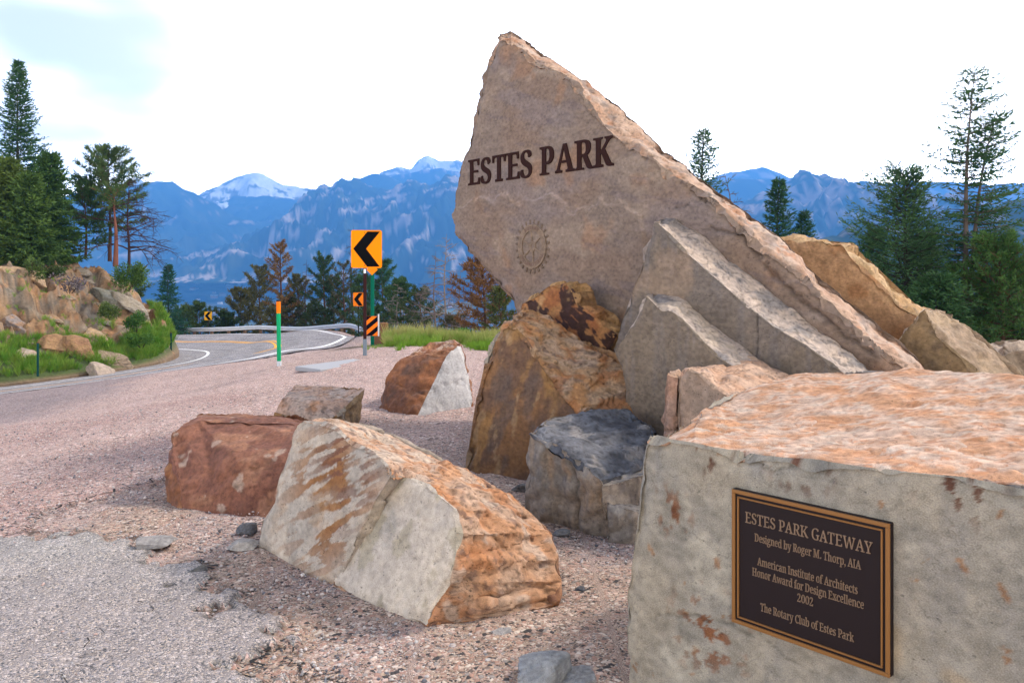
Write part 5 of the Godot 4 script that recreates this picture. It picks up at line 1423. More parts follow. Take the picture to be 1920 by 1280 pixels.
	put_boulder("brown_boulder", [[Vector3(-0.399, -0.120, -6.697), Vector3(-0.302, 0.495, -6.854), Vector3(-0.216, 0.857, -6.956), Vector3(-0.118, 1.084, -6.993), Vector3(-0.018, 1.189, -6.978), Vector3(0.137, 1.031, -6.819), Vector3(0.238, 0.835, -6.676), Vector3(0.335, 0.696, -6.558), Vector3(0.496, 0.505, -6.382), Vector3(0.631, 0.022, -6.096), Vector3(0.083, -0.120, -6.407)], [Vector3(-0.155, -0.316, -8.000), Vector3(-0.128, 0.327, -7.900), Vector3(-0.051, 0.833, -7.900), Vector3(0.010, 1.149, -7.750), Vector3(0.123, 1.290, -7.600), Vector3(0.344, 1.197, -7.600), Vector3(0.733, 0.935, -7.500), Vector3(0.962, 0.873, -7.250), Vector3(1.179, 0.723, -6.950), Vector3(1.222, 0.361, -6.600), Vector3(1.025, -0.120, -6.600)]], 0.0207, {face = {a = lin(0.27, 0.135, 0.058), b = lin(0.17, 0.095, 0.058), fa = 2.0, mottle = 0.25, stains = [{c = lin(0.36, 0.19, 0.065), t = 0.08, stretch = Vector3(2.20, 0.80, 2.20), soft = 0.30, k = 0.70, off = 3.0}, {c = lin(0.13, 0.095, 0.08), t = 0.06, stretch = Vector3(2.50, 1.00, 2.50), soft = 0.30, k = 0.65, off = 8.0}, {c = lin(0.42, 0.27, 0.14), t = 0.33, stretch = Vector3(5.00, 2.00, 5.00), soft = 0.12, k = 0.50, off = 12.0}]}, top = {a = lin(0.48, 0.245, 0.105), b = lin(0.43, 0.28, 0.17), fa = 2.5, stains = [{c = lin(0.50, 0.36, 0.26), t = 0.10, stretch = Vector3(2.00, 4.00, 2.00), soft = 0.20, k = 0.60, off = 2.0}, {c = lin(0.40, 0.15, 0.05), t = 0.15, stretch = Vector3(2.60, 4.00, 2.60), soft = 0.20, k = 0.60, off = 6.0}, {c = lin(0.17, 0.11, 0.09), t = 0.30, stretch = Vector3(4.00, 6.00, 4.00), soft = 0.12, k = 0.60, off = 9.0}]}, side = {a = lin(0.32, 0.18, 0.09), b = lin(0.24, 0.15, 0.09)}, back = {a = lin(0.32, 0.18, 0.09), b = lin(0.24, 0.15, 0.09)}, chip = 0.04, chipw = 0.06, lumps = 0.021, rough = 0.007, ledge = 0.017, bedk = 3.5, beds = Vector3(1.5, 3.5, 1.5)}, 560, raw, "large brown boulder with a dark front face and an orange sloping back", "boulder", "")
	put_boulder("stained_rock", [[Vector3(0.027, 1.120, -8.243), Vector3(0.080, 1.282, -8.190), Vector3(0.204, 1.349, -8.066), Vector3(0.344, 1.467, -7.926), Vector3(0.503, 1.504, -7.767), Vector3(0.573, 1.431, -7.697), Vector3(0.610, 1.293, -7.660), Vector3(0.736, 1.220, -7.534), Vector3(0.824, 1.108, -7.446), Vector3(0.918, 1.043, -7.352), Vector3(0.889, 0.955, -7.381), Vector3(0.776, 0.678, -7.494), Vector3(0.053, -0.120, -8.217)], [Vector3(0.253, 1.120, -8.470), Vector3(0.306, 1.282, -8.417), Vector3(0.430, 1.349, -8.293), Vector3(0.570, 1.467, -8.153), Vector3(0.729, 1.504, -7.994), Vector3(0.799, 1.431, -7.923), Vector3(0.836, 1.293, -7.886), Vector3(0.963, 1.220, -7.760), Vector3(1.050, 1.108, -7.672), Vector3(1.145, 1.043, -7.578), Vector3(1.115, 0.955, -7.608), Vector3(1.002, 0.678, -7.720), Vector3(0.279, -0.120, -8.443)]], 0.0193, {face = {a = lin(0.42, 0.20, 0.075), b = lin(0.33, 0.125, 0.045), fa = 3.0, stains = [{c = lin(0.035, 0.018, 0.018), t = -0.04, stretch = Vector3(3.00, 6.50, 3.00), soft = 0.12, k = 0.92, off = 3.0, basis = Basis(Vector3(0.557, -0.616, 0.557), Vector3(0.435, 0.788, 0.435), Vector3(-0.707, 0.000, 0.707)).transposed()}, {c = lin(0.5, 0.3, 0.14), t = 0.25, stretch = Vector3(3.00, 3.00, 3.00), soft = 0.10, k = 0.60, off = 9.0}]}, top = {a = lin(0.45, 0.26, 0.11), b = lin(0.38, 0.18, 0.07)}, side = {a = lin(0.32, 0.18, 0.08), b = lin(0.24, 0.13, 0.06)}, back = {a = lin(0.32, 0.18, 0.08), b = lin(0.24, 0.13, 0.06)}, chip = 0.03, chipw = 0.05, lumps = 0.018, rough = 0.007, top_from = 0.5}, 570, raw, "yellow rock with black and rust stains wedged under the carved slab", "boulder", "")
	put_boulder("cream_rock", [[Vector3(-0.303, -0.120, -8.200), Vector3(-0.260, 0.645, -8.200), Vector3(-0.203, 0.927, -8.250), Vector3(-0.140, 1.009, -8.300), Vector3(0.081, 0.998, -8.300), Vector3(0.159, -0.120, -8.200)], [Vector3(-0.103, -0.120, -8.700), Vector3(-0.060, 0.645, -8.700), Vector3(-0.003, 0.927, -8.750), Vector3(0.060, 1.009, -8.800), Vector3(0.281, 0.998, -8.800), Vector3(0.359, -0.120, -8.700)]], 0.0414, {face = {a = lin(0.44, 0.37, 0.28), b = lin(0.36, 0.30, 0.23)}, top = {a = lin(0.5, 0.4, 0.3), b = lin(0.42, 0.33, 0.25)}, side = {a = lin(0.38, 0.31, 0.24), b = lin(0.3, 0.25, 0.2)}, back = {a = lin(0.38, 0.31, 0.24), b = lin(0.3, 0.25, 0.2)}}, 575, raw, "sliver of cream rock behind the left edge of the brown boulder", "boulder", "")
	put_boulder("white_faced_boulder", [[Vector3(-1.603, -0.120, -9.750), Vector3(-1.372, -0.120, -9.420), Vector3(-1.106, -0.120, -9.140), Vector3(-0.795, -0.120, -9.450), Vector3(-0.443, -0.120, -9.780), Vector3(-0.545, -0.120, -10.800), Vector3(-1.411, -0.120, -10.900)], [Vector3(-1.533, 0.325, -9.950), Vector3(-1.274, 0.269, -9.700), Vector3(-0.984, 0.173, -9.500), Vector3(-0.745, 0.262, -9.750), Vector3(-0.520, 0.332, -10.050), Vector3(-0.615, 0.272, -10.800), Vector3(-1.376, 0.330, -10.900)], [Vector3(-1.393, 0.523, -10.150), Vector3(-1.106, 0.598, -10.050), Vector3(-0.786, 0.608, -9.950), Vector3(-0.680, 0.685, -10.100), Vector3(-0.627, 0.707, -10.300), Vector3(-0.696, 0.695, -10.750), Vector3(-1.067, 0.700, -10.700)]], 0.0276, {face = {a = lin(0.3, 0.2, 0.15), b = lin(0.3, 0.2, 0.15)}, top = {a = lin(0.40, 0.19, 0.10), b = lin(0.30, 0.12, 0.06), fa = 3.0, stains = [{c = lin(0.55, 0.42, 0.33), t = 0.20, stretch = Vector3(2.00, 6.00, 2.00), soft = 0.12, k = 0.70, off = 3.0}]}, side = {a = lin(0.33, 0.13, 0.055), b = lin(0.24, 0.105, 0.06), fa = 2.5, stains = [{c = lin(0.45, 0.22, 0.10), t = 0.10, stretch = Vector3(2.00, 2.00, 2.00), soft = 0.20, k = 0.60, off = 3.0}, {c = lin(0.13, 0.08, 0.06), t = 0.15, stretch = Vector3(2.00, 3.00, 2.00), soft = 0.20, k = 0.60, off = 6.0}]}, back = {a = lin(0.33, 0.13, 0.055), b = lin(0.24, 0.105, 0.06), fa = 2.5, stains = [{c = lin(0.45, 0.22, 0.10), t = 0.10, stretch = Vector3(2.00, 2.00, 2.00), soft = 0.20, k = 0.60, off = 3.0}, {c = lin(0.13, 0.08, 0.06), t = 0.15, stretch = Vector3(2.00, 3.00, 2.00), soft = 0.20, k = 0.60, off = 6.0}]}, both = true, kinds = {1: "top"}, dirs = [[Vector3(0.69, 0.2, 0.69), "white", 0.75]], white = {a = lin(0.60, 0.57, 0.55), b = lin(0.52, 0.50, 0.49), fa = 1.5, mottle = 0.08, stains = [{c = lin(0.30, 0.29, 0.30), t = 0.25, stretch = Vector3(2.00, 2.00, 2.00), soft = 0.20, k = 0.40, off = 3.0}]}, top_from = 0.8, chip = 0.03, chipw = 0.05, lumps = 0.018, rough = 0.008}, 580, raw, "rust brown boulder with a smooth white right face near the signs", "boulder", "")
	put_boulder("striped_boulder", [[Vector3(-1.219, 0.747, -4.791), Vector3(-1.086, 0.765, -4.659), Vector3(-0.976, 0.751, -4.540), Vector3(-0.868, 0.701, -4.411), Vector3(-0.704, 0.674, -4.232), Vector3(-0.623, 0.631, -4.134), Vector3(-0.599, 0.585, -4.093), Vector3(-0.688, 0.448, -4.138), Vector3(-0.795, 0.238, -4.176), Vector3(-0.867, 0.055, -4.188), Vector3(-0.920, -0.011, -4.220), Vector3(-1.087, -0.032, -4.385), Vector3(-1.257, -0.035, -4.560), Vector3(-1.378, -0.026, -4.688), Vector3(-1.497, -0.004, -4.820), Vector3(-1.487, 0.138, -4.858), Vector3(-1.396, 0.256, -4.805), Vector3(-1.374, 0.382, -4.826), Vector3(-1.315, 0.557, -4.824), Vector3(-1.260, 0.705, -4.819)], [Vector3(-1.153, 0.722, -4.950), Vector3(-1.043, 0.658, -5.200), Vector3(-0.809, 0.577, -5.250), Vector3(-0.629, 0.510, -5.200), Vector3(-0.475, 0.461, -5.100), Vector3(-0.324, 0.403, -5.000), Vector3(-0.190, 0.363, -4.900), Vector3(-0.061, 0.278, -4.750), Vector3(-0.089, 0.111, -4.600), Vector3(-0.317, -0.042, -4.450), Vector3(-0.466, -0.060, -4.500), Vector3(-0.730, -0.073, -4.700), Vector3(-1.036, -0.115, -5.000), Vector3(-1.212, -0.049, -5.200), Vector3(-1.398, -0.078, -5.400), Vector3(-1.398, 0.027, -5.400), Vector3(-1.381, 0.132, -5.400), Vector3(-1.338, 0.331, -5.300), Vector3(-1.286, 0.489, -5.200), Vector3(-1.204, 0.661, -5.000)]], 0.0166, {face = {a = lin(0.56, 0.475, 0.385), b = lin(0.49, 0.42, 0.35), fa = 1.6, mottle = 0.1, stains = [{c = lin(0.30, 0.135, 0.05), t = 0.02, stretch = Vector3(2.40, 13.00, 2.40), soft = 0.07, k = 0.92, off = 3.0, basis = Basis(Vector3(0.695, 0.441, 0.567), Vector3(-0.166, 0.866, -0.471), Vector3(-0.699, 0.233, 0.675)).transposed(), where = Vector3(-0.932, 0.377, -4.500), reach = 0.62}, {c = lin(0.19, 0.08, 0.045), t = 0.08, stretch = Vector3(2.60, 15.00, 2.60), soft = 0.06, k = 0.90, off = 8.0, basis = Basis(Vector3(0.695, 0.441, 0.567), Vector3(-0.166, 0.866, -0.471), Vector3(-0.699, 0.233, 0.675)).transposed(), where = Vector3(-0.786, 0.551, -4.500), reach = 0.50}, {c = lin(0.44, 0.27, 0.14), t = 0.10, stretch = Vector3(2.50, 4.00, 2.50), soft = 0.25, k = 0.50, off = 12.0, basis = Basis(Vector3(0.695, 0.441, 0.567), Vector3(-0.166, 0.866, -0.471), Vector3(-0.699, 0.233, 0.675)).transposed(), where = Vector3(-1.072, 0.111, -4.600), reach = 0.60}, {c = lin(0.34, 0.37, 0.42), t = 0.34, stretch = Vector3(1.50, 0.60, 1.50), soft = 0.10, k = 0.70, off = 16.0, basis = Basis(Vector3(0.695, 0.441, 0.567), Vector3(-0.166, 0.866, -0.471), Vector3(-0.699, 0.233, 0.675)).transposed(), where = Vector3(-1.323, 0.322, -4.700), reach = 0.35}, {c = lin(0.33, 0.31, 0.28), t = 0.15, stretch = Vector3(2.00, 2.00, 2.00), soft = 0.30, k = 0.35, off = 19.0}]}, top = {a = lin(0.54, 0.335, 0.22), b = lin(0.56, 0.43, 0.33), fa = 3.0, stains = [{c = lin(0.50, 0.22, 0.09), t = 0.10, stretch = Vector3(5.00, 5.00, 5.00), soft = 0.20, k = 0.60, off = 3.0}, {c = lin(0.20, 0.14, 0.12), t = 0.36, stretch = Vector3(7.00, 7.00, 7.00), soft = 0.10, k = 0.70, off = 8.0}]}, side = {a = lin(0.44, 0.36, 0.27), b = lin(0.38, 0.31, 0.25)}, back = {a = lin(0.44, 0.36, 0.27), b = lin(0.38, 0.31, 0.25)}, chip = 0.018, chipw = 0.028, lumps = 0.012, rough = 0.005, ledge = 0.007, bedk = 4.2, beds = Vector3(2.2, 5.0, 2.2), calm = 0.6, top_from = 0.25}, 590, cut, "cream boulder with rust brown stripes across its front face", "boulder", "")
	put_boulder("cream_boulder", [[Vector3(-0.611, 0.552, -4.250), Vector3(-0.516, 0.566, -4.171), Vector3(-0.417, 0.558, -4.074), Vector3(-0.363, 0.529, -4.007), Vector3(-0.270, 0.490, -3.897), Vector3(-0.239, 0.396, -3.811), Vector3(-0.261, 0.285, -3.762), Vector3(-0.293, 0.193, -3.736), Vector3(-0.360, 0.081, -3.730), Vector3(-0.391, -0.003, -3.707), Vector3(-0.429, 0.006, -3.748), Vector3(-0.520, -0.008, -3.823), Vector3(-0.671, -0.019, -3.957), Vector3(-0.804, -0.012, -4.084), Vector3(-0.924, -0.008, -4.198), Vector3(-0.909, 0.069, -4.232), Vector3(-0.785, 0.295, -4.254), Vector3(-0.693, 0.426, -4.249)], [Vector3(-0.502, 0.476, -4.850), Vector3(-0.343, 0.440, -4.950), Vector3(-0.174, 0.369, -4.900), Vector3(-0.012, 0.309, -4.750), Vector3(0.127, 0.251, -4.550), Vector3(0.216, 0.196, -4.400), Vector3(0.247, 0.132, -4.200), Vector3(0.249, 0.061, -4.100), Vector3(0.239, 0.018, -4.020), Vector3(0.217, -0.011, -3.950), Vector3(0.159, -0.045, -4.100), Vector3(0.056, -0.070, -4.300), Vector3(-0.175, -0.089, -4.500), Vector3(-0.328, -0.097, -4.600), Vector3(-0.487, -0.073, -4.700), Vector3(-0.523, 0.001, -4.750), Vector3(-0.559, 0.202, -4.800), Vector3(-0.549, 0.376, -4.850)]], 0.0152, {face = {a = lin(0.63, 0.54, 0.44), b = lin(0.56, 0.485, 0.41), fa = 1.6, mottle = 0.08, stains = [{c = lin(0.36, 0.34, 0.31), t = 0.18, stretch = Vector3(2.00, 2.00, 2.00), soft = 0.25, k = 0.50, off = 3.0}, {c = lin(0.38, 0.33, 0.23), t = 0.20, stretch = Vector3(4.00, 2.00, 4.00), soft = 0.12, k = 0.60, off = 7.0}]}, top = {a = lin(0.52, 0.27, 0.14), b = lin(0.52, 0.34, 0.23), fa = 2.5, stains = [{c = lin(0.46, 0.18, 0.065), t = 0.08, stretch = Vector3(3.00, 3.00, 3.00), soft = 0.20, k = 0.60, off = 3.0}, {c = lin(0.56, 0.45, 0.36), t = 0.22, stretch = Vector3(4.00, 4.00, 4.00), soft = 0.15, k = 0.60, off = 6.0}, {c = lin(0.18, 0.11, 0.09), t = 0.36, stretch = Vector3(7.00, 9.00, 7.00), soft = 0.08, k = 0.60, off = 9.0}]}, side = {a = lin(0.34, 0.155, 0.075), b = lin(0.44, 0.26, 0.16), fa = 2.8, stains = [{c = lin(0.22, 0.10, 0.06), t = 0.06, stretch = Vector3(3.50, 4.50, 3.50), soft = 0.10, k = 0.75, off = 3.0}, {c = lin(0.54, 0.41, 0.31), t = 0.18, stretch = Vector3(4.00, 5.00, 4.00), soft = 0.12, k = 0.65, off = 6.0}, {c = lin(0.12, 0.07, 0.055), t = 0.34, stretch = Vector3(7.00, 7.00, 7.00), soft = 0.06, k = 0.60, off = 9.0}]}, back = {a = lin(0.34, 0.155, 0.075), b = lin(0.44, 0.26, 0.16), fa = 2.8, stains = [{c = lin(0.22, 0.10, 0.06), t = 0.06, stretch = Vector3(3.50, 4.50, 3.50), soft = 0.10, k = 0.75, off = 3.0}, {c = lin(0.54, 0.41, 0.31), t = 0.18, stretch = Vector3(4.00, 5.00, 4.00), soft = 0.12, k = 0.65, off = 6.0}, {c = lin(0.12, 0.07, 0.055), t = 0.34, stretch = Vector3(7.00, 7.00, 7.00), soft = 0.06, k = 0.60, off = 9.0}]}, chip = 0.020, chipw = 0.03, lumps = 0.021, rough = 0.007, ledge = 0.008, bedk = 4.2, beds = Vector3(2.2, 5.0, 2.2), calm = 0.6, top_from = 0.5, rug = 0.05, cracks = [{p = [Vector3(-0.567, 0.305, -4.059), Vector3(-0.515, 0.249, -3.976), Vector3(-0.442, 0.245, -3.906), Vector3(-0.320, 0.257, -3.800), Vector3(-0.232, 0.183, -3.980), Vector3(0.000, 0.153, -4.050), Vector3(0.244, 0.074, -4.100)], w = 0.005, deep = 0.008, dark = 0.55, wobble = 0.020}, {p = [Vector3(-0.284, 0.446, -4.100), Vector3(-0.217, 0.404, -4.200), Vector3(-0.011, 0.316, -4.350), Vector3(0.086, 0.269, -4.450)], w = 0.010, deep = 0.020, dark = 0.65, wobble = 0.020}]}, 600, cut, "foreground boulder with a cream front face and a rusty orange right side", "boulder", "")
	put_boulder("red_boulder", [[Vector3(-2.445, -0.120, -5.820), Vector3(-2.263, -0.120, -5.550), Vector3(-1.958, -0.120, -5.500), Vector3(-1.651, -0.120, -5.450), Vector3(-1.118, -0.120, -5.400), Vector3(-1.282, -0.120, -6.600), Vector3(-2.689, -0.120, -6.700)], [Vector3(-2.492, 0.244, -5.950), Vector3(-2.274, 0.088, -5.630), Vector3(-2.052, 0.153, -5.660), Vector3(-1.853, 0.254, -5.680), Vector3(-1.254, 0.346, -5.700), Vector3(-1.388, 0.299, -6.700), Vector3(-2.752, 0.158, -6.750)], [Vector3(-2.530, 0.412, -6.080), Vector3(-2.488, 0.451, -6.120), Vector3(-2.379, 0.475, -6.250), Vector3(-1.998, 0.458, -6.300), Vector3(-1.644, 0.437, -6.350), Vector3(-1.773, 0.407, -6.850), Vector3(-2.607, 0.430, -6.850)]], 0.0207, {face = {a = lin(0.3, 0.1, 0.05), b = lin(0.3, 0.1, 0.05)}, top = {a = lin(0.27, 0.115, 0.070), b = lin(0.22, 0.095, 0.065), fa = 1.8, stains = [{c = lin(0.40, 0.20, 0.12), t = 0.16, stretch = Vector3(2.00, 2.00, 2.00), soft = 0.20, k = 0.60, off = 3.0}, {c = lin(0.50, 0.38, 0.30), t = 0.44, stretch = Vector3(4.00, 4.00, 4.00), soft = 0.06, k = 0.70, off = 7.0}]}, side = {a = lin(0.30, 0.125, 0.055), b = lin(0.22, 0.09, 0.045), fa = 2.2, stains = [{c = lin(0.42, 0.22, 0.10), t = 0.12, stretch = Vector3(3.00, 3.00, 3.00), soft = 0.20, k = 0.60, off = 3.0}, {c = lin(0.10, 0.06, 0.05), t = 0.26, stretch = Vector3(2.50, 2.50, 2.50), soft = 0.20, k = 0.60, off = 8.0}]}, back = {a = lin(0.30, 0.125, 0.055), b = lin(0.22, 0.09, 0.045), fa = 2.2, stains = [{c = lin(0.42, 0.22, 0.10), t = 0.12, stretch = Vector3(3.00, 3.00, 3.00), soft = 0.20, k = 0.60, off = 3.0}, {c = lin(0.10, 0.06, 0.05), t = 0.26, stretch = Vector3(2.50, 2.50, 2.50), soft = 0.20, k = 0.60, off = 8.0}]}, both = true, kinds = {1: "top"}, chip = 0.03, chipw = 0.05, lumps = 0.018, rough = 0.006, ledge = 0.006, bedk = 2.8, beds = Vector3(1.0, 3.0, 1.0), bedline = 0.5}, 610, raw, "dark red boulder standing alone at the left of the group", "boulder", "")
	put_boulder("flat_block", [[Vector3(-2.480, -0.120, -8.420), Vector3(-2.090, -0.120, -8.280), Vector3(-1.782, -0.120, -8.120), Vector3(-1.692, -0.120, -8.300), Vector3(-1.599, -0.120, -8.550), Vector3(-1.866, -0.120, -9.300), Vector3(-2.555, -0.120, -9.400)], [Vector3(-2.447, 0.172, -8.420), Vector3(-2.102, 0.137, -8.220), Vector3(-1.783, 0.120, -8.080), Vector3(-1.680, 0.146, -8.320), Vector3(-1.573, 0.224, -8.680), Vector3(-1.856, 0.193, -9.250), Vector3(-2.498, 0.185, -9.300)], [Vector3(-2.388, 0.313, -8.500), Vector3(-2.081, 0.292, -8.350), Vector3(-1.756, 0.178, -8.050), Vector3(-1.675, 0.257, -8.400), Vector3(-1.557, 0.371, -8.750), Vector3(-1.906, 0.344, -9.200), Vector3(-2.424, 0.355, -9.200)]], 0.0248, {face = {a = lin(0.4, 0.3, 0.2), b = lin(0.4, 0.3, 0.2)}, top = {a = lin(0.52, 0.34, 0.25), b = lin(0.52, 0.40, 0.33), fa = 2.2, stains = [{c = lin(0.46, 0.22, 0.1), t = 0.15, stretch = Vector3(3.00, 3.00, 3.00), soft = 0.20, k = 0.60, off = 3.0}, {c = lin(0.2, 0.16, 0.15), t = 0.30, stretch = Vector3(5.00, 5.00, 5.00), soft = 0.15, k = 0.50, off = 8.0}]}, side = {a = lin(0.36, 0.20, 0.085), b = lin(0.40, 0.27, 0.15), fa = 2.0, stains = [{c = lin(0.42, 0.37, 0.31), t = 0.16, stretch = Vector3(2.00, 1.20, 2.00), soft = 0.20, k = 0.70, off = 3.0}, {c = lin(0.12, 0.09, 0.08), t = 0.30, stretch = Vector3(5.00, 2.00, 5.00), soft = 0.15, k = 0.60, off = 8.0}]}, back = {a = lin(0.36, 0.20, 0.085), b = lin(0.40, 0.27, 0.15), fa = 2.0, stains = [{c = lin(0.42, 0.37, 0.31), t = 0.16, stretch = Vector3(2.00, 1.20, 2.00), soft = 0.20, k = 0.70, off = 3.0}, {c = lin(0.12, 0.09, 0.08), t = 0.30, stretch = Vector3(5.00, 2.00, 5.00), soft = 0.15, k = 0.60, off = 8.0}]}, both = true, kinds = {1: "top"}, chip = 0.03, chipw = 0.05, lumps = 0.015, ledge = 0.008, bedk = 2.8}, 620, raw, "flat topped tan block with a brown front behind the red boulder", "boulder", "")
	put_boulder("yellow_slab", [[Vector3(2.504, 1.934, -8.058), Vector3(2.642, 1.919, -7.942), Vector3(2.862, 1.906, -7.758), Vector3(3.050, 1.880, -7.600), Vector3(3.108, 1.747, -7.551), Vector3(3.265, 1.542, -7.419), Vector3(3.437, 1.313, -7.275), Vector3(3.560, 1.219, -7.172), Vector3(3.667, 1.004, -7.082), Vector3(3.667, -0.120, -7.082), Vector3(2.504, -0.120, -8.058)], [Vector3(2.793, 1.934, -8.403), Vector3(2.931, 1.919, -8.287), Vector3(3.151, 1.906, -8.102), Vector3(3.339, 1.880, -7.945), Vector3(3.398, 1.747, -7.896), Vector3(3.555, 1.542, -7.764), Vector3(3.727, 1.313, -7.620), Vector3(3.850, 1.219, -7.516), Vector3(3.956, 1.004, -7.427), Vector3(3.956, -0.120, -7.427), Vector3(2.793, -0.120, -8.403)]], 0.0483, {face = {a = lin(0.50, 0.285, 0.145), b = lin(0.45, 0.26, 0.135), fa = 1.5, stains = [{c = lin(0.50, 0.36, 0.2), t = 0.12, stretch = Vector3(2.00, 2.00, 2.00), soft = 0.25, k = 0.60, off = 3.0}, {c = lin(0.40, 0.17, 0.06), t = 0.20, stretch = Vector3(2.00, 2.00, 2.00), soft = 0.20, k = 0.50, off = 7.0}]}, top = {a = lin(0.5, 0.33, 0.17), b = lin(0.46, 0.28, 0.13)}, side = {a = lin(0.42, 0.26, 0.13), b = lin(0.35, 0.22, 0.11)}, back = {a = lin(0.42, 0.26, 0.13), b = lin(0.35, 0.22, 0.11)}, chip = 0.04, chipw = 0.06, lumps = 0.018, rough = 0.008}, 630, raw, "yellow ochre slab standing behind the carved slab at the right", "boulder", "")
	put_boulder("wedge_boulder", [[Vector3(3.097, 1.047, -6.673), Vector3(3.206, 1.261, -6.543), Vector3(3.254, 1.319, -6.486), Vector3(3.326, 1.091, -6.400), Vector3(3.434, 0.946, -6.271), Vector3(3.511, 0.840, -6.179), Vector3(3.587, 0.733, -6.089), Vector3(3.587, -0.120, -6.089), Vector3(3.160, -0.120, -6.598), Vector3(3.133, 0.828, -6.630)], [Vector3(3.401, 1.003, -7.100), Vector3(3.477, 1.290, -6.950), Vector3(3.621, 1.276, -6.950), Vector3(3.740, 1.150, -6.750), Vector3(3.828, 0.990, -6.500), Vector3(3.915, 0.805, -6.300), Vector3(4.013, -0.120, -6.200), Vector3(4.013, -0.120, -6.200), Vector3(3.534, -0.120, -7.000), Vector3(3.493, 0.727, -7.100)]], 0.0304, {face = {a = lin(0.36, 0.24, 0.125), b = lin(0.29, 0.20, 0.11), fa = 1.8, stains = [{c = lin(0.18, 0.13, 0.09), t = 0.15, stretch = Vector3(3.00, 3.00, 3.00), soft = 0.20, k = 0.50, off = 3.0}]}, top = {a = lin(0.52, 0.40, 0.29), b = lin(0.45, 0.34, 0.26), fa = 2.0, stains = [{c = lin(0.42, 0.2, 0.08), t = 0.24, stretch = Vector3(2.00, 8.00, 2.00), soft = 0.12, k = 0.60, off = 3.0}]}, side = {a = lin(0.40, 0.28, 0.17), b = lin(0.33, 0.23, 0.15)}, back = {a = lin(0.40, 0.28, 0.17), b = lin(0.33, 0.23, 0.15)}, chip = 0.03, chipw = 0.05, ledge = 0.010, bedk = 4.2, beds = Vector3(1.5, 6.0, 1.5)}, 640, raw, "tan wedge shaped boulder with a pale bedded top right of the carved slab", "boulder", "")
	put_boulder("rim_boulder", [[Vector3(4.100, 0.894, -6.900), Vector3(4.198, 0.943, -6.900), Vector3(4.313, 0.966, -6.800), Vector3(4.485, 0.942, -6.600), Vector3(4.544, 0.717, -6.500), Vector3(4.544, -0.120, -6.500), Vector3(4.131, -0.120, -6.900)], [Vector3(4.350, 0.914, -7.600), Vector3(4.448, 0.963, -7.600), Vector3(4.563, 0.986, -7.500), Vector3(4.735, 0.962, -7.300), Vector3(4.794, 0.737, -7.200), Vector3(4.794, -0.120, -7.200), Vector3(4.381, -0.120, -7.600)]], 0.0414, {face = {a = lin(0.42, 0.32, 0.22), b = lin(0.36, 0.27, 0.19)}, top = {a = lin(0.52, 0.4, 0.3), b = lin(0.46, 0.35, 0.26)}, side = {a = lin(0.38, 0.29, 0.2), b = lin(0.32, 0.24, 0.17)}, back = {a = lin(0.38, 0.29, 0.2), b = lin(0.32, 0.24, 0.17)}}, 650, raw, "small tan boulder at the right edge behind the plaque boulder", "boulder", "")
	# ---- the great slab
	var slab: Node3D = get_node("sign_slab")
	var serif := SystemFont.new()
	serif.font_names = PackedStringArray(["Droid Serif"])
	serif.font_weight = 700
	var brown := StandardMaterial3D.new()
	brown.albedo_color = Color(0.030, 0.014, 0.012).linear_to_srgb()
	brown.roughness = 0.95
	brown.metallic_specular = 0.1
	var shade := StandardMaterial3D.new()  # stone colour darkened so the emblem letters read as shaded relief
	shade.albedo_color = Color(0.15, 0.09, 0.065).linear_to_srgb()
	shade.roughness = 0.95
	var e := Vector3(0.629, 0.000, 0.777)
	var out := Vector3(-0.777, -0.000, 0.629)
	var up := Vector3.UP
	var words := "ESTES PARK"
	var whole := lettering(words, serif, 0.1)
	var wide: float = whole[1].size.x
	var cap := lettering("E", serif, 0.1)
	var sx: float = 2.387 / wide
	var sy: float = 0.300 / cap[1].size.y
	var pen := 0.0
	for i in words.length():
		if words[i] == " ":
			continue
		var l := lettering(words[i], serif, 0.1)
		var x0: float = serif.get_string_size(words.substr(0, i + 1), HORIZONTAL_ALIGNMENT_LEFT, -1, 64).x * 0.01 - serif.get_string_size(words[i], HORIZONTAL_ALIGNMENT_LEFT, -1, 64).x * 0.01
		var m := part("letter", l[0], slab)
		m.material_override = brown
		var bb: AABB = l[1]
		var lift: float = cap[1].position.y
		m.transform = Transform3D(Basis(e * sx, up * sy, out * 0.16), Vector3(-0.522, 2.630, -9.827) + e * (x0 * sx) - up * (lift * sy) + out * 0.006)
	# the cogwheel emblem, cut in low relief
	var eb := MB.new()
	var ec := Vector3(0.230, 1.876, -8.899) + out * 0.004
	var st := lin(0.285, 0.20, 0.145)
	var flat := func(r: float, a: float, z: float) -> Vector3:
		return ec + e * (r * cos(a)) + up * (r * 1.03 * sin(a)) + out * z
	var ringer := func(r0: float, r1: float, z: float, from: float, to: float) -> void:
		var n := int(64 * (to - from) / TAU) + 1
		for i in n:
			var a := lerpf(from, to, float(i) / n)
			var b := lerpf(from, to, float(i + 1) / n)
			eb.quad(flat.call(r0, a, z), flat.call(r0, b, z), flat.call(r1, b, z), flat.call(r1, a, z), st)
			eb.quad(flat.call(r1, a, z), flat.call(r1, b, z), flat.call(r1 + 0.004, b, -0.02), flat.call(r1 + 0.004, a, -0.02), st)
			eb.quad(flat.call(r0 - 0.004, a, -0.02), flat.call(r0 - 0.004, b, -0.02), flat.call(r0, b, z), flat.call(r0, a, z), st)
	ringer.call(0.165, 0.232, 0.022, 0.0, TAU)
	var dk := st * 0.62  # darker stone colour paints the shade of the emblem recesses
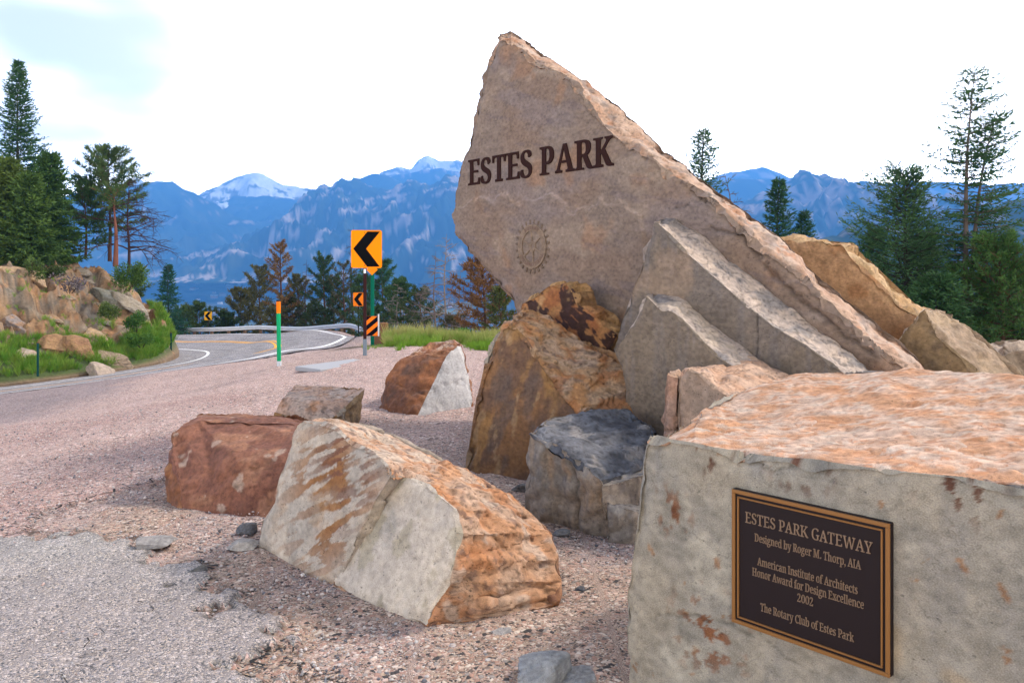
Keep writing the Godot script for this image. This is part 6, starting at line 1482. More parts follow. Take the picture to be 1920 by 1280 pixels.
	for i in 48:
		var a := TAU * i / 48.0
		var b := TAU * (i + 1) / 48.0
		eb.tri(ec + out * 0.003, flat.call(0.176, b, 0.003), flat.call(0.176, a, 0.003), dk)
		eb.quad(flat.call(0.228, a, 0.004), flat.call(0.228, b, 0.004), flat.call(0.243, b, 0.004), flat.call(0.243, a, 0.004), dk)
	ringer.call(0.024, 0.055, 0.016, 0.0, TAU)
	for i in 24:
		var a := TAU * (i + 0.5) / 24.0
		var rb := Basis(e * cos(a) + up * sin(a), up * cos(a) - e * sin(a), out)
		eb.box(ec + (e * cos(a) + up * 1.03 * sin(a)) * 0.262, Vector3(0.046, 0.026, 0.036), st * 0.7, rb, 0.004)
	for i in 6:
		var a := TAU * (i + 0.5) / 6.0 + 0.1
		var rb := Basis(e * cos(a) + up * sin(a), up * cos(a) - e * sin(a), out)
		eb.box(ec + (e * cos(a) + up * 1.03 * sin(a)) * 0.11, Vector3(0.115, 0.020, 0.036), st, rb, 0.003)
	var emblem := part("emblem", eb.mesh(cut), slab)
	for w in [["ROTARY", 1.0, PI * 0.5, 0.186, 0.135], ["INTERNATIONAL", -1.0, -PI * 0.5, 0.212, 0.155]]:
		var txt: String = w[0]
		for i in txt.length():
			var a: float = w[2] - w[1] * (i - (txt.length() - 1) * 0.5) * w[4] * (1.55 if txt.length() < 8 else 1.15)
			var l := lettering(txt[i], serif, 0.1)
			var k: float = 0.036 / cap[1].size.y
			var rx: Vector3 = (up * cos(a) - e * sin(a)) * -w[1]
			var ry: Vector3 = (e * cos(a) + up * sin(a)) * w[1]
			var m := part("letter", l[0], emblem)
			m.material_override = shade
			m.transform = Transform3D(Basis(rx * k, ry * k, out * 0.05), ec + (e * cos(a) + up * sin(a)) * (w[3] if w[1] > 0 else w[3]) + out * 0.0235 - rx * (l[1].size.x * k * 0.5) - ry * (cap[1].position.y * k))
	for ch in slab.get_children():
		if ch.name != "body":
			ch.position -= slab.position
	emblem.position = -slab.position
	# ---- the bronze plaque
	var pe := Vector3(0.674, 0.000, 0.738)
	var pn := Vector3(-0.738, -0.000, 0.674)
	var pc := Vector3(0.938, 0.646, -2.601)
	var pw := 0.528
	var ph := 0.449
	var pq := thing("plaque", Vector3.ZERO, "dark bronze plaque with raised gold border and lettering on the nearest boulder", "plaque")
	var bronze := StandardMaterial3D.new()
	bronze.albedo_color = Color(0.012, 0.006, 0.006).linear_to_srgb()
	bronze.roughness = 0.55
	bronze.metallic_specular = 0.3
	var gold := StandardMaterial3D.new()
	gold.albedo_color = Color(0.22, 0.092, 0.018).linear_to_srgb()
	gold.roughness = 0.5
	gold.metallic = 0.25
	var dull := StandardMaterial3D.new()
	dull.albedo_color = Color(0.20, 0.125, 0.075).linear_to_srgb()
	dull.roughness = 0.6
	dull.metallic = 0.2
	var pb := Basis(pe, Vector3.UP, pn)
	var plate := MB.new()
	plate.box(pc + pn * 0.010, Vector3(pw, ph, 0.024), Color.WHITE, pb, 0.003)
	var plate_node := part("plate", plate.mesh(bronze), pq)
	for f in [[0.0, 0.0125], [0.0205, 0.0055]]:
		var fr := MB.new()
		var ww: float = pw - f[0] * 2.0 - 0.002
		var hh: float = ph - f[0] * 2.0 - 0.002
		var t: float = f[1]
		for sg in [-1.0, 1.0]:
			fr.box(pc + pn * 0.024 + Vector3.UP * sg * (hh - t) * 0.5, Vector3(ww, t, 0.008), Color.WHITE, pb, 0.0015)
			fr.box(pc + pn * 0.024 + pe * sg * (ww - t) * 0.5, Vector3(t, hh - 2.0 * t, 0.008), Color.WHITE, pb, 0.0015)
		part("border", fr.mesh(gold), plate_node)
	var thin := SystemFont.new()
	thin.font_names = PackedStringArray(["Droid Serif"])
	var lines := [["ESTES PARK GATEWAY", 0.425, 0.0355, 0.140], ["Designed by Roger M. Thorp, AIA", 0.355, 0.0255, 0.081], ["American Institute of Architects", 0.335, 0.0255, 0.005], ["Honor Award for Design Excellence", 0.372, 0.0255, -0.034], ["2002", 0.052, 0.0255, -0.073], ["The Rotary Club of Estes Park", 0.312, 0.0255, -0.142]]
	pq.position = Vector3(pc.x, pc.y, pc.z)
	plate_node.position = -pq.position
	for ln in lines:
		var l := lettering(ln[0], thin, 0.1)
		var cp := lettering("E", thin, 0.1)
		var kx: float = ln[1] / l[1].size.x
		var ky: float = ln[2] / cp[1].size.y
		var m := part("lettering", l[0], plate_node)
		m.material_override = dull
		m.transform = Transform3D(Basis(pe * kx, Vector3.UP * ky, pn * 0.04), pc + pn * 0.0235 + Vector3.UP * (ln[3] - ln[2] * 0.5 - cp[1].position.y * ky) - pe * (l[1].position.x * kx + ln[1] * 0.5))

# ---------------------------------------------------------------- signs and posts
func plate_mesh(w: float, h: float, r: float, t: float, col: Color, mat: Material) -> ArrayMesh:
	var m := MB.new()
	var pts := PackedVector2Array()
	for q in [[1, 1, 0], [-1, 1, 1], [-1, -1, 2], [1, -1, 3]]:
		for k in 5:
			var a: float = (q[2] + k / 4.0) * PI / 2
			pts.append(Vector2(q[0] * (w / 2 - r) + cos(a) * r, q[1] * (h / 2 - r) + sin(a) * r))
	prism(m, pts, -t, 0.0, col)
	return m.mesh(mat)

func prism(m: MB, pts: PackedVector2Array, z0: float, z1: float, col: Color) -> void:
	var tr := Geometry2D.triangulate_polygon(pts)
	for i in tr.size() / 3:
		var a := pts[tr[i * 3]]
		var b := pts[tr[i * 3 + 1]]
		var c := pts[tr[i * 3 + 2]]
		if (b - a).cross(c - a) < 0.0:
			var q := b
			b = c
			c = q
		m.tri(Vector3(a.x, a.y, z1), Vector3(c.x, c.y, z1), Vector3(b.x, b.y, z1), col)
		m.tri(Vector3(a.x, a.y, z0), Vector3(b.x, b.y, z0), Vector3(c.x, c.y, z0), col)
	for i in pts.size():
		var a := pts[i]
		var b := pts[(i + 1) % pts.size()]
		m.quad(Vector3(a.x, a.y, z0), Vector3(a.x, a.y, z1), Vector3(b.x, b.y, z1), Vector3(b.x, b.y, z0), col)

func chevron(called: String, foot: Vector3, w: float, h: float, centre_y: float, off: float, turn: float, face: Color, post_col: Color, post_r: float, sheen: Material, label: String, group := "") -> Node3D:
	var t := thing(called, foot, label, "sign", group)
	t.rotation.y = turn
	var b := part("panel", plate_mesh(w, h, 0.04 * w / 0.61, 0.004, face, sheen), t)
	b.position = Vector3(off, centre_y, 0.05)
	var a := MB.new()
	var k := w * 0.5
	var hh := h * 0.5
	prism(a, PackedVector2Array([Vector2(-0.86 * k, 0.02 * hh), Vector2(0.06 * k, 0.93 * hh), Vector2(0.88 * k, 0.93 * hh), Vector2(-0.02 * k, 0.02 * hh), Vector2(0.86 * k, -0.93 * hh), Vector2(0.04 * k, -0.93 * hh)]), -0.001, 0.003, lin(0.006, 0.006, 0.007))
	part("arrow", a.mesh(sheen), b)
	var bolts := MB.new()
	bolts.tube(Vector3.ZERO, Vector3(0, 0, 0.008), 0.012 * w / 0.61, 0.01 * w / 0.61, 8, lin(0.10, 0.05, 0.03), true)
	var bolt_mesh := bolts.mesh(sheen)
	for sg in [-1.0, 1.0]:
		part("bolt", bolt_mesh, b).position = Vector3(-off, sg * hh * 0.86, 0.0)
	var p := MB.new()
	p.box(Vector3(0, (centre_y + hh * 0.9) * 0.5 - 0.15, 0.0), Vector3(post_r * 2.0, centre_y + hh * 0.9 + 0.3, post_r * 1.3), post_col, Basis.IDENTITY, 0.006)
	part("post", p.mesh(wood), t)
	return t

func build_signs() -> void:
	var sheen := vmat(0.75, 0.0, 0.12)
	var orange := lin(0.88, 0.235, 0.004)
	var c1 := chevron("chevron_sign", Vector3(-2.948, -0.039, -16.500), 0.61, 0.755, 2.099, 0.035, 0.10, orange, lin(0.035, 0.014, 0.012), 0.032, sheen, "large orange chevron sign with black left arrow on a rusty brown post")
	var st := MB.new()
	st.box(Vector3(0.0, 2.099 - 0.44, 0.028), Vector3(0.045, 0.085, 0.004), lin(0.75, 0.76, 0.78))
	part("sticker", st.mesh(sheen), c1)
	var slv := MB.new()
	slv.box(Vector3(0, 0.13, 0.005), Vector3(0.075, 0.34, 0.055), lin(0.16, 0.19, 0.22), Basis.IDENTITY, 0.005)
	part("sleeve", slv.mesh(sheen), c1)
	chevron("chevron_sign", Vector3(-8.575, -2.075, -46.000), 0.58, 0.76, 2.156, 0.0, 0.0, lin(0.86, 0.20, 0.008), lin(0.02, 0.016, 0.014), 0.035, sheen, "small far chevron sign half hidden beside the brown sign post")
	chevron("chevron_sign", Vector3(-23.243, -3.905, -63.000), 0.55, 0.66, 2.161, 0.0, 0.12, lin(0.86, 0.42, 0.015), lin(0.05, 0.04, 0.03), 0.035, sheen, "smallest yellow chevron sign beyond the guardrail by the knoll")
	# the object marker on its green post
	var om := thing("object_marker", Vector3(-3.307, -0.141, -19.500), "orange and black striped marker on a green post before the wooden guardrail posts", "sign")
	var gp := MB.new()
	gp.tube(Vector3(0, -0.2, 0), Vector3(0, 1.72, 0), 0.045, 0.045, 12, lin(0.006, 0.10, 0.060), true)
	part("post", gp.mesh(sheen), om)
	var fin := MB.new()
	fin.box(Vector3(0, 1.80, 0.052), Vector3(0.19, 0.19, 0.006), lin(0.85, 0.22, 0.01), Basis(Vector3.BACK, PI / 4))
	part("top_plate", fin.mesh(sheen), om)
	var mk := part("panel", plate_mesh(0.31, 0.46, 0.01, 0.005, lin(0.82, 0.17, 0.012), sheen), om)
	mk.position = Vector3(-0.015, 0.47, 0.06)
	for k in 3:
		var bs := MB.new()
		var y := -0.25 + k * 0.23
		var poly := PackedVector2Array([Vector2(-0.155, y - 0.12), Vector2(0.155, y + 0.14), Vector2(0.155, y + 0.26), Vector2(-0.155, y)])
		var clip := Geometry2D.intersect_polygons(poly, PackedVector2Array([Vector2(-0.153, -0.228), Vector2(0.153, -0.228), Vector2(0.153, 0.228), Vector2(-0.153, 0.228)]))
		for q in clip:
			prism(bs, q, -0.001, 0.003, lin(0.006, 0.006, 0.008))
		if bs.v.size():
			part("stripe", bs.mesh(sheen), mk)
	var edge := MB.new()
	edge.box(Vector3(0.17, 0.02, -0.005), Vector3(0.03, 0.52, 0.02), lin(0.55, 0.55, 0.56))
	part("edge_strip", edge.mesh(sheen), mk)
	# wooden end posts of the guardrail
	var grain := noise(101, 1.0, 4)
	for w in [[Vector3(-3.650, -0.612, -23.500), 0.77, 0.21, lin(0.20, 0.10, 0.05), "tall brown wooden guardrail post at the grass edge", 0.30], [Vector3(-3.979, -0.764, -24.300), 0.60, 0.20, lin(0.17, 0.09, 0.05), "lower wooden guardrail post behind the striped marker", 0.20], [Vector3(-3.641, -0.907, -25.000), 0.69, 0.12, lin(0.12, 0.08, 0.06), "thin dark wooden post right of the tall wooden one", 0.10]]:
		var m := MB.new()
		m.box(Vector3(0, w[1] * 0.5 - 0.2, 0), Vector3(w[2], w[1] + 0.4, 0.2), w[3], Basis(Vector3.UP, w[5]), 0.012)
		var o := solo("wooden_post", m.mesh(wood), w[4], "post")
		o.position = w[0]
	# snow marker and small delineators
	var sp := thing("snow_marker_post", Vector3(-4.854, -0.366, -17.160), "tall bright green marker post with an orange top at the gravel edge", "post")
	var mh: float = 1.388
	for q in [[-0.1, 0.115, lin(0.52, 0.55, 0.58), "sleeve", 0.047], [0.115, mh * 0.80, lin(0.012, 0.29, 0.115), "post", 0.043], [mh * 0.80, mh * 0.975, lin(0.78, 0.17, 0.008), "band", 0.0435], [mh * 0.975, mh, lin(0.02, 0.02, 0.02), "cap", 0.042]]:
		var m := MB.new()
		m.tube(Vector3(0, q[0], 0), Vector3(0, q[1], 0), q[4], q[4], 14, q[2], true)
		part(q[3], m.mesh(sheen), sp)
	sp.rotation.z = 0.012
	for q in [[Vector3(-18.434, -2.252, -32.000), 1.10, "dark green delineator post in the grass below the rock cut", lin(0.012, 0.055, 0.05)], [Vector3(-16.984, -2.115, -41.000), 0.69, "dark green delineator post at the tip of the knoll", lin(0.012, 0.055, 0.05)]]:
		var o := thing("delineator_post", q[0], q[2], "post")
		var m := MB.new()
		m.box(Vector3(0, q[1] * 0.5 - 0.1, 0), Vector3(0.085, q[1] + 0.2, 0.03), q[3], Basis.IDENTITY, 0.006)
		part("post", m.mesh(sheen), o)
		var cp := MB.new()
		cp.box(Vector3(0, q[1] + 0.015, 0), Vector3(0.09, 0.03, 0.035), lin(0.18, 0.08, 0.05))
		part("cap", cp.mesh(sheen), o)
	# the flat concrete slab let into the gravel
	var cs := MB.new()
	cs.box(Vector3.ZERO, Vector3(0.62, 0.08, 1.5), lin(0.30, 0.30, 0.31), Basis.from_euler(Vector3(0.0, -0.55, -0.03)), 0.012)
	var co := solo("concrete_slab", cs.mesh(wood), "flat pale concrete slab lying in the gravel before the signs", "slab")
	co.position = Vector3(-3.231, -0.134, -15.220)

# ---------------------------------------------------------------- vegetation
func build_trees() -> void:
	tree("fir_tree", "fir", Vector3(-25.800, 1.322, -43.000), {h = 11.36, r = 2.5, n = 230, trunk = 0.13, bias = 0.85, low = -0.2, curl = 0.14, bl = 0.22, bw = 0.032, sparse = 0.08}, 1001, "tallest fir at the left edge, narrow top against the sky", "tree", "")
	tree("fir_tree", "fir", Vector3(-22.472, 1.729, -40.000), {h = 5.62, r = 1.75, n = 260, taper = 0.5, trunk = 0.10, bl = 0.22, bw = 0.034, c1 = lin(0.018, 0.044, 0.014), c2 = lin(0.062, 0.115, 0.025)}, 1002, "dense dark green spruce in front of the tallest fir", "tree", "")
	tree("fir_tree", "fir", Vector3(-23.854, 1.348, -39.000), {h = 5.55, r = 2.2, n = 260, taper = 0.5, trunk = 0.12, bl = 0.22, bw = 0.034, c1 = lin(0.03, 0.055, 0.014), c2 = lin(0.10, 0.14, 0.025)}, 1003, "olive green spruce cut by the left edge", "tree", "")
	tree("fir_tree", "fir", Vector3(-22.552, 1.226, -38.500), {h = 4.86, r = 1.7, n = 220, taper = 0.45, trunk = 0.10, bl = 0.22, bw = 0.034, c1 = lin(0.022, 0.05, 0.014), c2 = lin(0.075, 0.125, 0.025)}, 1011, "bushy dark spruce between the dense green and the olive one", "tree", "")
	tree("pine_tree", "pine", Vector3(-21.013, 2.157, -43.000), {h = 5.76, r = 1.75, n = 62, y0 = 0.30, sparse = 0.10, per = 32, needle = 0.24, nw = 0.020}, 1004, "tall pine with open tufted crown on top of the knoll", "tree", "")
	tree("pine_tree", "pine", Vector3(-22.006, 2.288, -42.500), {h = 3.99, r = 1.55, n = 44, y0 = 0.2, per = 26, needle = 0.24, nw = 0.020, c1 = lin(0.018, 0.045, 0.016), c2 = lin(0.06, 0.11, 0.03)}, 1005, "lower bushy pine left of the tall pine on the knoll", "tree", "")
	tree("dead_tree", "snag", Vector3(-19.573, 1.546, -42.000), {h = 4.95, r = 2.7, n = 34, y0 = 0.2, side = Vector3(1.1, -0.15, 0.1), sag = 0.14, depth = 2, trunk = 0.085, bark = lin(0.05, 0.03, 0.028)}, 1006, "bare dead tree with branches sweeping right on the knoll", "tree", "")
	tree("pine_tree", "pine", Vector3(-19.744, 1.865, -41.000), {h = 3.85, r = 0.9, n = 16, y0 = 0.75, per = 14, needle = 0.22, nw = 0.024, trunk = 0.13, bark = lin(0.17, 0.07, 0.045)}, 1007, "red barked pine trunk with a thin crown beside the dead tree", "tree", "")
	tree("small_pine", "pine", Vector3(-21.215, 1.080, -36.500), {h = 0.94, r = 0.45, n = 16, y0 = 0.25, per = 14, needle = 0.16, nw = 0.016, c2 = lin(0.11, 0.16, 0.03)}, 1008, "little pine sapling growing on the rock cut", "tree", "")
	tree("spruce_tree", "fir", Vector3(-25.049, -3.449, -60.000), {h = 5.59, r = 1.55, n = 110, bl = 0.24, bw = 0.034, c1 = lin(0.014, 0.05, 0.032), c2 = lin(0.035, 0.10, 0.055)}, 1009, "blue green spruce just right of the knoll behind the guardrail", "tree", "")
	tree("small_pine", "pine", Vector3(-21.599, 0.079, -47.000), {h = 0.91, r = 0.8, n = 20, y0 = 0.1, per = 18, needle = 0.22, nw = 0.020}, 1010, "low pine behind the right shoulder of the knoll", "tree", "")
	tree("pine_tree", "pine", Vector3(-24.990, -4.551, -66.000), {h = 3.50, r = 1.5, n = 34, y0 = 0.1, per = 34, needle = 0.26, nw = 0.027}, 1100, "low dark pine near the smallest chevron sign", "tree", "")
	tree("pine_tree", "pine", Vector3(-27.068, -4.738, -68.000), {h = 3.26, r = 1.3, n = 34, y0 = 0.1, per = 34, needle = 0.26, nw = 0.027}, 1101, "low dark pine right of the blue green spruce", "tree", "")
	tree("pine_tree", "pine", Vector3(-22.359, -5.178, -68.000), {h = 5.24, r = 1.9, n = 44, y0 = 0.12, per = 34, needle = 0.26, nw = 0.027, c1 = lin(0.035, 0.045, 0.016), c2 = lin(0.125, 0.11, 0.034)}, 1102, "olive brown pine at the left of the row beyond the guardrail", "tree", "")
	tree("pine_tree", "pine", Vector3(-20.206, -4.979, -66.000), {h = 6.79, r = 1.9, n = 48, y0 = 0.12, per = 32, needle = 0.26, nw = 0.025, sparse = 0.1, c1 = lin(0.035, 0.045, 0.016), c2 = lin(0.125, 0.11, 0.034)}, 1103, "brown tinged pine left of the tallest rusty pine", "tree", "")
	tree("pine_tree", "pine", Vector3(-22.203, -4.572, -64.000), {h = 2.86, r = 1.2, n = 34, y0 = 0.08, per = 34, needle = 0.26, nw = 0.027, c1 = lin(0.014, 0.032, 0.012), c2 = lin(0.045, 0.075, 0.02)}, 1104, "small dark green pine at the left end of the row", "tree", "")
	tree("pine_tree", "pine", Vector3(-17.937, -4.779, -64.000), {h = 8.78, r = 1.35, n = 52, y0 = 0.2, per = 18, needle = 0.24, nw = 0.030, sparse = 0.15, c1 = lin(0.10, 0.045, 0.018), c2 = lin(0.19, 0.115, 0.04)}, 1105, "tallest rusty pine behind the snow marker post", "tree", "")
	tree("pine_tree", "pine", Vector3(-17.087, -4.979, -66.000), {h = 6.15, r = 1.7, n = 42, y0 = 0.12, per = 32, needle = 0.26, nw = 0.025, c1 = lin(0.035, 0.045, 0.016), c2 = lin(0.125, 0.11, 0.034)}, 1106, "olive pine right of the tallest rusty pine", "tree", "")
	tree("dead_tree", "snag", Vector3(-15.781, -4.680, -63.000), {h = 7.22, r = 1.6, n = 26, y0 = 0.15, depth = 2, bark = lin(0.07, 0.05, 0.04)}, 1107, "bare grey snag between the rusty and dark pines", "tree", "")
	tree("pine_tree", "pine", Vector3(-14.126, -4.580, -62.000), {h = 7.38, r = 1.45, n = 44, y0 = 0.2, per = 34, needle = 0.24, nw = 0.024, sparse = 0.1, c1 = lin(0.016, 0.036, 0.016), c2 = lin(0.05, 0.085, 0.03)}, 1108, "dark green pine left of the chevron signs", "tree", "")
	tree("pine_tree", "pine", Vector3(-12.233, -4.381, -60.000), {h = 6.56, r = 1.7, n = 40, y0 = 0.15, per = 18, needle = 0.24, nw = 0.024, dead = 0.35, c1 = lin(0.022, 0.034, 0.016), c2 = lin(0.08, 0.07, 0.03)}, 1109, "thin half dead pine behind the small chevron sign", "tree", "")
	tree("dead_tree", "snag", Vector3(-12.427, -4.779, -64.000), {h = 9.90, r = 2.0, n = 28, y0 = 0.3, depth = 2, bark = lin(0.06, 0.045, 0.042)}, 1110, "dead tree whose twigs show above the large chevron sign", "tree", "")
	tree("pine_tree", "pine", Vector3(-8.772, -3.982, -56.000), {h = 6.38, r = 1.5, n = 44, y0 = 0.2, per = 36, needle = 0.27, nw = 0.024, c1 = lin(0.014, 0.044, 0.022), c2 = lin(0.045, 0.105, 0.04)}, 1111, "green pine right behind the large chevron sign", "tree", "")
	tree("pine_tree", "pine", Vector3(-6.731, -3.546, -50.000), {h = 4.56, r = 1.35, n = 40, y0 = 0.12, per = 34, needle = 0.24, nw = 0.03, c1 = lin(0.016, 0.042, 0.016), c2 = lin(0.055, 0.10, 0.03)}, 1112, "green pine right of the wooden posts", "tree", "")
	tree("dead_tree", "snag", Vector3(-6.680, -3.184, -48.000), {h = 4.16, r = 1.6, n = 34, y0 = 0.1, depth = 2, bark = lin(0.17, 0.14, 0.125)}, 1113, "pale grey bare tangle of branches beside the wooden posts", "tree", "")
	tree("pine_tree", "pine", Vector3(-4.951, -3.031, -45.000), {h = 3.61, r = 1.4, n = 40, y0 = 0.05, per = 34, needle = 0.22, nw = 0.020, c1 = lin(0.018, 0.036, 0.012), c2 = lin(0.06, 0.085, 0.025)}, 1114, "low dark pine left of the bare grey trees", "tree", "")
	tree("dead_tree", "snag", Vector3(-3.398, -2.722, -42.000), {h = 6.28, r = 1.8, n = 34, y0 = 0.2, depth = 2, bark = lin(0.20, 0.165, 0.15)}, 1115, "tall bare grey tree left of the carved slab", "tree", "")
	tree("dead_tree", "snag", Vector3(-3.754, -2.517, -40.000), {h = 5.15, r = 1.5, n = 26, y0 = 0.15, depth = 2, bark = lin(0.13, 0.10, 0.09)}, 1116, "darker bare tree left of the tall grey one", "tree", "")
	tree("pine_tree", "pine", Vector3(-1.111, -1.689, -33.000), {h = 4.19, r = 1.25, n = 56, y0 = 0.12, per = 30, needle = 0.19, nw = 0.019, c1 = lin(0.10, 0.045, 0.018), c2 = lin(0.23, 0.115, 0.04)}, 1117, "rust brown dying pine half behind the carved slab", "tree", "")
	tree("dead_tree", "snag", Vector3(-2.283, -2.105, -36.000), {h = 3.82, r = 1.3, n = 24, y0 = 0.1, depth = 2, bark = lin(0.15, 0.115, 0.10)}, 1118, "bare twiggy sapling left of the rust brown pine", "tree", "")
	tree("small_pine", "pine", Vector3(-0.401, -1.590, -31.000), {h = 2.49, r = 0.7, n = 30, y0 = 0.1, per = 22, needle = 0.16, nw = 0.017, c1 = lin(0.03, 0.05, 0.014), c2 = lin(0.11, 0.12, 0.035)}, 1119, "small olive pine at the foot of the rust brown pine", "tree", "")
	tree("small_pine", "pine", Vector3(-7.405, -2.843, -44.000), {h = 2.31, r = 1.3, n = 30, y0 = 0.05, per = 22, needle = 0.22, nw = 0.020, c1 = lin(0.016, 0.036, 0.012), c2 = lin(0.05, 0.08, 0.025)}, 1120, "low dark pine thicket behind the striped marker", "tree", "")
	tree("pine_tree", "pine", Vector3(-10.511, -4.181, -58.000), {h = 5.41, r = 1.5, n = 44, y0 = 0.1, per = 34, needle = 0.24, nw = 0.024, c1 = lin(0.018, 0.042, 0.018), c2 = lin(0.06, 0.105, 0.034)}, 1121, "green pine behind the two sign posts", "tree", "")
	tree("pine_tree", "pine", Vector3(-13.660, -4.680, -63.000), {h = 5.67, r = 1.6, n = 44, y0 = 0.08, per = 34, needle = 0.24, nw = 0.024, c1 = lin(0.016, 0.04, 0.016), c2 = lin(0.055, 0.095, 0.03)}, 1122, "green pine between the dark pine and the small chevron sign", "tree", "")
	tree("pine_tree", "pine", Vector3(-17.460, -4.879, -65.000), {h = 4.38, r = 1.6, n = 40, y0 = 0.05, per = 34, needle = 0.26, nw = 0.025, c1 = lin(0.02, 0.036, 0.014), c2 = lin(0.07, 0.085, 0.028)}, 1123, "low green pine right of the tallest rusty pine", "tree", "")
	tree("small_pine", "pine", Vector3(-14.369, -4.186, -60.000), {h = 3.07, r = 1.5, n = 34, y0 = 0.05, per = 20, needle = 0.24, nw = 0.024, c1 = lin(0.016, 0.032, 0.012), c2 = lin(0.05, 0.07, 0.022)}, 1124, "low dark pine below the grey snag", "tree", "")
	tree("small_pine", "pine", Vector3(-17.858, -4.379, -62.000), {h = 3.17, r = 1.4, n = 34, y0 = 0.05, per = 20, needle = 0.24, nw = 0.025, c1 = lin(0.035, 0.045, 0.016), c2 = lin(0.125, 0.11, 0.034)}, 1125, "low olive pine at the foot of the tallest rusty pine", "tree", "")
	tree("small_pine", "pine", Vector3(-2.634, -2.208, -37.000), {h = 1.70, r = 1.0, n = 30, y0 = 0.05, per = 20, needle = 0.18, nw = 0.02, c1 = lin(0.03, 0.035, 0.016), c2 = lin(0.10, 0.085, 0.035)}, 1126, "low brownish pine under the bare grey trees", "tree", "")
	tree("fir_tree", "fir", Vector3(6.951, -0.924, -30.000), {h = 7.73, r = 1.5, n = 130, bl = 0.16, bw = 0.02, y0 = 0.3, sparse = 0.2, taper = 0.55, low = 0.3, up = 0.8, c1 = lin(0.022, 0.05, 0.026), c2 = lin(0.06, 0.115, 0.05)}, 1201, "slender fir top showing just above the slab edge", "tree", "")
	tree("dead_tree", "snag", Vector3(8.828, -1.008, -31.000), {h = 6.38, r = 1.7, n = 18, y0 = 0.55, depth = 2, lean = Vector3(-0.9, 0, 0), side = Vector3(-0.5, 0.3, 0), bark = lin(0.10, 0.07, 0.06)}, 1202, "bare leaning top of a dead tree above the slab edge", "tree", "")
	tree("fir_tree", "fir", Vector3(9.385, -0.840, -29.000), {h = 5.71, r = 1.25, n = 190, bl = 0.16, bw = 0.021, taper = 0.6, c1 = lin(0.012, 0.036, 0.018), c2 = lin(0.035, 0.085, 0.035)}, 1203, "dark spruce above the yellow slab, left one of the pair", "tree", "")
	tree("fir_tree", "fir", Vector3(10.463, -0.882, -29.500), {h = 4.66, r = 1.2, n = 150, bl = 0.16, bw = 0.021, c1 = lin(0.012, 0.036, 0.018), c2 = lin(0.035, 0.085, 0.035)}, 1204, "smaller dark spruce right of its taller neighbour above the yellow slab", "tree", "")
	tree("fir_tree", "fir", Vector3(10.537, -0.963, -22.000), {h = 5.30, r = 2.0, n = 300, bl = 0.15, bw = 0.016, low = -0.1, curl = 0.13, taper = 0.42, sparse = 0.25, side = Vector3(-0.5, 0, 0), dead = 0.05, c1 = lin(0.018, 0.045, 0.02), c2 = lin(0.07, 0.135, 0.045)}, 1205, "broad bushy fir between the yellow slab and the tall twin fir", "tree", "")
	tree("fir_tree", "fir", Vector3(10.563, -1.196, -24.000), {h = 4.04, r = 1.3, n = 200, bl = 0.15, bw = 0.019, taper = 0.6, c1 = lin(0.014, 0.04, 0.016), c2 = lin(0.045, 0.10, 0.032)}, 1206, "low fir at the left foot of the broad bushy fir", "tree", "")
	tree("twin_fir", "fir", Vector3(11.526, -0.847, -21.000), {h = 7.64, r = 1.55, n = 150, bl = 0.15, bw = 0.018, y0 = 0.22, sparse = 0.30, trunk = 0.10, bark = lin(0.105, 0.08, 0.065), low = 0.05, up = 0.5, curl = 0.05, taper = 0.42, dead = 0.16, lean = Vector3(0.25, 0, 0), side = Vector3(0.25, 0, 0), second = {h = 6.6, r = 1.5, n = 140, at = Vector3(0.16, 0, -0.1), bl = 0.15, bw = 0.018, y0 = 0.2, sparse = 0.35, trunk = 0.09, bark = lin(0.105, 0.08, 0.065), low = 0.0, up = 0.5, curl = 0.05, taper = 0.45, dead = 0.1, lean = Vector3(0.7, 0, 0), side = Vector3(0.5, 0, 0)}}, 1207, "tallest sparse fir with two stems at the right", "tree", "")
	tree("pine_tree", "pine", Vector3(11.909, -0.730, -20.000), {h = 3.04, r = 1.3, n = 74, y0 = 0.1, per = 40, needle = 0.15, nw = 0.014, c1 = lin(0.022, 0.055, 0.016), c2 = lin(0.075, 0.14, 0.03)}, 1208, "green pine at the right edge in front of the twin fir", "tree", "")
	tree("fir_tree", "fir", Vector3(9.838, -0.737, -19.000), {h = 2.21, r = 1.3, n = 200, bl = 0.14, bw = 0.018, taper = 0.5, c1 = lin(0.014, 0.04, 0.016), c2 = lin(0.05, 0.105, 0.032)}, 1209, "low green fir under the twin stems", "tree", "")
	tree("fir_tree", "fir", Vector3(13.456, -1.106, -22.000), {h = 2.85, r = 1.6, n = 220, bl = 0.15, bw = 0.018, taper = 0.5, c1 = lin(0.018, 0.046, 0.016), c2 = lin(0.06, 0.12, 0.032)}, 1210, "spreading fir cut by the right edge", "tree", "")
	tree("fir_tree", "fir", Vector3(12.540, -1.474, -25.000), {h = 4.21, r = 1.6, n = 220, bl = 0.15, bw = 0.02, taper = 0.5, c1 = lin(0.012, 0.034, 0.014), c2 = lin(0.035, 0.08, 0.028)}, 1211, "dark fir filling the gap behind the twin stems", "tree", "")
	tree("fir_tree", "fir", Vector3(13.825, -1.351, -24.000), {h = 2.80, r = 1.6, n = 220, bl = 0.15, bw = 0.02, taper = 0.5, c1 = lin(0.012, 0.034, 0.014), c2 = lin(0.04, 0.09, 0.028)}, 1212, "dark fir between the twin stems and the right edge pine", "tree", "")

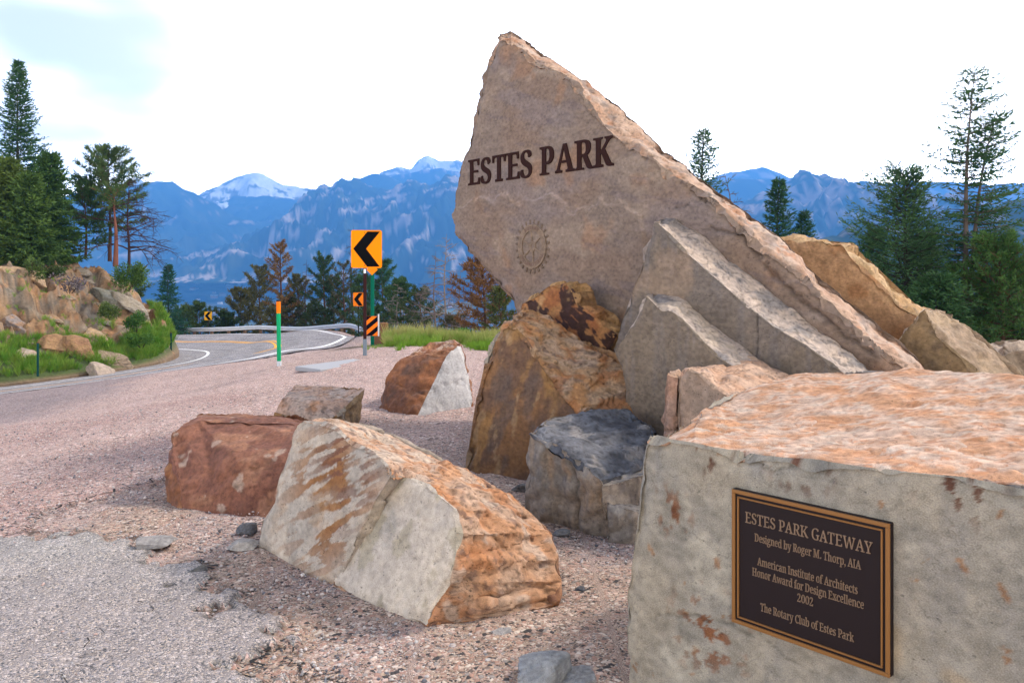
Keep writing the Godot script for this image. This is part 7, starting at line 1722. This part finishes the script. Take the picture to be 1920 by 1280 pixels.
func build_plants() -> void:
	shrub("shrub", Vector3(-1.717, -0.992, -26.000), Vector3(0.800, 0.800, 0.600), 2600, 0.090, lin(0.022, 0.095, 0.014), lin(0.075, 0.22, 0.03), 1301, "bright green leafy bush left of the brown boulder")
	shrub("shrub", Vector3(-0.854, -0.979, -24.000), Vector3(0.650, 0.500, 0.500), 1800, 0.085, lin(0.022, 0.095, 0.014), lin(0.075, 0.22, 0.03), 1302, "lower bright green bush against the brown boulder")
	shrub("shrub", Vector3(-3.262, -1.118, -30.000), Vector3(0.400, 0.300, 0.300), 800, 0.080, lin(0.03, 0.10, 0.015), lin(0.09, 0.2, 0.03), 1303, "small green bush at the back of the tall grass")
	shrub("shrub", Vector3(-18.744, 0.694, -40.000), Vector3(0.950, 1.300, 0.800), 2600, 0.110, lin(0.03, 0.075, 0.012), lin(0.10, 0.16, 0.03), 1304, "rounded yellow green bush on the knoll below the dead tree")
	shrub("shrub", Vector3(-17.522, -0.450, -36.000), Vector3(0.550, 0.650, 0.500), 1400, 0.100, lin(0.045, 0.075, 0.016), lin(0.12, 0.16, 0.04), 1305, "olive bush growing in the middle of the rock cut")
	shrub("shrub", Vector3(-17.568, -1.141, -38.500), Vector3(0.600, 0.800, 0.500), 1400, 0.100, lin(0.03, 0.085, 0.014), lin(0.09, 0.18, 0.03), 1306, "green bush low on the right side of the knoll")
	shrub("shrub", Vector3(-16.869, -1.798, -37.500), Vector3(0.700, 0.600, 0.500), 1400, 0.100, lin(0.04, 0.10, 0.014), lin(0.10, 0.2, 0.03), 1307, "leafy green bush at the grassy foot of the knoll")
	shrub("shrub", Vector3(-19.877, 0.690, -37.000), Vector3(0.800, 0.750, 0.600), 300, 0.140, lin(0.10, 0.08, 0.085), lin(0.16, 0.13, 0.13), 1308, "grey leafless scrub on the upper rock cut")
	shrub("shrub", Vector3(-0.570, -0.419, -16.000), Vector3(0.160, 0.160, 0.140), 220, 0.050, lin(0.06, 0.16, 0.02), lin(0.12, 0.24, 0.04), 1309, "little green weed at the left foot of the brown boulder")
	shrub("shrub", Vector3(-21.275, 1.354, -38.000), Vector3(0.600, 0.500, 0.500), 900, 0.100, lin(0.03, 0.05, 0.015), lin(0.08, 0.10, 0.03), 1310, "low dark bush under the dense spruce")
	# grass
	var rng := RandomNumberGenerator.new()
	rng.seed = 141
	var tufts := []
	for k in 4:
		var m := MB.new()
		for b in 26:
			var a := rng.randf() * TAU
			var o := Vector3(cos(a), 0, sin(a)) * rng.randf() * 0.12
			var tip := o + Vector3(rng.randfn() * 0.14, rng.randf_range(0.6, 1.0), rng.randfn() * 0.14)
			var sd := Vector3(-sin(a), 0, cos(a))
			var midp := o.lerp(tip, 0.55) + Vector3(0, 0.08, 0)
			m.tri(o - sd * 0.006, midp, o + sd * 0.006, Color.WHITE)
			m.tri(o + sd * 0.005, midp, tip, Color(1.25, 1.15, 1.0))
			m.tri(o - sd * 0.005, tip, midp, Color(1.1, 1.05, 1.0))
		tufts.append(m.mesh(foliage))
	var gn := noise(142, 0.5, 3)
	for k in 4:
		var xf := []
		var cl := []
		for i in 4200:
			var x: float
			var d: float
			var hgt: float
			var c: Color
			if i % 2 == 0:
				var a := rng.randf_range(-1.6, 1.2)
				var u := rng.randf_range(0.1, 2.9) * lerpf(1.0, 0.30, smoothstep(-0.5, 0.2, a))
				if rng.randf() < 0.15: u = rng.randf_range(2.0, 4.6)
				var r := 11.35 - u
				x = RC.x + r * cos(a)
				d = RC.y + r * sin(a)
				u = hill_u(x, d, r)
				if u < 0.25 or gn.get_noise_2d(x * 1.6, d * 1.6) < (-0.35 if u < 2.4 else 0.2):
					continue
				hgt = rng.randf_range(0.25, 0.55) * (1.0 if u < 2.4 else 0.6)
				c = lin(0.10, 0.27, 0.018).lerp(lin(0.25, 0.33, 0.05), rng.randf())
				xf.append(Transform3D(Basis(Vector3.UP, rng.randf() * TAU).scaled(Vector3(hgt * 1.3, hgt, hgt * 1.3)), Vector3(x, hill(x, d) - 0.03, -d)))
			else:
				x = rng.randf_range(-3.6, 1.0)
				d = rng.randf_range(16.6, 25.0)
				var w := gn.get_noise_2d(x * 1.2, d * 1.2)
				if d < 18.3 - 0.2 * (x + 3.0) + w * 2.0 or x < -3.5 + 0.25 * maxf(0, 19.0 - d):
					continue
				if x / d < -0.152 and (d > 19.0 or rng.randf() < 0.5):
					continue
				hgt = rng.randf_range(0.18, 0.5) * (0.6 if x / d < -0.152 else 1.0) * (0.75 + 0.9 * maxf(w, -0.3)) * (0.65 if x < -2.6 and d < 19.5 else 1.0)
				c = lin(0.17, 0.31, 0.03).lerp(lin(0.40, 0.38, 0.13), clampf(0.32 + w * 1.3 + rng.randf_range(-0.3, 0.3), 0, 1))
				xf.append(Transform3D(Basis(Vector3.UP, rng.randf() * TAU).scaled(Vector3(hgt * 1.2, hgt, hgt * 1.2)), Vector3(x, land(x, d) - 0.03, -d)))
			cl.append(c)
		scatter("grass", tufts[k], xf, cl, ["fresh green grass along the verge", "tall green grass by the signs", "grass with pale seed heads", "short grass on the rock cut"][k])

# ---------------------------------------------------------------- loose stones
func build_loose(raw: Material, gravel: Material) -> void:
	var pm := vmat(0.9, 0.0, 0.3)
	for s in [[Vector3(-2.121, -0.001, -4.840), Vector3(0.120, 0.030, 0.090), "flat grey stone sunk in the dirt at the paving edge", 401, lin(0.34, 0.32, 0.31), lin(0.30, 0.28, 0.27), 0.20], [Vector3(-1.631, -0.001, -5.100), Vector3(0.070, 0.035, 0.060), "dark grey stone against the striped boulder", 402, lin(0.11, 0.11, 0.12), lin(0.16, 0.16, 0.17), 0.50], [Vector3(-1.578, -0.000, -4.800), Vector3(0.120, 0.030, 0.070), "pale flat stone at the foot of the striped boulder", 403, lin(0.42, 0.39, 0.36), lin(0.36, 0.33, 0.31), -0.30], [Vector3(-1.667, 0.001, -4.380), Vector3(0.050, 0.030, 0.040), "dark lump at the crumbled paving edge", 404, lin(0.10, 0.10, 0.10), lin(0.16, 0.15, 0.14), 0.90], [Vector3(0.130, -0.003, -3.240), Vector3(0.130, 0.075, 0.090), "rough grey blue stone at the bottom edge beside the plaque boulder", 405, lin(0.26, 0.27, 0.29), lin(0.34, 0.34, 0.34), 0.40], [Vector3(0.267, -0.007, -3.220), Vector3(0.090, 0.040, 0.070), "smaller grey stone right of the rough grey blue one", 406, lin(0.28, 0.28, 0.29), lin(0.34, 0.33, 0.32), 1.00], [Vector3(0.310, -0.006, -5.040), Vector3(0.050, 0.025, 0.040), "small grey stone before the dark topped block", 407, lin(0.20, 0.20, 0.21), lin(0.28, 0.27, 0.26), 0.40], [Vector3(0.345, -0.008, -4.160), Vector3(0.035, 0.020, 0.030), "tiny dark stone right of the cream boulder", 408, lin(0.08, 0.08, 0.09), lin(0.12, 0.12, 0.13), 0.40], [Vector3(-0.059, -0.004, -3.660), Vector3(0.050, 0.020, 0.040), "small pale stone below the cream boulder", 409, lin(0.40, 0.37, 0.35), lin(0.34, 0.32, 0.31), 0.70], [Vector3(0.099, -0.015, -6.100), Vector3(0.080, 0.040, 0.060), "dark stone between the brown boulder and the block", 410, lin(0.16, 0.15, 0.15), lin(0.24, 0.22, 0.2), 0.10]]:
		var o := solo("stone", chunk(s[3], s[1], 11, s[4], s[5], raw, 10, 0.05, 0.04), s[2], "stone")
		o.position = s[0]
		o.rotation.y = s[6]
	var rng := RandomNumberGenerator.new()
	rng.seed = 151
	var eg := noise(63, 0.5, 3)
	var dens := noise(152, 0.7, 3)
	for k in 3:
		var m := chunk(700 + k, Vector3(1, 0.62, 0.85), 1, Color.WHITE, Color(0.8, 0.8, 0.8), pm, 8, 0.02)
		var xf := []
		var cl := []
		for i in 13000:
			var d := 2.2 * pow(5.2, rng.randf())
			var x := rng.randf_range(-0.66, 0.62) * d * 1.05
			var pv := pave(x, d, eg) if x < 1.5 and x > -9.0 else -1.0
			if pv > 0.02 and d < 5.2 and rng.randf() > 0.16:
				continue
			if pv < -0.02 and dens.get_noise_2d(x, d) < rng.randf_range(-0.7, 0.25):
				continue
			var s := 0.003 + 0.0085 * pow(rng.randf(), 3.2)
			if rng.randf() < 0.006: s *= 1.9
			xf.append(Transform3D(Basis.from_euler(Vector3(rng.randf() * 0.6, rng.randf() * TAU, rng.randf() * 0.6)).scaled(Vector3(s, s, s)), Vector3(x, land(x, d) + s * 0.2 + (0.006 if pv > 0.05 else -0.004), -d)))
			var t := rng.randf()
			var c := lin(0.50, 0.43, 0.40)
			if t < 0.13: c = lin(0.13, 0.13, 0.145)
			elif t < 0.34: c = lin(0.32, 0.30, 0.295)
			elif t < 0.48: c = lin(0.44, 0.31, 0.27)
			elif t < 0.60: c = lin(0.5, 0.46, 0.43)
			cl.append(c * rng.randf_range(0.8, 1.2))
		scatter("gravel", m, xf, cl, ["loose chips scattered on the pull-out", "dark and pale pebbles on the gravel", "crushed stone round the boulders"][k])
